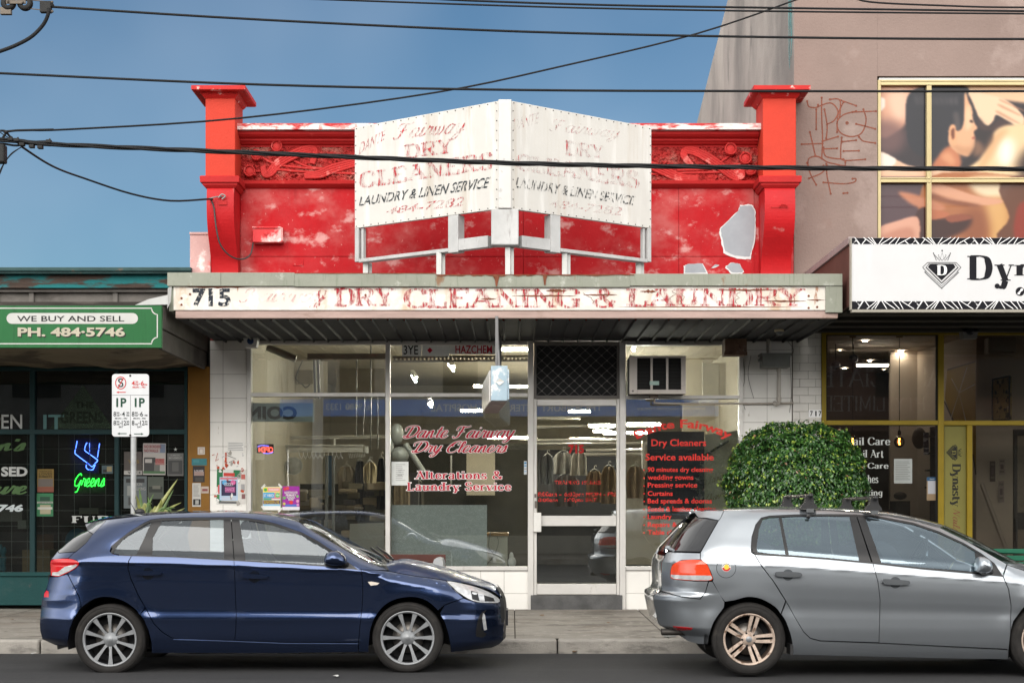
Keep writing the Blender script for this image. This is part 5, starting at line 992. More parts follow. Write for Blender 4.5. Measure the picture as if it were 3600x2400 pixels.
camhouse(853, 1180, 908, 1221, 20.55, 'white square security camera with blue lens above the left tiled pier', whp, mat('lens_blue', (.02, .045, .12), .15))
camhouse(3378, 1142, 3444, 1190, 20.3, 'grey square security camera hanging above the yellow salon front', mat('housing_grey', (.12, .12, .115), .5), mat('lens_black', (.01, .01, .012), .15))
DCm = thing('dome_camera', 'cream dome security camera under the right end of the red shop awning', 'camera', P(2741, 1148, 19.6))
m = MB(); R = 19 * 19.6 / F; c = P(2741, 1165, 19.6); m.lathe([(R * .8, .16), (R, .07), (R, .02), (R * .95, 0), (R * .85, -.003), (0, -.003)], c, 'z', 20); obj('housing', m, mat('housing_cream', (.58, .50, .36), .4), DCm)
m = MB(); m.ell(c, (R * .82, R * .82, R * .72), 16, 10); obj('lens', m, mat('lens_grey', (.10, .11, .12), .1), DCm)
HB = thing('hanging_light_box', 'worn pale blue metal light box hung end-on under the shop awning', 'light box', P(1757, 1295, 18.15))
blu = mat('worn_blue_metal', (.30, .39, .45), .4, .1, var=.1, vs=6, layers=[((.66, .66, .64), 7, .52, .62), ((.22, .13, .08), 11, .62, .70)], bump=.08); sil = mat('worn_silver', (.50, .48, .46), .4, .3, var=.15, vs=5, layers=[((.20, .14, .10), 9, .58, .7)])
skew = lambda m: [setattr(v, 'x', v.x - .055 * max(0, v.y - 18.15)) for v in m.v]
x0, x1 = P(1727, 0, 18.15).x, P(1783, 0, 18.15).x; z0, z1_ = P(0, 1411, 18.15).z, P(0, 1292, 18.15).z
m = MB(); m.box(x0, x1, 18.15, 20.4, z0, z1_); skew(m); obj('case', m, mat('case_dark_metal', (.16, .15, .14), .4, .3, var=.3, vs=4, layers=[((.4, .38, .36), 8, .56, .66)]), HB, bevel=.004)
m = MB(); m.box(x0 - .004, x1 + .004, 18.135, 18.149, z0 + .01, z1_ + .02); m.box(x0 - .022, x0 - .006, 18.16, 20.4, z0 - .005, z1_ - .03, 1); m.box(x1 + .006, x1 + .022, 18.12, 20.4, z0 + .02, z1_ - .02, 0); skew(m); obj('end_plate', m, [blu, sil], HB, bevel=.004)
m = MB(); c = P(1757, 1342, 18.13); m.add([c + Vector((-.045, 0, 0)), c + Vector((0, -.012, .038)), c + Vector((.05, 0, .005)), c + Vector((0, -.012, -.038))], [(0, 1, 2, 3)]); obj('maker_badge', m, mat('badge', (.6, .58, .54), .4), HB)
m = MB(); c = P(1755, 1292, 18.2); m.tube([(c.x, 18.25, z1_), (c.x - .03, 18.55, 3.62)], .014, 8); m.tube([(c.x, 20.2, z1_), (c.x, 20.2, 3.62)], .014, 8); m.box(c.x - .045, c.x - .012, 18.34, 18.40, z1_ - .0, 3.62); obj('hanger_rod', m, mat('rod_grey', (.16, .16, .16), .5, .3), HB)
AC = thing('air_conditioner', 'old cream window air conditioner with black louvres above the transom', 'air conditioner', P(2307, 1383, 20.4))
accr = mat('aircon_cream', (.60, .55, .51), .45, var=.06, layers=[((.3, .24, .2), 6, .64, .76)])
m = MB(); d = 20.45; m.fb(2214, 1252, 2410, 1383, d + .02, .65, 1)
for b in ((2213, 1250, 2240, 1384), (2241, 1250, 2411, 1257), (2241, 1369, 2411, 1384), (2395, 1257.3, 2411, 1368.7), (2287, 1257.3, 2295, 1368.7), (2342, 1257.3, 2350, 1368.7)): m.fb(*b, d - .02, .05, 0)
m.lathe([(.014, 0), (.014, -.008), (0, -.008)], P(2225, 1374, d - .02), 'y', 10, 2); obj('case', m, [accr, mat('aircon_dark', (.03, .028, .027), .6), mat('knob_grey', (.25, .22, .2))], AC, bevel=.003)
m = MB()
for k in range(22):
    y = 1261 + k * 4.9
    for a, b in ((2241, 2287), (2295, 2342), (2350, 2395)): m.fb(a, y, b, y + 1.5, d - .004, .02)
obj('louvre', m, mat('louvre_black', (.018, .018, .018), .5), AC)
m = MB(); m.fb(2284, 1339, 2317, 1353, d - .026, .004); obj('sticker', m, mat('sticker_mint', (.42, .58, .53), .5), AC)
m = MB(); m.fb(2286, 1384, 2314, 1397, d + .1, .2, 0); m.tube(catmull([P(2302, 1395, d + .2), P(2302, 1408, d + .2), P(2310, 1416, d + .25), P(2420, 1418, d + .35), P(2600, 1418, d + .36), P(2790, 1416, d + .36)], 5), .012, 7, 1); single('drain_pipe', m, [mat('bracket_brown', (.16, .13, .11)), mat('pipe_worn', (.42, .38, .33), .6, var=.15)], 'thin worn conduit running from the air conditioner across the tiled wall', 'pipe')
m = MB(); m.fb(2549, 1190, 2626, 1246, 20.3, .3); m.fb(2546, 1236, 2628, 1248, 20.29, .05); single('metal_box', m, mat('rusty_box', (.11, .065, .045), .8, var=.3, vs=6, layers=[((.24, .2, .17), 5, .58, .7), ((.06, .03, .02), 9, .55, .7)], bump=.3), 'rusty brown metal box under the awning right of the window', 'box', None, .006)
m = MB(); m.fb(2681, 1244, 2779, 1290, 20.55, .25); m.fb(2676, 1240, 2784, 1248, 20.53, .28); m.fb(2668, 1258, 2681, 1270, 20.6, .1); single('rain_head', m, mat('rain_head_grey', (.16, .165, .155), .5, var=.15, vs=5, layers=[((.3, .3, .27), 6, .62, .75)]), 'grey metal rain head box on the tiled wall', 'box', None, .006)
pvc = mat('pvc_dirty', (.44, .41, .37), .45, var=.12, vs=7, layers=[((.22, .18, .14), 6, .6, .75, (1, 1, .3))])
m = MB(); m.tube([P(2703, 1192, 20.65), P(2703, 1242, 20.65)], .03, 12); single('downpipe', m, pvc, 'short white pipe joining the awning soffit to the grey rain head', 'pipe')
m = MB(); m.tube(catmull([P(2738, 1290, 20.7), P(2738, 1340, 20.7), P(2738, 1400, 20.7), P(2738, 1412, 20.72), P(2730, 1420, 20.76), P(2722, 1416, 20.82)], 5), .027, 12)
for y in (1294, 1396): m.tube([P(2738, y, 20.7), P(2738, y + 12, 20.7)], .032, 12)
single('downpipe', m, pvc, 'white downpipe with elbow below the grey rain head', 'pipe')
m = MB(); r2 = random.Random(2)
for pts in ([(2640, 1250), (2630, 1320), (2650, 1400)], [(2770, 1200), (2790, 1230), (2775, 1260)], [(2778, 1290), (2782, 1380), (2776, 1450)], [(2613, 1260), (2618, 1330), (2607, 1390), (2620, 1440)]): m.tube(catmull([P(x, y, DF - .03) for x, y in pts], 5), .003, 5)
single('loose_wires', m, mat('wire_grey', (.12, .1, .09)), 'thin loose wires straggling over the tiled wall right of the window', 'wire')
# bench
BN = thing('bench', 'brown slatted street bench behind the blue car bonnet', 'bench', P(1380, 0, 19.7).xy.to_3d() + Vector((0, 0, .17)))
bw = mat('bench_brown', (.075, .028, .022), .45, var=.2, vs=4); xa, xb = P(1130, 0, 19.7).x, P(1563, 0, 19.7).x
m = MB(); zt_ = P(0, 1950, 19.7).z
for k in range(3): m.box(xa, xb, 20.0 - .02 * k, 20.03 - .02 * k, zt_ - .045 - .12 * k - .06, zt_ - .12 * k)
obj('backrest', m, bw, BN, bevel=.006); m = MB()
for k in range(4): m.box(xa, xb, 19.5 + .12 * k, 19.6 + .12 * k, .60, .635)
obj('seat', m, bw, BN, bevel=.006)
for px in (1541, 1150):
    c = P(px, 0, 19.5).x; m = MB(); m.prism([(c - .06, .17), (c + .06, .17), (c + .06, .82), (c + .045, .86), (c, .875), (c - .045, .86), (c - .06, .82)], lambda p, t: Vector((p[0], t, p[1])), 19.42, 19.98); obj('arm_frame', m, mat('bench_cast_grey', (.36, .37, .38), .45, .3), BN, bevel=.008)

# ================================================================ plants
def leafmesh(m, c, nrm, up, L, W, mi, fold=.25):
    s = nrm.cross(up).normalized(); t = (up - nrm * up.dot(nrm)).normalized(); 
    a = c - t * L * .5; b = c + t * L * .5 - nrm * L * .12; l = c - s * W * .5 + nrm * W * fold; r = c + s * W * .5 + nrm * W * fold; k = c + nrm * 0
    m.add([a, r, b, l, k], [(0, 1, 4), (1, 2, 4), (2, 3, 4), (3, 0, 4)], mi, True)
HD = 19.5; hc = P(2797, 0, HD); HX, HZ0, HZT = hc.x, .95, P(0, 1488, HD).z; RXr, RYr = 246 * HD / F, .80
HG = thing('topiary_bush', 'dense round clipped evergreen bush with fresh lime tips behind the silver car', 'bush', (HX, HD, .17))
rg_ = random.Random(11); m = MB()
def bush_pt(th, ph, k=1.0):
    # superellipsoid dome, flatter sides
    cz, sz = math.cos(th), math.sin(th); e = .78
    r = sz ** .72 if sz > 0 else 0; z = math.copysign(abs(cz) ** .9, cz)
    bump = 1 + .022 * math.sin(5 * ph + 3 * th) + .018 * math.sin(9 * ph - 6 * th + 1) + .03 * math.sin(14 * th + 4 * ph)
    return Vector((HX + RXr * r * math.cos(ph) * k * bump, HD + RYr * r * math.sin(ph) * k * bump, 1.66 + (HZT - 1.66) * z * k * bump))
cnt = 0
while cnt < 27000:
    th = math.acos(rg_.uniform(-.75, 1)); ph = rg_.uniform(0, 2 * math.pi)
    if math.sin(ph) > .55 and rg_.random() < .75: continue
    k = 1 - abs(rg_.gauss(0, .05)); 
    clump = math.sin(7 * ph + 11 * th) * math.sin(13 * th - 5 * ph) * .5 + .5
    if clump < .22 and k > .96: k -= .07
    c = bush_pt(th, ph, k); n = (c - Vector((HX, HD, 1.5))).normalized()
    n = (n + Vector((rg_.gauss(0, .55), rg_.gauss(0, .55), rg_.gauss(.15, .5)))).normalized(); up = Vector((rg_.gauss(0, .6), rg_.gauss(0, .6), 1)).normalized()
    q = rg_.random(); young = k > .985 and q < .11
    mi = 2 if young else (1 if q < .45 else (3 if q > .985 else 0)); L = rg_.uniform(.034, .066) * (.9 if young else 1)
    leafmesh(m, c, n, up, L, L * rg_.uniform(.42, .58), mi); cnt += 1
for k in range(180):
    th = math.acos(rg_.uniform(-.2, 1)); ph = rg_.uniform(0, 2 * math.pi); c = bush_pt(th, ph, 1.01); n = (c - Vector((HX, HD, 1.5))).normalized()
    for j in range(3): leafmesh(m, c + n * .012 * j + Vector((rg_.gauss(0, .012), rg_.gauss(0, .012), 0)), (n + Vector((rg_.gauss(0, .5), rg_.gauss(0, .5), .2))).normalized(), (n + Vector((0, 0, .8))).normalized(), .045, .022, 2)
def leafmat(name, col, tr=.25): 
    if name in MATS: return MATS[name]
    mm_ = mat(name, col, .32, var=.35, vs=30, spec=.5); b = mm_.node_tree.nodes['Principled BSDF']; b.inputs['Transmission Weight'].default_value = 0; b.inputs['Subsurface Weight'].default_value = tr * .3; b.inputs['Subsurface Radius'].default_value = (.01, .02, .005); return mm_
obj('crown', m, [leafmat('leaf_dark', (.021, .064, .016)), leafmat('leaf_mid', (.055, .135, .026)), leafmat('leaf_lime', (.22, .30, .045)), leafmat('leaf_brown', (.22, .13, .07))], HG, fix=False)
m = MB(); m.ell((HX, HD, 1.62), (RXr * .86, RYr * .86, (HZT - 1.62) * .88), 24, 14); obj('inner_core', m, mat('bush_inner', (.012, .022, .010), .9), HG)  # solid dark core filling the crown behind the leaves
m = MB(); m.tube([(HX, HD, .15), (HX + .03, HD, .6), (HX, HD, 1.1)], [.09, .07, .06], 10); obj('trunk', m, mat('bark', (.10, .07, .05), .9, var=.3, vs=12, bump=.5), HG)
m = MB(); m.lathe([(.0, .0), (.34, .0), (.42, .5), (.45, .5), (.45, .55), (.38, .55), (.36, .48), (0, .48)], (HX, HD, .17), 'z', 24); obj('planter', m, mat('planter_grey', (.2, .19, .18), .8, bump=.2), HG)
YP = thing('spiky_plant', 'spiky strap-leaved plant at the kerb beside the parking sign pole', 'plant', (P(500, 0, 16.9).x, 17.0, .14)); m = MB(); base = P(505, 1850, 17.0)
rg_ = random.Random(6)
def strap(tip, bow, w_, mi, dz=0):
    t = P(tip[0], tip[1], 17.0 + dz); b = base + Vector((rg_.uniform(-.12, .12), rg_.uniform(-.05, .05), -.25)); md = (b + t) / 2 + Vector((0, 0, bow)); q = catmull([b, md, t], 7); L = len(q); vs = []
    for i, p in enumerate(q):
        d_ = (q[min(i + 1, L - 1)] - q[max(i - 1, 0)]).normalized(); s = d_.cross(Vector((0, 1, 0))).normalized(); ww = w_ * (1 - (i / (L - 1)) ** 2.5) + .001; vs += [p - s * ww, p + Vector((0, -.012, 0)), p + s * ww]
    m.add(vs, [(3 * i, 3 * i + 1, 3 * i + 4, 3 * i + 3) for i in range(L - 1)] + [(3 * i + 1, 3 * i + 2, 3 * i + 5, 3 * i + 4) for i in range(L - 1)], mi, True)
for tip, bow in (((625, 1682), .05), ((610, 1720), .0), ((638, 1765), .12), ((605, 1790), .15), ((650, 1785), .08), ((470, 1720), .02), ((490, 1716), .06), ((520, 1745), .1), ((560, 1800), .2), ((463, 1760), .1), ((455, 1810), .05), ((590, 1770), .02), ((540, 1735), .05), ((500, 1790), .2), ((478, 1740), .15), ((570, 1750), .12), ((600, 1808), .2), ((535, 1770), .2)): strap(tip, bow, rg_.uniform(.016, .028), 0 if rg_.random() < .6 else 1, rg_.uniform(-.15, .3))
for k in range(26): strap((rg_.uniform(455, 620), rg_.uniform(1770, 1850)), rg_.uniform(.0, .25), rg_.uniform(.014, .024), rg_.randrange(2), rg_.uniform(-.2, .4))
obj('leaves', m, [leafmat('strap_green', (.065, .12, .025)), leafmat('strap_yellow', (.22, .23, .07))], YP, fix=False)
m = MB(); m.tube([(base.x, 17.0, .12), (base.x, 17.0, base.z - .1)], [.06, .05], 8); obj('stem', m, mat('bark', (.1, .07, .05)), YP)
m = MB(); c0 = P(3400, 1938, 18.8); c1 = P(3760, 1975, 18.8)
for k in range(4): m.box(c0.x, c1.x, 18.5 + .01 * k, 18.53 + .01 * k, .72 + .075 * k, .78 + .075 * k)
m.add([(c0.x, 18.5, .975), (c1.x, 18.5, .93), (c1.x, 18.95, .93), (c0.x, 18.95, .985)], [(0, 1, 2, 3)]); m.box(c0.x, c0.x + .05, 18.54, 18.9, .17, .97); m.box(c1.x - .05, c1.x, 18.54, 18.9, .17, .92)
single('slatted_bench', m, mat('bench_green', (.012, .095, .055), .5, var=.15), 'green slatted bench end past the bonnet of the silver car', 'bench', None, .006)
# ================================================================ cars: panels traced in side view and lifted onto a shaped body surface
def pchip(xs, ys):
    xs = np.array(xs, float); ys = np.array(ys, float); h = np.diff(xs); d = np.diff(ys) / h; mm_ = np.zeros(len(xs)); mm_[0], mm_[-1] = d[0], d[-1]
    for i in range(1, len(xs) - 1):
        if d[i - 1] * d[i] > 0: w1, w2 = 2 * h[i] + h[i - 1], h[i] + 2 * h[i - 1]; mm_[i] = (w1 + w2) / (w1 / d[i - 1] + w2 / d[i])
    def f(x):
        x = np.clip(np.asarray(x, float), xs[0], xs[-1]); i = np.clip(np.searchsorted(xs, x) - 1, 0, len(xs) - 2); t = (x - xs[i]) / h[i]
        return ys[i] * (1 + 2 * t) * (1 - t) ** 2 + h[i] * mm_[i] * t * (1 - t) ** 2 + ys[i + 1] * t * t * (3 - 2 * t) + h[i] * mm_[i + 1] * t * t * (t - 1)
    return f
class Car:
    def __init__(s, D, W0, px, py, prof_lo, prof_hi, crease, belt, rail, front, rear, xf, xr, ef, er, wheels, R, flare=.011):
        s.D, s.W0, s.Yc, s.px, s.py = D, W0, D + W0, px, py
        s.wheels = wheels; s.R = R; s.flare = flare
        s.lo = pchip(*prof_lo); s.hi = pchip(*prof_hi); s.cz0 = prof_lo[0][-1]
        pt = lambda l, hw: [s.raw(u, v, hw) for u, v in l]
        c = pt(crease, W0); s.crease = (np.array([p[0] for p in c]), np.array([p[1] for p in c]))
        b = pt(belt, W0 - .03); s.belt = (np.array([p[0] for p in b]), np.array([p[1] for p in b]))
        r = pt(rail, .6); s.rail = (np.array([p[0] for p in r]), np.array([p[1] for p in r]))
        f = sorted([(p[1], p[0]) for p in pt(front, ef)]); s.fz = (np.array([p[0] for p in f]), np.array([p[1] for p in f]))
        f = sorted([(p[1], p[0]) for p in pt(rear, er)]); s.rz = (np.array([p[0] for p in f]), np.array([p[1] for p in f]))
        s.xf, s.xr, s.ef, s.er = xf, xr, ef / W0, er / W0
    def raw(s, u, v, hw):
        d = s.Yc - hw; return ((s.px(u) - CX) * d / F, EYE + (HY - s.py(v)) * d / F)
    def S(s, x, z):
        x = np.asarray(x, float); z = np.asarray(z, float)
        zc = np.interp(x, *s.crease); zb = np.interp(x, *s.belt); zr = np.interp(x, *s.rail)
        zl = z - (zc - s.cz0)
        w_lo = s.lo(np.where(z < .45, z, .45 + (z - .45) * (s.cz0 - .45) / np.maximum(zc - .45, .05)))
        w_hi = s.hi((z - zc))                                  # measured upward from the crease
        w = np.where(z <= zc, w_lo, w_hi)
        k = np.clip(1 - (zr - z) / .085, 0, 1.3); w = w - .075 * k ** 2
        for (wx, wz) in s.wheels:
            r = np.hypot(x - wx, (z - wz)); w = w + s.flare * np.exp(-((r - s.R * 1.16) / .085) ** 2)
        xe = np.interp(z, *s.fz); u = np.clip((x - (xe - s.xf)) / s.xf, 0, 1.15); w = w * (1 - (1 - s.ef) * u ** 3.4)
        xe = np.interp(z, *s.rz); u = np.clip(((xe + s.xr) - x) / s.xr, 0, 1.15); w = w * (1 - (1 - s.er) * u ** 3.4)
        return np.maximum(w, .02)
    def sol(s, u, v):
        hw = s.W0 * .8
        for _ in range(14):
            x, z = s.raw(u, v, hw); hw = .5 * hw + .5 * float(s.S(x, z))
        return x, z
    def pts(s, l): return [s.sol(u, v) for u, v in l]
    def N(s, x, z):
        e = .004; gx = (s.S(x + e, z) - s.S(x - e, z)) / (2 * e); gz = (s.S(x, z + e) - s.S(x, z - e)) / (2 * e); n = np.stack([-gx, np.ones_like(gx), -gz], -1); return n / np.linalg.norm(n, axis=-1, keepdims=True)
def dens(p, st, closed=True):
    o = []; L = len(p)
    for i in range(L if closed else L - 1):
        a, b = p[i], p[(i + 1) % L]; n = max(1, int(math.hypot(b[0] - a[0], b[1] - a[1]) / st)); o += [(a[0] + (b[0] - a[0]) * k / n, a[1] + (b[1] - a[1]) * k / n) for k in range(n)]
    return o if closed else o + [p[-1]]
def sm(l, n=4): return [(v.x, v.y) for v in catmull([(a, b, 0) for a, b in l], n)]
def inset(p, d):
    a = np.array(p); n = len(a); area = .5 * np.sum(a[:, 0] * np.roll(a[:, 1], -1) - np.roll(a[:, 0], -1) * a[:, 1])
    e = np.roll(a, -1, 0) - a; e /= np.maximum(np.linalg.norm(e, axis=1, keepdims=True), 1e-9); nrm = np.stack([-e[:, 1], e[:, 0]], 1) * (1 if area > 0 else -1)
    m_ = nrm + np.roll(nrm, 1, 0); l = np.linalg.norm(m_, axis=1, keepdims=True); m_ = m_ / np.maximum(l, .5); return (a + m_ * d * np.minimum(1 / np.maximum(l / 2, .6), 1.4)).tolist()
def panel(car, name, poly_, mt, parent, gap=.0028, off=0.0, grid=.024, skirt=.018, far=True, label=None, flat=None):
    """poly_ in traced pixels; builds the near panel and its mirror image on the far side."""
    q = car.pts(dens(poly_, 9)); q = inset(q, gap); P2 = np.array(q); n = len(q)
    lo, hi = P2.min(0), P2.max(0); gx, gz = np.meshgrid(np.arange(lo[0], hi[0], grid), np.arange(lo[1], hi[1], grid * .8)); G_ = np.stack([gx.ravel(), gz.ravel()], 1)
    ins = np.zeros(len(G_), bool); dist = np.full(len(G_), 9.)
    for i in range(n):
        a, b = P2[i], P2[(i + 1) % n]
        if a[1] != b[1]: ins ^= ((a[1] > G_[:, 1]) != (b[1] > G_[:, 1])) & (G_[:, 0] < (b[0] - a[0]) * (G_[:, 1] - a[1]) / (b[1] - a[1]) + a[0])
        e = b - a; t = np.clip(((G_ - a) @ e) / max(e @ e, 1e-12), 0, 1); dist = np.minimum(dist, np.linalg.norm(G_ - (a + t[:, None] * e), axis=1))
    G_ = G_[ins & (dist > grid * .45)]
    r = mgeo.delaunay_2d_cdt([Vector(p) for p in q] + [Vector(p) for p in G_], [], [list(range(n))], 1, 1e-5)
    V, Fc = np.array([(v.x, v.y) for v in r[0]]), r[2]
    hw = car.S(V[:, 0], V[:, 1]) - off; Nn = car.N(V[:, 0], V[:, 1])
    Bq = np.array(q); bh = car.S(Bq[:, 0], Bq[:, 1]) - off; Bn = car.N(Bq[:, 0], Bq[:, 1]); outs = []
    for sg in ((-1, 1) if far else (-1,)):
        m = MB(); vs = [(x, car.Yc + sg * h, z) for (x, z), h in zip(V, hw)]; fs = []
        for f in Fc:
            a, b, c = (Vector(vs[i]) for i in f[:3]); nn = (b - a).cross(c - a); fs.append(list(f) if nn.y * sg > 0 else list(f)[::-1])
        m.add(vs, fs, 0, True); k = len(vs)
        if skirt:
            top = [(x, car.Yc + sg * h, z) for (x, z), h in zip(Bq, bh)]; bot = [(t[0] - nn[0] * skirt, t[1] - sg * nn[1] * skirt, t[2] - nn[2] * skirt) for t, nn in zip(top, Bn)]
            m.add(top + bot, [(i, (i + 1) % n, n + (i + 1) % n, n + i) for i in range(n)], 0, False)
        m.n = {1: 1}; o = obj(name, m, mt, parent, label if sg < 0 else None, fix=False)
        me = o.data; nr = np.zeros((len(me.vertices), 3)); me.vertices.foreach_get('normal', nr.ravel()) if False else None
        nv = [(nn[0], sg * nn[1], nn[2]) for nn in Nn] + [(0, 0, 0)] * (len(me.vertices) - k)
        me.normals_split_custom_set_from_vertices(nv); outs.append(o)
    return outs
def strip(car, name, line_, wd, mt, parent, off=-.002, th=.012, far=True, wd2=None, closed=False):
    q = np.array(car.pts(dens(line_, 9, closed))); L = len(q); outs = []
    t = np.roll(q, -1, 0) - np.roll(q, 1, 0)
    if not closed: t[0] = q[1] - q[0]; t[-1] = q[-1] - q[-2]
    t /= np.maximum(np.linalg.norm(t, axis=1, keepdims=True), 1e-9); nr = np.stack([-t[:, 1], t[:, 0]], 1); A, B_ = q + nr * wd / 2, q - nr * wd / 2
    for sg in ((-1, 1) if far else (-1,)):
        m = MB(); rows = []
        for X_, o_ in ((A, off + th), (A, off), (B_, off), (B_, off + th)): h = car.S(X_[:, 0], X_[:, 1]) - o_; rows.append([(x, car.Yc + sg * hh, z) for (x, z), hh in zip(X_, h)])
        n = L if closed else L - 1
        m.add(sum(rows, []), [(r_ * L + i, r_ * L + (i + 1) % L, (r_ + 1) * L + (i + 1) % L, (r_ + 1) * L + i) for r_ in range(3) for i in range(n)], 0, False); outs.append(obj(name, m, mt, parent))
    return outs
def loft(car, name, rail, cen, mt, parent, exp=2.4, n=22, rows=None, drop=0.0, mats=None, closed_under=False):
    """surface across the car between the two rails; rail and centre lines traced separately."""
    rr_ = [Vector((*c, 0)) for c in car.pts(rail)]; cc = [Vector((*car.raw(u, v, .03), 0)) for u, v in cen]
    def resamp(l, k):
        c = catmull(l, 8); acc = [0]
        for a, b in zip(c, c[1:]): acc.append(acc[-1] + (b - a).length)
        out = []
        for j in range(k):
            t = acc[-1] * j / (k - 1); i = min(max(np.searchsorted(acc, t) - 1, 0), len(c) - 2); f = (t - acc[i]) / max(acc[i + 1] - acc[i], 1e-9); out.append(c[i].lerp(c[i + 1], f))
        return out
    k = rows or 26; rr_, cc = resamp(rr_, k), resamp(cc, k); hw = [float(car.S(p.x, p.y)) for p in rr_]; ts = [math.sin(math.pi / 2 * (-1 + 2 * j / n)) for j in range(n + 1)]
    def fn(i, t):
        g = 1 - abs(t) ** exp; a = rr_[i]; c = cc[i]; return Vector((a.x + (c.x - a.x) * g, car.Yc + t * hw[i], a.y + (c.y - a.y) * g - drop))
    m = MB(); m.sheet(fn, range(k), ts); return obj(name, m, mt, parent)
def paint(name, col, metal, rough, fl=0.0):
    mt = mat(name, col, rough, metal, var=.03, vs=2, coat=1.0, layers=[(tuple(c * .8 + .02 for c in col), 3, .62, .9, (1, 1, 2), .35)]); return mt
chrome = mat('chrome', (.75, .75, .75), .12, 1, var=0); trim = mat('trim_black', (.012, .012, .013), .35, var=0, spec=.4); plast = mat('plastic_black', (.020, .020, .021), .55, var=.1, spec=.4); tyrem = mat('tyre_rubber', (.022, .0205, .0195), .78, var=.2, vs=14, layers=[((.06, .052, .045), 9, .56, .78, (1, 1, 1), .5)], bump=.12, bs=60)
inner = mat('cabin_dark', (.016, .016, .017), .8); seatm = mat('seat_grey', (.07, .072, .075), .85, var=.1); lampr = mat('lamp_red', (.50, .008, .012), .12, var=.15, vs=14, coat=1); lampo = mat('lamp_orange_red', (.66, .06, .02), .12, var=.15, vs=14, coat=1); lampw = mat('lamp_clear', (.55, .56, .57), .1, .3, var=.2, vs=22, coat=1)
def wheel(car, par, c, R, rr_, rimmat, facemat, style, hub, far):
    """wheel = rim with spokes (part), tyre and brake disc (sub-parts); c = (x, z) centre, outer face looking to the near side unless far."""
    x, z = c; sg = 1 if far else -1; y0 = car.Yc + sg * (car.W0 - .030); W = .205
    def Y(t): return y0 - sg * t            # t measured inwards from the outer face
    def lat(m, prof, n=48, mi=0, smo=True): m.lathe([(r, Y(t) - Y(0)) for r, t in prof], (x, Y(0), z), 'y', n, mi, smo)
    m = MB(); lat(m, [(rr_ - .018, .02), (rr_ - .010, .004), (rr_, .0), (rr_ + .004, .006), (rr_ + .002, .02)], 56, 1); lat(m, [(rr_ - .018, .02), (rr_ - .022, .07), (rr_ - .03, .17)], 48, 0)
    def spoke(pts, t0, t1, mi):      # pts = outline (r along, s across) rotated by a
        pass
    def blade(a, pl, tf, tb):
        ca, sa = math.cos(a), math.sin(a); n = len(pl)
        f = [(x + r * ca - s_ * sa, Y(tf(r)), z + r * sa + s_ * ca) for r, s_ in pl]; b = [(x + r * ca - s_ * sa, Y(tb), z + r * sa + s_ * ca) for r, s_ in pl]
        m.add(f, [tuple(range(n))], 1); m.add(f + b, [(i, (i + 1) % n, n + (i + 1) % n, n + i) for i in range(n)], 0)
    tf = lambda r: .012 + .020 * max(0, 1 - (r - .05) / (rr_ - .05)) ** 1.3
    if style == 'ten':
        for k in range(5):
            for s_ in (-1, 1):
                a = RAD(90 + 72 * k + s_ * 17.5 + hub); b_ = -s_ * RAD(0)
                blade(a, [(.035, -.017 + s_ * .004), (.09, -.011), (.155, -.0135), (rr_ - .012, -.022), (rr_ - .012, .022), (.155, .0135), (.09, .011), (.035, .017 + s_ * .004)], tf, .06)
            a = RAD(90 + 72 * k + hub); m.lathe([(.0, 0), (.009, 0), (.011, .02)], (x + .055 * math.cos(a + .63), Y(.03), z + .055 * math.sin(a + .63)), 'y', 8, 2)
    else:
        for k in range(5):
            for s_ in (-1, 1):
                a = RAD(90 + 72 * k + hub); o_ = s_ * .0235
                blade(a, [(.04, o_ * .75 - .012), (.10, o_ - .0135), (rr_ - .01, o_ * 1.12 - .016), (rr_ - .01, o_ * 1.12 + .016), (.10, o_ + .0135), (.04, o_ * .75 + .012)], tf, .065)
            a = RAD(90 + 72 * k + 36 + hub); m.lathe([(.0, 0), (.009, 0), (.011, .02)], (x + .056 * math.cos(a), Y(.026), z + .056 * math.sin(a)), 'y', 8, 2)
    lat(m, [(0, .018), (.030, .018), (.034, .024), (.062, .030), (.068, .05), (.07, .08)], 28, 1); lat(m, [(0, .0145), (.024, .0145), (.028, .019)], 24, 3)
    o = obj('wheel', m, [rimmat, facemat, trim, mat('hub_cap_grey', (.25, .26, .27), .4, .5)], par, fix=True)
    m = MB(); k = R - rr_; prof = [(rr_ - .004, .012), (rr_ + .006, .001), (rr_ + k * .30, -.009), (rr_ + k * .60, -.006), (rr_ + k * .86, .008), (R - .004, .022), (R, .035)]
    prof += [(R, .06), (R - .006, .062), (R - .006, .068), (R, .070), (R + .001, W / 2 - .004), (R - .006, W / 2 - .002), (R - .006, W / 2 + .004), (R + .001, W / 2 + .006), (R, W - .06), (R - .004, W - .022), (rr_ + k * .6, W + .006), (rr_, W)]
    lat(m, prof, 72)
    m.lathe([(rr_ + k * .66, -.0085), (rr_ + k * .69, -.0095), (rr_ + k * .72, -.006)] if sg < 0 else [(rr_ + k * .66, .0085), (rr_ + k * .69, .0095), (rr_ + k * .72, .006)], (x, Y(0), z), 'y', 72)
    obj('tyre', m, tyrem, o)
    m = MB(); lat(m, [(.03, .085), (.14, .085), (.14, .10), (.03, .10)], 40, 0); lat(m, [(rr_ - .03, .12), (.02, .13)], 30, 1); obj('brake_disc', m, [mat('disc_steel', (.15, .14, .13), .4, .8), inner], o)
    return o
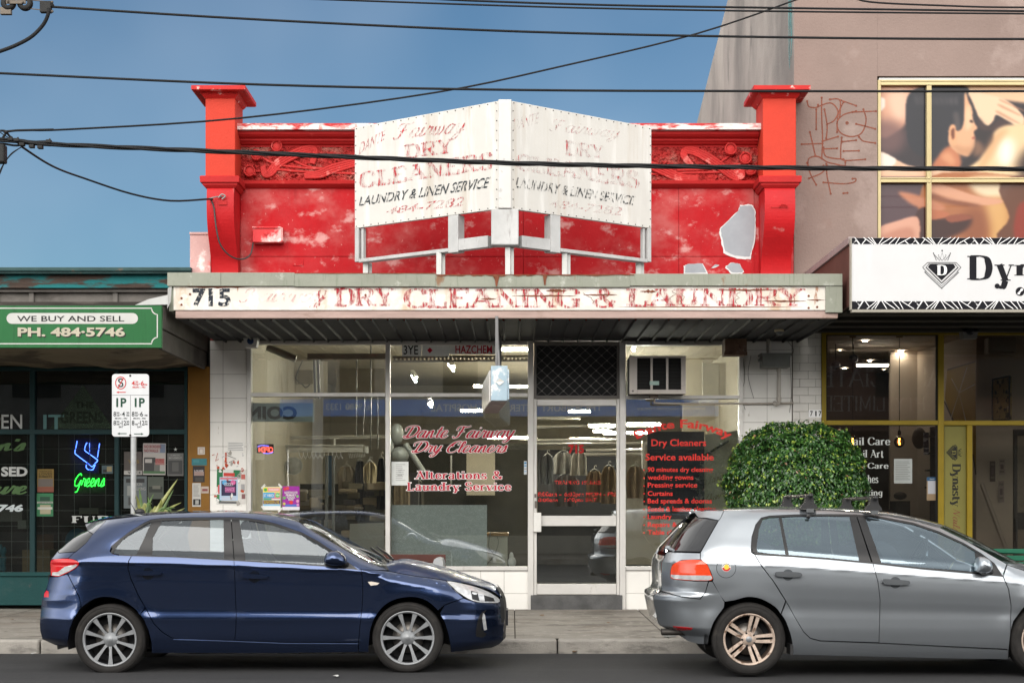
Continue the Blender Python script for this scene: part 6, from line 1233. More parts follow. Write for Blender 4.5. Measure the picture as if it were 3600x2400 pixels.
def cabin(car, par, bx, steer, seats, wf):
    """dark floor tub, seats, wheel: simple shapes seen through the glass."""
    Yc = car.Yc; m = MB(); x0, x1, z0, z1 = bx; xs = [x0, wf[0] - .42, wf[0] + .42, wf[1] - .42, wf[1] + .42, x1]; hwid = [.62, .50, .74, .50, .58]
    for k_, (a, b, h) in enumerate(zip(xs, xs[1:], [.60, .50, .76, .50, .56])): m.box(a, b - .001, Yc - h, Yc + h, z0 if k_ == 2 else .40, (z1 - .04, z1, z1, .62, .58)[k_])
    obj('floor_tub', m, inner, par); 
    for nm, cx_, w_, lean, zt in seats:
        for sy in ((-.36, .36) if w_ < .6 else (0,)):
            m = MB(); y = Yc + sy
            pr = [(cx_ + .12, z1 - .1), (cx_ - .06, z1 - .1), (cx_ - .30, zt - .02), (cx_ - .24, zt + .02), (cx_ - .14, zt - .03)]
            m.prism(pr, lambda p, t: Vector((p[0], t, p[1])), y - w_ / 2, y + w_ / 2); obj('seat', m, seatm, par, bevel=.03)
            for hy in ((0,) if w_ < .6 else (-.38, .38)):
                m = MB(); m.ell((cx_ - .27, y + hy, zt + .10), (.05, .12, .085), 12, 8); obj('headrest', m, seatm, par)
    sx, sz, sy = steer; m = MB(); c = Vector((sx, Yc + sy, sz)); ax = Vector((-.92, 0, .39)); u_ = Vector((0, 1, 0)); v_ = ax.cross(u_); m.tube([c + (u_ * math.cos(a) + v_ * math.sin(a)) * .185 for a in np.linspace(0, 2 * math.pi, 28)], .014, 7); m.tube([c - v_ * .02, c + Vector((.25, 0, -.12))], .035, 7); m.tube([c - u_ * .17, c + u_ * .17], .016, 6); obj('steering_wheel', m, trim, par)
def endcap(car, name, zs, sgn, mt, par, bulge=.05, n=16):
    m = MB(); tab = car.fz if sgn > 0 else car.rz
    def fn(i, t):
        z = zs[i]; x = float(np.interp(z, *tab)) ; h = float(car.S(x, z)); return Vector((x + sgn * bulge * (1 - t * t), car.Yc + t * h * 1.002, z))
    m.sheet(fn, range(len(zs)), [-1 + 2 * j / n for j in range(n + 1)]); return obj(name, m, mt, par)

# ---------------------------------------------------------------- blue hatchback
pxA = lambda u: u / 1.96; pyA = lambda v: 1700 + v / 1.96
Bc = lambda l: [(u + 1960, v) for u, v in l]
blue = paint('blue_metallic_paint', (.029, .050, .120), .9, .20)
sg_ = 776.0
BL = Car(14.5, .897, pxA, pyA, ([.14, .22, .32, .44, .475, .56, .70, .82, .90, .945, .960], [.80, .835, .862, .875, .880, .870, .878, .884, .884, .884, .893]), ([0, .006, .04, .085, .11, .25, .45, .55], [.893, .895, .885, .862, .845, .775, .665, .60]),
    [(545, 548), (900, 552), (1600, 572), (2480, 610), (2900, 650), (3400, 800)], [(400, 470), (900, 492), (1200, 502), (1620, 526), (1960, 547), (2470, 590), (2700, 600), (3400, 640)],
    [(400, 330), (585, 290), (640, 266), (735, 248), (880, 231), (1030, 214), (1200, 202), (1427, 196), (1600, 196), (1760, 204), (1880, 218), (1990, 243), (2065, 264), (2160, 325), (2290, 400), (2410, 470), (2520, 530), (2600, 562), (2690, 600), (2860, 630), (3075, 664), (3260, 698), (3380, 744), (3450, 795)],
    Bc([(1440, 700), (1478, 740), (1505, 790), (1515, 850), (1516, 965), (1508, 1040), (1510, 1075), (1480, 1105), (1430, 1130), (1400, 1200)]), [(640, 258), (600, 300), (560, 330), (470, 400), (400, 458), (352, 520), (346, 560), (346, 630), (318, 720), (302, 750), (287, 800), (273, 960), (276, 1010), (292, 1068), (385, 1110), (400, 1200)],
    .80, .62, .42, .70, [], .317)
wb0, wb1 = BL.raw(748, 1075, .9), BL.raw(1960 + 846, 1063, .9); BL.wheels = [wb0, wb1]
CB = thing('parked_car', 'dark blue hatchback with ten-spoke alloy wheels parked beside the parking sign', 'car', ((wb0[0] + wb1[0]) / 2, BL.Yc, 0), None)
GH_top = [(757, 462), (768, 430), (820, 385), (900, 325), (990, 270), (1040, 247), (1110, 237), (1300, 232), (1600, 231), (1700, 236), (1800, 250), (1900, 274), (1960, 294), (2080, 336), (2190, 395), (2290, 460), (2390, 535), (2466, 590)]
GH_bot = [(2466, 590), (2230, 566), (1960, 548), (1620, 527), (1200, 502), (900, 494), (820, 490), (775, 480)]
R_rail = [(640, 266), (735, 248), (880, 231), (1030, 214), (1200, 202), (1427, 196), (1600, 196), (1760, 204), (1880, 218), (1990, 243), (2065, 264)]
A_edge = [(2065, 264), (2160, 325), (2290, 400), (2410, 470), (2520, 530), (2600, 562), (2660, 556)]
arch_r = [(1045, 1165), (1040, 1080), (1020, 1005), (985, 930), (930, 862), (860, 812), (780, 784), (700, 780), (630, 802), (560, 852), (510, 922), (480, 1000), (470, 1060), (467, 1115)]
arch_f = Bc([(1148, 1160), (1143, 1110), (1128, 1030), (1102, 950), (1058, 872), (1000, 818), (930, 786), (850, 780), (762, 797), (684, 842), (624, 920), (594, 1000), (584, 1080), (580, 1158)])
lamp_r = sm([(346, 545), (358, 521), (420, 513), (490, 516), (532, 531), (546, 550), (520, 580), (470, 610), (405, 637), (350, 632)], 3)
hatchln = [(730, 256), (640, 345), (592, 408), (522, 467)]
# body frame: roof side, screen pillar, tail pillar and rear quarter in one pressing
bodyp = list(reversed(GH_top))[0:1]
quarter = R_rail[::-1] + hatchln + [(505, 478), (470, 512), (532, 529), (548, 550), (520, 582), (464, 614), (548, 782)] + sm([(560, 852), (630, 802), (700, 780), (780, 784), (860, 812), (930, 862), (962, 905)], 3) + [(1000, 850), (950, 762), (900, 652), (880, 580), (886, 530), (908, 494)] + GH_bot[6:] + GH_top
quarter = A_edge[::-1] + quarter[1:] if False else [(2690, 596), (2600, 562), (2520, 530), (2410, 470), (2290, 400), (2160, 325)] + quarter
panel(BL, 'body_shell', quarter, blue, CB)
panel(BL, 'rear_door', [(908, 494), (1200, 502), (1612, 527), (1618, 650), (1622, 760), (1628, 900), (1625, 1000), (1617, 1078), (1260, 1075), (1190, 1062), (1120, 1020), (1060, 960), (1003, 853), (952, 762), (902, 652), (882, 580), (888, 530)], blue, CB)
rd = [o for o in CB.children if o.name.startswith('rear_door')]
fd = panel(BL, 'front_door', [(1612, 527), (1960, 548), (2230, 566), (2488, 592), (2497, 650), (2500, 750), (2495, 850), (2480, 980), (2470, 1092), (1960, 1092), (1617, 1078), (1625, 1000), (1628, 900), (1622, 760), (1618, 650)], blue, CB)
panel(BL, 'front_fender', [(2488, 592), (2580, 592), (2685, 602), (2780, 620), (2860, 634), (3000, 652), (3075, 666), (3090, 690), (3140, 738), (3195, 785), (3065, 832)] + sm(arch_f[4:], 3) + [(2470, 1158), (2470, 1094), (2480, 980), (2495, 850), (2500, 750), (2497, 650)], blue, CB)
panel(BL, 'sill', [(1045, 1165)] + [(1042, 1085), (1022, 1008), (990, 935), (965, 900), (1003, 855), (1060, 962), (1120, 1022), (1190, 1064), (1260, 1077), (1617, 1080), (1960, 1094), (2468, 1096), (2468, 1158), (1900, 1166)], blue, CB)
panel(BL, 'front_bumper', [(3065, 834), (3195, 787), (3230, 800), (3290, 816), (3430, 822), (3440, 800), (3466, 800), (3474, 870), (3476, 960), (3468, 1040), (3470, 1075), (3440, 1105), (3390, 1128), (3108, 1160), (3103, 1110), (3088, 1030)] + [(3062, 950), (3030, 890)], blue, CB, far=True)
panel(BL, 'rear_bumper', [(464, 617), (548, 785), (558, 852), (510, 922), (480, 1000), (470, 1060), (467, 1115), (440, 1113), (385, 1112), (292, 1070), (276, 1012), (273, 962), (287, 802), (302, 752), (318, 722), (340, 640), (400, 640)], blue, CB)
panel(BL, 'rear_diffuser', [(385, 1108), (467, 1115), (467, 1122), (440, 1128), (390, 1142)], plast, CB, gap=0, off=.03)
panel(BL, 'tailgate', [(470, 512), (505, 478), (520, 468), (405, 476), (398, 462), (352, 520), (360, 520), (430, 513)], blue, CB)
panel(BL, 'tailgate_glass', [(602, 322), (640, 347), (590, 410), (520, 466), (405, 474), (402, 458), (470, 402), (560, 332)], mat('glass_black', (.012, .013, .015), .06, var=0, coat=1), CB, gap=.001)
panel(BL, 'spoiler', [(587, 278), (660, 258), (728, 256), (642, 343), (602, 320)], mat('spoiler_grey', (.12, .125, .14), .25, var=0, coat=1), CB, gap=.001)
panel(BL, 'tail_light', lamp_r, lampr, CB, gap=.002); panel(BL, 'tail_light_lens', [(400, 605), (445, 570), (520, 552), (538, 556), (515, 578), (468, 606), (405, 632), (358, 630), (360, 608)], lampw, CB, gap=.001, off=-.002, skirt=.003)
panel(BL, 'reflector', [(305, 755), (320, 732), (335, 740), (336, 780), (302, 780)], lampr, CB, gap=.001, off=-.002, skirt=.004)
panel(BL, 'headlight', Bc(sm([(1118, 670), (1160, 672), (1290, 700), (1400, 738), (1482, 792), (1472, 818), (1400, 820), (1330, 814), (1270, 792), (1195, 745)], 3)), lampw, CB, gap=.002); panel(BL, 'headlight_lens', Bc([(1285, 735), (1330, 745), (1345, 805), (1295, 795)]), trim, CB, gap=0, off=-.002, skirt=.003); panel(BL, 'headlight_lens', Bc([(1375, 765), (1440, 785), (1450, 808), (1382, 808)]), trim, CB, gap=0, off=-.002, skirt=.003)
panel(BL, 'fog_intake', Bc(sm([(1395, 868), (1365, 880), (1335, 930), (1320, 1020), (1325, 1050), (1370, 1055), (1392, 1030), (1360, 1000), (1370, 900)], 2)), trim, CB, gap=0, off=-.002, skirt=.003); panel(BL, 'running_light', Bc([(1370, 888), (1382, 900), (1396, 1002), (1376, 1008), (1364, 930)]), lampw, CB, gap=0, off=-.005, skirt=.006)
panel(BL, 'grille', Bc([(1488, 775), (1505, 795), (1514, 850), (1515, 950), (1500, 960), (1488, 900)]), plast, CB, gap=0, off=-.002, skirt=.003)
panel(BL, 'side_marker', Bc([(575, 675), (600, 672), (655, 682), (640, 694), (595, 700)]), mat('marker_white', (.66, .60, .52), .2, var=.05, coat=1), CB, gap=0, off=-.003, skirt=.004)
# glass and black trim
cg = glass('car_glass', (.55, .60, .62), .055, .9, 0, 0, .03, (.4, .43, .46), (.85, .93, 1))
GO = .007
panel(BL, 'quarter_glass', [(778, 476), (790, 440), (830, 400), (930, 326), (1050, 262), (1078, 258), (935, 492), (900, 490), (818, 486)], cg, CB, gap=0, off=GO, skirt=0)
panel(BL, 'side_glass', [(1045, 492), (1040, 380), (1105, 262), (1130, 240), (1560, 238), (1560, 520), (1200, 498)], cg, CB, gap=0, off=GO, skirt=0)
panel(BL, 'side_glass', [(1660, 522), (1625, 245), (1700, 244), (1800, 258), (1900, 284), (2030, 330), (2160, 395), (2290, 470), (2380, 540), (2400, 572), (2230, 558), (1960, 540)], cg, CB, gap=0, off=GO, skirt=0)
panel(BL, 'pillar_trim', [(1045, 262), (1112, 242), (1112, 262), (1052, 370), (1050, 494), (912, 490), (940, 486)], trim, CB, gap=0, off=.003, skirt=.004)
panel(BL, 'pillar_trim', [(1540, 236), (1589, 234), (1610, 522), (1543, 512)], trim, CB, gap=0, off=.003, skirt=.006); panel(BL, 'pillar_trim', [(1595, 234), (1648, 240), (1692, 522), (1616, 524)], trim, CB, gap=0, off=.003, skirt=.006)
panel(BL, 'pillar_trim', [(2235, 562), (2250, 500), (2300, 480), (2380, 536), (2462, 588)], trim, CB, gap=0, off=.003, skirt=.006)
strip(BL, 'window_trim', [(p[0], p[1] + 8) for p in GH_top[1:]], .020, trim, CB, .0005); strip(BL, 'window_trim', GH_bot[:-1], .017, trim, CB, .0005); strip(BL, 'window_trim', [(770, 478), (776, 460), (800, 420), (830, 392)], .022, trim, CB, .0005)
sil_ = strip(BL, 'sill_highlight', [(1195, 1070), (1620, 1083), (1960, 1097), (2468, 1099)], .006, mat('sill_highlight_blue', (.14, .20, .38), .25, .5, coat=1), CB, -.002, .004)  # light blue strip paints in the highlight along the sill
# roof, screen, bonnet
roof_c = [(590, 272), (680, 246), (780, 222), (900, 207), (1030, 197), (1200, 187), (1427, 183), (1600, 182), (1760, 187), (1900, 200), (2010, 222), (2085, 244)]
roofm = mat('roof_dusty_blue', (.020, .030, .065), .4, .4, var=.1, coat=.6, layers=[((.10, .095, .085), 3, .45, .8, (1, 1, 1), .55)])
loft(BL, 'roof', R_rail, roof_c, blue, CB, 2.6)
loft(BL, 'windscreen', A_edge, Bc([(130, 246), (200, 270), (300, 314), (450, 402), (600, 482), (690, 522)]), glass('screen_glass', (.42, .50, .47), .02, .6, 0, 0, .02, (.3, .33, .32)), CB, 2.6, drop=.004)
loft(BL, 'cowl', [(2600, 562), (2650, 575), (2690, 600)], Bc([(680, 516), (715, 530), (760, 545)]), plast, CB, 2.6, drop=.004, rows=6)
loft(BL, 'bonnet', [(2680, 600), (2780, 618), (2860, 632), (3000, 650), (3075, 664), (3180, 676), (3290, 700), (3395, 738), (3450, 780)], Bc([(705, 538), (760, 528), (830, 518), (950, 540), (1100, 580), (1250, 628), (1370, 668), (1440, 694), (1485, 740)]), mat('bonnet_dusty_blue', (.022, .046, .13), .42, .7, var=.06, coat=.35, spec=.3, layers=[((.075, .065, .055), 2.5, .42, .8, (1, 1, 1), .55)]), CB, 3.4, n=30)
endcap(BL, 'front_grille', np.linspace(.22, .73, 14), 1, plast, CB, .02); endcap(BL, 'tailgate_rear', np.linspace(.25, .96, 16), -1, blue, CB, .10); endcap(BL, 'tailgate_glass', np.linspace(.97, 1.27, 8), -1, MATS['glass_black'], CB, .06)
m = MB(); c = BL.raw(1960 + 1532, 915, .05); m.box(c[0] - .005, c[0] + .012, BL.Yc - .19, BL.Yc + .19, c[1] - .07, c[1] + .07); obj('number_plate', m, mat('plate_dark', (.03, .03, .035), .4), CB)
# handles, mirror, aerial
def handle(car, par, pl, key, bowl, lab):
    pl = sm(pl, 3); panel(car, 'door_handle', pl, bowl, par, gap=0, off=-.040, skirt=.018, grid=.03)
    us = [p[0] for p in pl]; vs_ = [p[1] for p in pl]; cx_, cy_ = (min(us) + max(us)) / 2, (min(vs_) + max(vs_)) / 2; r = (max(us) - min(us)) * .21
    panel(car, 'handle_recess_shade', [(cx_ + r * math.cos(a), cy_ + r * .12 + r * 1.0 * math.sin(a)) for a in np.linspace(0, 2 * math.pi, 17)[:-1]], mat('recess_shade_' + lab, {'b': (.004, .007, .016), 'g': (.10, .11, .12)}[lab], .3, .5, coat=1), par, gap=0, off=-.0012, skirt=.002, grid=.03)  # dark disc on the door skin paints the shade of the concave scoop
    for u in (min(us) + 12, max(us) - 12): panel(car, 'handle_mount', [(u - 9, cy_ - 7), (u + 9, cy_ - 7), (u + 9, cy_ + 7), (u - 9, cy_ + 7)], bowl, par, gap=0, off=-.024, skirt=.026, grid=.03)
    if key: panel(car, 'key_lock', [(key[0] + 8 * math.cos(a), key[1] + 8 * math.sin(a)) for a in np.linspace(0, 2 * math.pi, 11)[:-1]], chrome, par, gap=0, off=-.032, skirt=.004, grid=.03, far=False)
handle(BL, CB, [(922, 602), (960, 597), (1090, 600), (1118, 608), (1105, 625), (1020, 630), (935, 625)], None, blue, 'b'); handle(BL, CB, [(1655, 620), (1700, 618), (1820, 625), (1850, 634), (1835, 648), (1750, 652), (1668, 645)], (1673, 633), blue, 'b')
def mirror(car, par, px_, pts, mt, dy, arm, lamp=None):
    """door mirror: rounded shell standing off the near and far door."""
    us = [p[0] for p in pts]; vs_ = [p[1] for p in pts]; cu, cvv = (min(us) + max(us)) / 2, (min(vs_) + max(vs_)) / 2
    for sg in (-1, 1):
        hw = car.W0 + dy; m = MB(); ring = []; q = sm(pts + [pts[0]], 4)[:-1]; n = len(q); L = [(1.0, -.02), (1.0, .02), (.93, .07), (.72, .105), (.35, .125), (.02, .13)]
        vs2 = []
        for k, t in L:
            for u, v in q: x, z = car.raw(cu + (u - cu) * k, cvv + (v - cvv) * k, hw); vs2.append((x, car.Yc + sg * (hw + t), z))
        m.add(vs2, [(i * n + j, i * n + (j + 1) % n, (i + 1) * n + (j + 1) % n, (i + 1) * n + j) for i in range(len(L) - 1) for j in range(n)] + [list(range(n))], 0, True); o = obj('wing_mirror', m, mt, par)
        m = MB(); a = car.raw(*arm[0], hw); b = car.raw(*arm[1], car.W0 - .06); m.tube([(a[0], car.Yc + sg * (hw + .02), a[1]), ((a[0] + b[0]) / 2, car.Yc + sg * (hw - .03), (a[1] + b[1]) / 2), (b[0], car.Yc + sg * (car.W0 - .10), b[1])], [.035, .03, .035], 10); obj('mirror_arm', m, trim, o)
mirror(BL, CB, None, Bc([(276, 540), (274, 515), (290, 480), (325, 461), (365, 460), (400, 478), (425, 510), (430, 545), (390, 562), (320, 558)]), [blue, trim], -.01, (Bc([(400, 545)])[0], Bc([(455, 575)])[0]))
m = MB(); a = BL.raw(935, 195, .1); b = BL.raw(880, 118, .1); m.tube([(a[0], BL.Yc - .02, a[1] - .03), (b[0], BL.Yc - .02, b[1])], [.006, .003], 6); m.ell((a[0] + .02, BL.Yc - .02, a[1] + .005), (.05, .03, .03), 10, 6); obj('aerial', m, trim, CB)
m = MB(); a = Vector((BL.raw(*Bc([(150, 280)])[0], .4)[0], BL.Yc - .45, BL.raw(*Bc([(150, 290)])[0], .4)[1])); m.box(a.x, a.x + .06, a.y, a.y + .003, a.z - .02, a.z); obj('registration_sticker', m, mat('rego_mint', (.45, .62, .55)), CB)
m = MB()
for k in (-1, 1): p0 = BL.raw(*Bc([(735, 535)])[0], .2); m.tube([(p0[0], BL.Yc + k * .3 - .25, p0[1] + .01), (p0[0] - .06, BL.Yc + k * .3 - .05, p0[1] + .05), (p0[0] - .20, BL.Yc + k * .3 + .3, p0[1] + .12)], .012, 6)
obj('wiper', m, trim, CB)
silver = mat('alloy_silver', (.27, .28, .29), .35, .35, var=.06, vs=14); pocket = mat('alloy_dark', (.035, .036, .04), .4, .5)
for c in (wb0, wb1):
    for fr in (False, True): wheel(BL, CB, c, .317, .238, pocket, silver, 'ten', 0 if c is wb1 else -17, fr)
cabin(BL, CB, (wb0[0] - .62, wb1[0] + .72, .20, .90), (BL.raw(2170, 520, .4)[0], 1.0, .36), [('front', BL.raw(1800, 500, .4)[0], .5, 0, 1.16), ('rear', BL.raw(1080, 480, .4)[0], 1.3, 0, 1.14)], (wb0[0], wb1[0]))
for c in (wb0, wb1):
    for sg in (-1, 1): m = MB(); m.lathe([(.385, 0), (.375, .30), (.0, .31)] if sg < 0 else [(.385, 0), (.375, -.30), (0, -.31)], (c[0], BL.Yc + sg * .84, c[1] + .005), 'y', 24, a0=-.25, a1=math.pi + .25); obj('wheel_arch_liner', m, inner, CB)

# ---------------------------------------------------------------- silver hatchback
cg2 = glass('car_glass_tinted', (.50, .58, .62), .13, 1.5, 0, 0, .03, (.36, .44, .50), (.72, .88, 1))
pxC = lambda u: 2200 + u / 1.68; pyC = lambda v: 1700 + v / 1.68
silp = paint('silver_grey_paint', (.37, .40, .43), .85, .30)
GF = Car(14.07, .893, pxC, pyC, ([.14, .22, .32, .44, .50, .58, .70, .82, .90, .95], [.79, .83, .858, .872, .872, .870, .884, .893, .891, .888]), ([0, .006, .05, .10, .14, .25, .45, .55], [.888, .888, .876, .856, .842, .785, .675, .61]),
    [(500, 480), (1000, 497), (1460, 530), (2270, 590), (2700, 660), (3050, 780)], [(240, 405), (440, 405), (760, 412), (1000, 428), (1200, 444), (1450, 470), (1750, 502), (2225, 545), (2600, 600), (3050, 700)],
    [(240, 300), (410, 200), (480, 164), (580, 158), (700, 153), (900, 149), (1000, 150), (1200, 157), (1400, 172), (1560, 190), (1700, 217), (1850, 257), (2010, 336), (2130, 404), (2250, 474), (2400, 520), (2600, 575), (2850, 650), (3000, 730)],
    [(2960, 690), (3040, 760), (3072, 820), (3080, 900), (3075, 980), (3040, 1010), (3000, 1100)], [(430, 160), (412, 190), (360, 250), (300, 325), (245, 395), (212, 460), (208, 520), (211, 600), (207, 632), (166, 650), (161, 682), (172, 740), (186, 800), (196, 832), (270, 870), (310, 890), (330, 1000)],
    .75, .55, .42, .50, [], .317, .011)
wc0, wc1 = GF.raw(733, 920, .9), GF.raw(2500, 926, .9); GF.wheels = [wc0, wc1]
CG = thing('parked_car', 'silver grey hatchback with roof bars and dirty bronze wheels parked at the kerb', 'car', ((wc0[0] + wc1[0]) / 2, GF.Yc, 0))
gtop = [(740, 380), (745, 312), (768, 240), (800, 200), (850, 188), (1000, 181), (1180, 179), (1360, 181), (1500, 192), (1700, 230), (1850, 280), (2000, 350), (2100, 410), (2178, 470), (2225, 542)]
gbot = [(2225, 542), (2000, 522), (1750, 500), (1450, 467), (1200, 442), (1000, 427), (760, 411)]
grail = [(480, 164), (580, 158), (700, 153), (900, 149), (1000, 150), (1200, 157), (1400, 172), (1560, 190), (1700, 217), (1850, 257)]
gA = [(1850, 257), (2010, 336), (2130, 404), (2250, 474)]
garch = [(985, 1008), (984, 950), (972, 895), (940, 805), (880, 725), (800, 680), (720, 668), (640, 688), (572, 737), (522, 812), (492, 900), (485, 948)]
panel(GF, 'body_shell', [(2250, 474), (2130, 404), (2010, 336), (1850, 257)] + grail[::-1][1:-1] + [(560, 200), (548, 216), (500, 300), (442, 404), (440, 445), (482, 474), (506, 530), (516, 562), (512, 574), (555, 655), (585, 696)] + sm([(585, 696), (640, 688), (720, 668), (800, 680), (880, 725), (915, 768)], 3)[3:] + [(944, 690), (872, 575), (800, 482), (762, 418)] + [(742, 405)] + gtop, silp, CG)
panel(GF, 'rear_door', [(762, 418), (1000, 431), (1200, 446), (1460, 470), (1490, 580), (1502, 680), (1500, 800), (1495, 936), (1150, 925), (1090, 910), (1050, 872), (1002, 792), (946, 690), (874, 575), (802, 482)], silp, CG)
panel(GF, 'front_door', [(1460, 470), (1750, 503), (2000, 525), (2228, 546), (2260, 622), (2276, 720), (2272, 850), (2262, 975), (1900, 958), (1495, 938), (1500, 800), (1502, 680), (1490, 580)], silp, CG)
fa = [(2250 + 515, 1010), (2752, 900), (2722, 812), (2660, 732), (2580, 685), (2500, 672), (2420, 688), (2345, 735), (2290, 810), (2262, 905), (2255, 1035)]
panel(GF, 'front_fender', [(2230, 546), (2252, 478), (2400, 528), (2600, 585), (2760, 640), (2800, 700), (2830, 770)] + fa[2:] + [(2258, 978), (2272, 850), (2276, 720), (2262, 622)], silp, CG)
panel(GF, 'front_bumper', [(2832, 772), (2960, 700), (3040, 760), (3072, 820), (3080, 900), (3075, 980), (3040, 1010), (2765, 1010), (2752, 900), (2724, 814)], silp, CG)
panel(GF, 'sill', sm([(985, 1008), (984, 950), (974, 895), (945, 812), (918, 770)], 4) + [(948, 694), (1004, 795), (1052, 875), (1092, 913), (1150, 928), (1495, 941), (1900, 962), (2256, 980), (2255, 1035), (1900, 1030), (1300, 1016)], silp, CG)
panel(GF, 'rear_bumper', [(512, 576), (585, 698)] + sm([(580, 730), (522, 812), (492, 900), (485, 946)], 4) + [(430, 945), (370, 930), (310, 892), (270, 872), (197, 834), (186, 800), (172, 740), (161, 684), (166, 652), (207, 634), (330, 668), (440, 680), (470, 640), (490, 576)], silp, CG)
panel(GF, 'tailgate', [(440, 408), (440, 446), (330, 450), (276, 476), (262, 522), (263, 548), (282, 563), (400, 574), (488, 574), (470, 640), (438, 678), (330, 666), (208, 632), (211, 600), (208, 520), (212, 460), (243, 400), (300, 404)], silp, CG)
panel(GF, 'tailgate_glass', [(440, 402), (498, 300), (546, 216), (430, 200), (412, 192), (360, 250), (300, 325), (246, 394)], mat('glass_black', (.012, .013, .015), .06), CG, gap=.002)
panel(GF, 'spoiler', [(415, 182), (425, 165), (482, 158), (578, 160), (560, 200), (548, 214), (480, 200), (430, 198)], silp, CG, gap=.001)
gl_ = sm([(262, 520), (275, 476), (330, 450), (440, 447), (482, 475), (505, 530), (515, 560), (492, 572), (400, 572), (282, 563), (262, 546)], 3)
panel(GF, 'tail_light', gl_, lampo, CG, gap=.003); panel(GF, 'tail_light_lens', [(266, 534), (330, 538), (505, 540), (512, 560), (490, 569), (400, 569), (283, 560), (264, 546)], lampw, CG, gap=.001, off=-.002, skirt=.003)
panel(GF, 'reflector', [(276, 839), (320, 841), (395, 850), (388, 862), (330, 866), (292, 862)], lampr, CG, gap=.001, off=-.002, skirt=.003)
circ = lambda cx_, cy_, r, n=24: [(cx_ + r * math.cos(2 * math.pi * k / n), cy_ + r * math.sin(2 * math.pi * k / n)) for k in range(n)]
strip(GF, 'fuel_flap_gap', circ(593, 497, 57, 32), .004, inner, CG, -.0008, .001, False, closed=True)
m_s = mat('sticker_white', (.68, .67, .64), .5); panel(GF, 'round_sticker', circ(594, 491, 27), m_s, CG, gap=0, off=-.0014, skirt=.001, far=False, label='round badge sticker on the fuel flap')
panel(GF, 'round_sticker_ring', [(594 + 25 * math.cos(a), 491 + 25 * math.sin(a)) for a in np.linspace(.15, math.pi - .15, 12)] + [(594 + 14 * math.cos(a), 491 + 14 * math.sin(a)) for a in np.linspace(math.pi - .15, .15, 12)], mat('sticker_red', (.5, .03, .03)), CG, gap=0, off=-.0022, skirt=0, far=False); panel(GF, 'round_sticker_centre', circ(595, 490, 15, 16), mat('sticker_yellow', (.72, .52, .06)), CG, gap=0, off=-.003, skirt=0, far=False)
for a0 in np.linspace(math.pi + .25, 2 * math.pi - .25, 9): panel(GF, 'round_sticker_mark', circ(594 + 21 * math.cos(a0), 491 + 21 * math.sin(a0), 2.6, 6), trim, CG, gap=0, off=-.0026, skirt=0, far=False)
panel(GF, 'quarter_glass', [(755, 398), (770, 260), (805, 205), (860, 194), (905, 194), (950, 424)], cg2, CG, gap=0, off=GO, skirt=0); panel(GF, 'side_glass', [(915, 192), (1330, 186), (1390, 462), (955, 424)], cg2, CG, gap=0, off=GO, skirt=0)
panel(GF, 'side_glass', [(1405, 190), (1560, 206), (1700, 236), (1850, 286), (2000, 356), (2080, 410), (2085, 520), (1750, 494), (1500, 468)], cg2, CG, gap=0, off=GO, skirt=0)
panel(GF, 'pillar_trim', [(903, 196), (920, 195), (964, 422), (944, 418)], trim, CG, gap=0, off=.003, skirt=.005); panel(GF, 'pillar_trim', [(1320, 186), (1360, 186), (1450, 464), (1380, 458)], trim, CG, gap=0, off=.003, skirt=.005); panel(GF, 'pillar_trim', [(1366, 187), (1412, 193), (1512, 470), (1460, 465)], trim, CG, gap=0, off=.003, skirt=.005); panel(GF, 'pillar_trim', [(2062, 405), (2100, 414), (2172, 472), (2218, 538), (2080, 524), (2072, 480)], trim, CG, gap=0, off=.003, skirt=.006)
panel(GF, 'pillar_trim', [(748, 404), (752, 310), (776, 240), (812, 206), (786, 270), (772, 380), (780, 404)], trim, CG, gap=0, off=.003, skirt=.005)
strip(GF, 'window_trim', [(p[0] + (6 if p[0] < 790 else 0), p[1] + 5) for p in gtop], .016, trim, CG, .0005); strip(GF, 'window_trim', gbot, .017, trim, CG, .0005)
groof_c = [(425, 178), (490, 150), (580, 144), (700, 137), (900, 132), (1000, 133), (1200, 139), (1400, 152), (1560, 170), (1700, 198), (1840, 236)]
loft(GF, 'roof', grail, groof_c, mat('roof_grey_paint', (.22, .235, .25), .35, .5, coat=1), CG, 2.6)
scr2 = [(1860, 240), (2010, 310), (2140, 380), (2280, 455)]; loft(GF, 'windscreen', gA, scr2, MATS['screen_glass'], CG, 2.6, drop=.004)
loft(GF, 'bonnet', [(2250, 474), (2400, 522), (2600, 578), (2760, 630), (2880, 670), (2975, 715)], [(2290, 462), (2400, 490), (2600, 545), (2760, 590), (2900, 650), (3010, 720)], silp, CG, 3.4)
endcap(GF, 'front_grille', np.linspace(.24, .60, 12), 1, plast, CG, .03); endcap(GF, 'tailgate_rear', np.linspace(.38, 1.04, 24), -1, silp, CG, .015); endcap(GF, 'tailgate_glass', np.linspace(1.07, 1.33, 12), -1, MATS['glass_black'], CG, .01)
m = MB(); a = GF.raw(183, 745, .5); m.box(a[0] - .012, a[0] + .0, GF.Yc - .48, GF.Yc + .2, a[1] - .065, a[1] + .065); obj('number_plate', m, mat('plate_white', (.62, .63, .62), .4), CG)
m = MB(); a = GF.raw(265, 388, .55); b = GF.raw(245, 375, .3); m.tube([(a[0] + .02, GF.Yc - .60, a[1] - .005), (b[0] - .01, GF.Yc - .38, b[1])], [.012, .016], 7); m.ell((b[0] + .0, GF.Yc - .42, b[1]), (.03, .05, .02), 8, 6); obj('rear_wiper', m, mat('wiper_grey', (.25, .27, .29), .4), CG)
m = MB(); a = GF.raw(240, 875, .6); 
for y in (.52, .60): m.tube([(a[0] - .04, GF.Yc - y, a[1]), (a[0] + .25, GF.Yc - y, a[1])], .028, 12, caps=False)
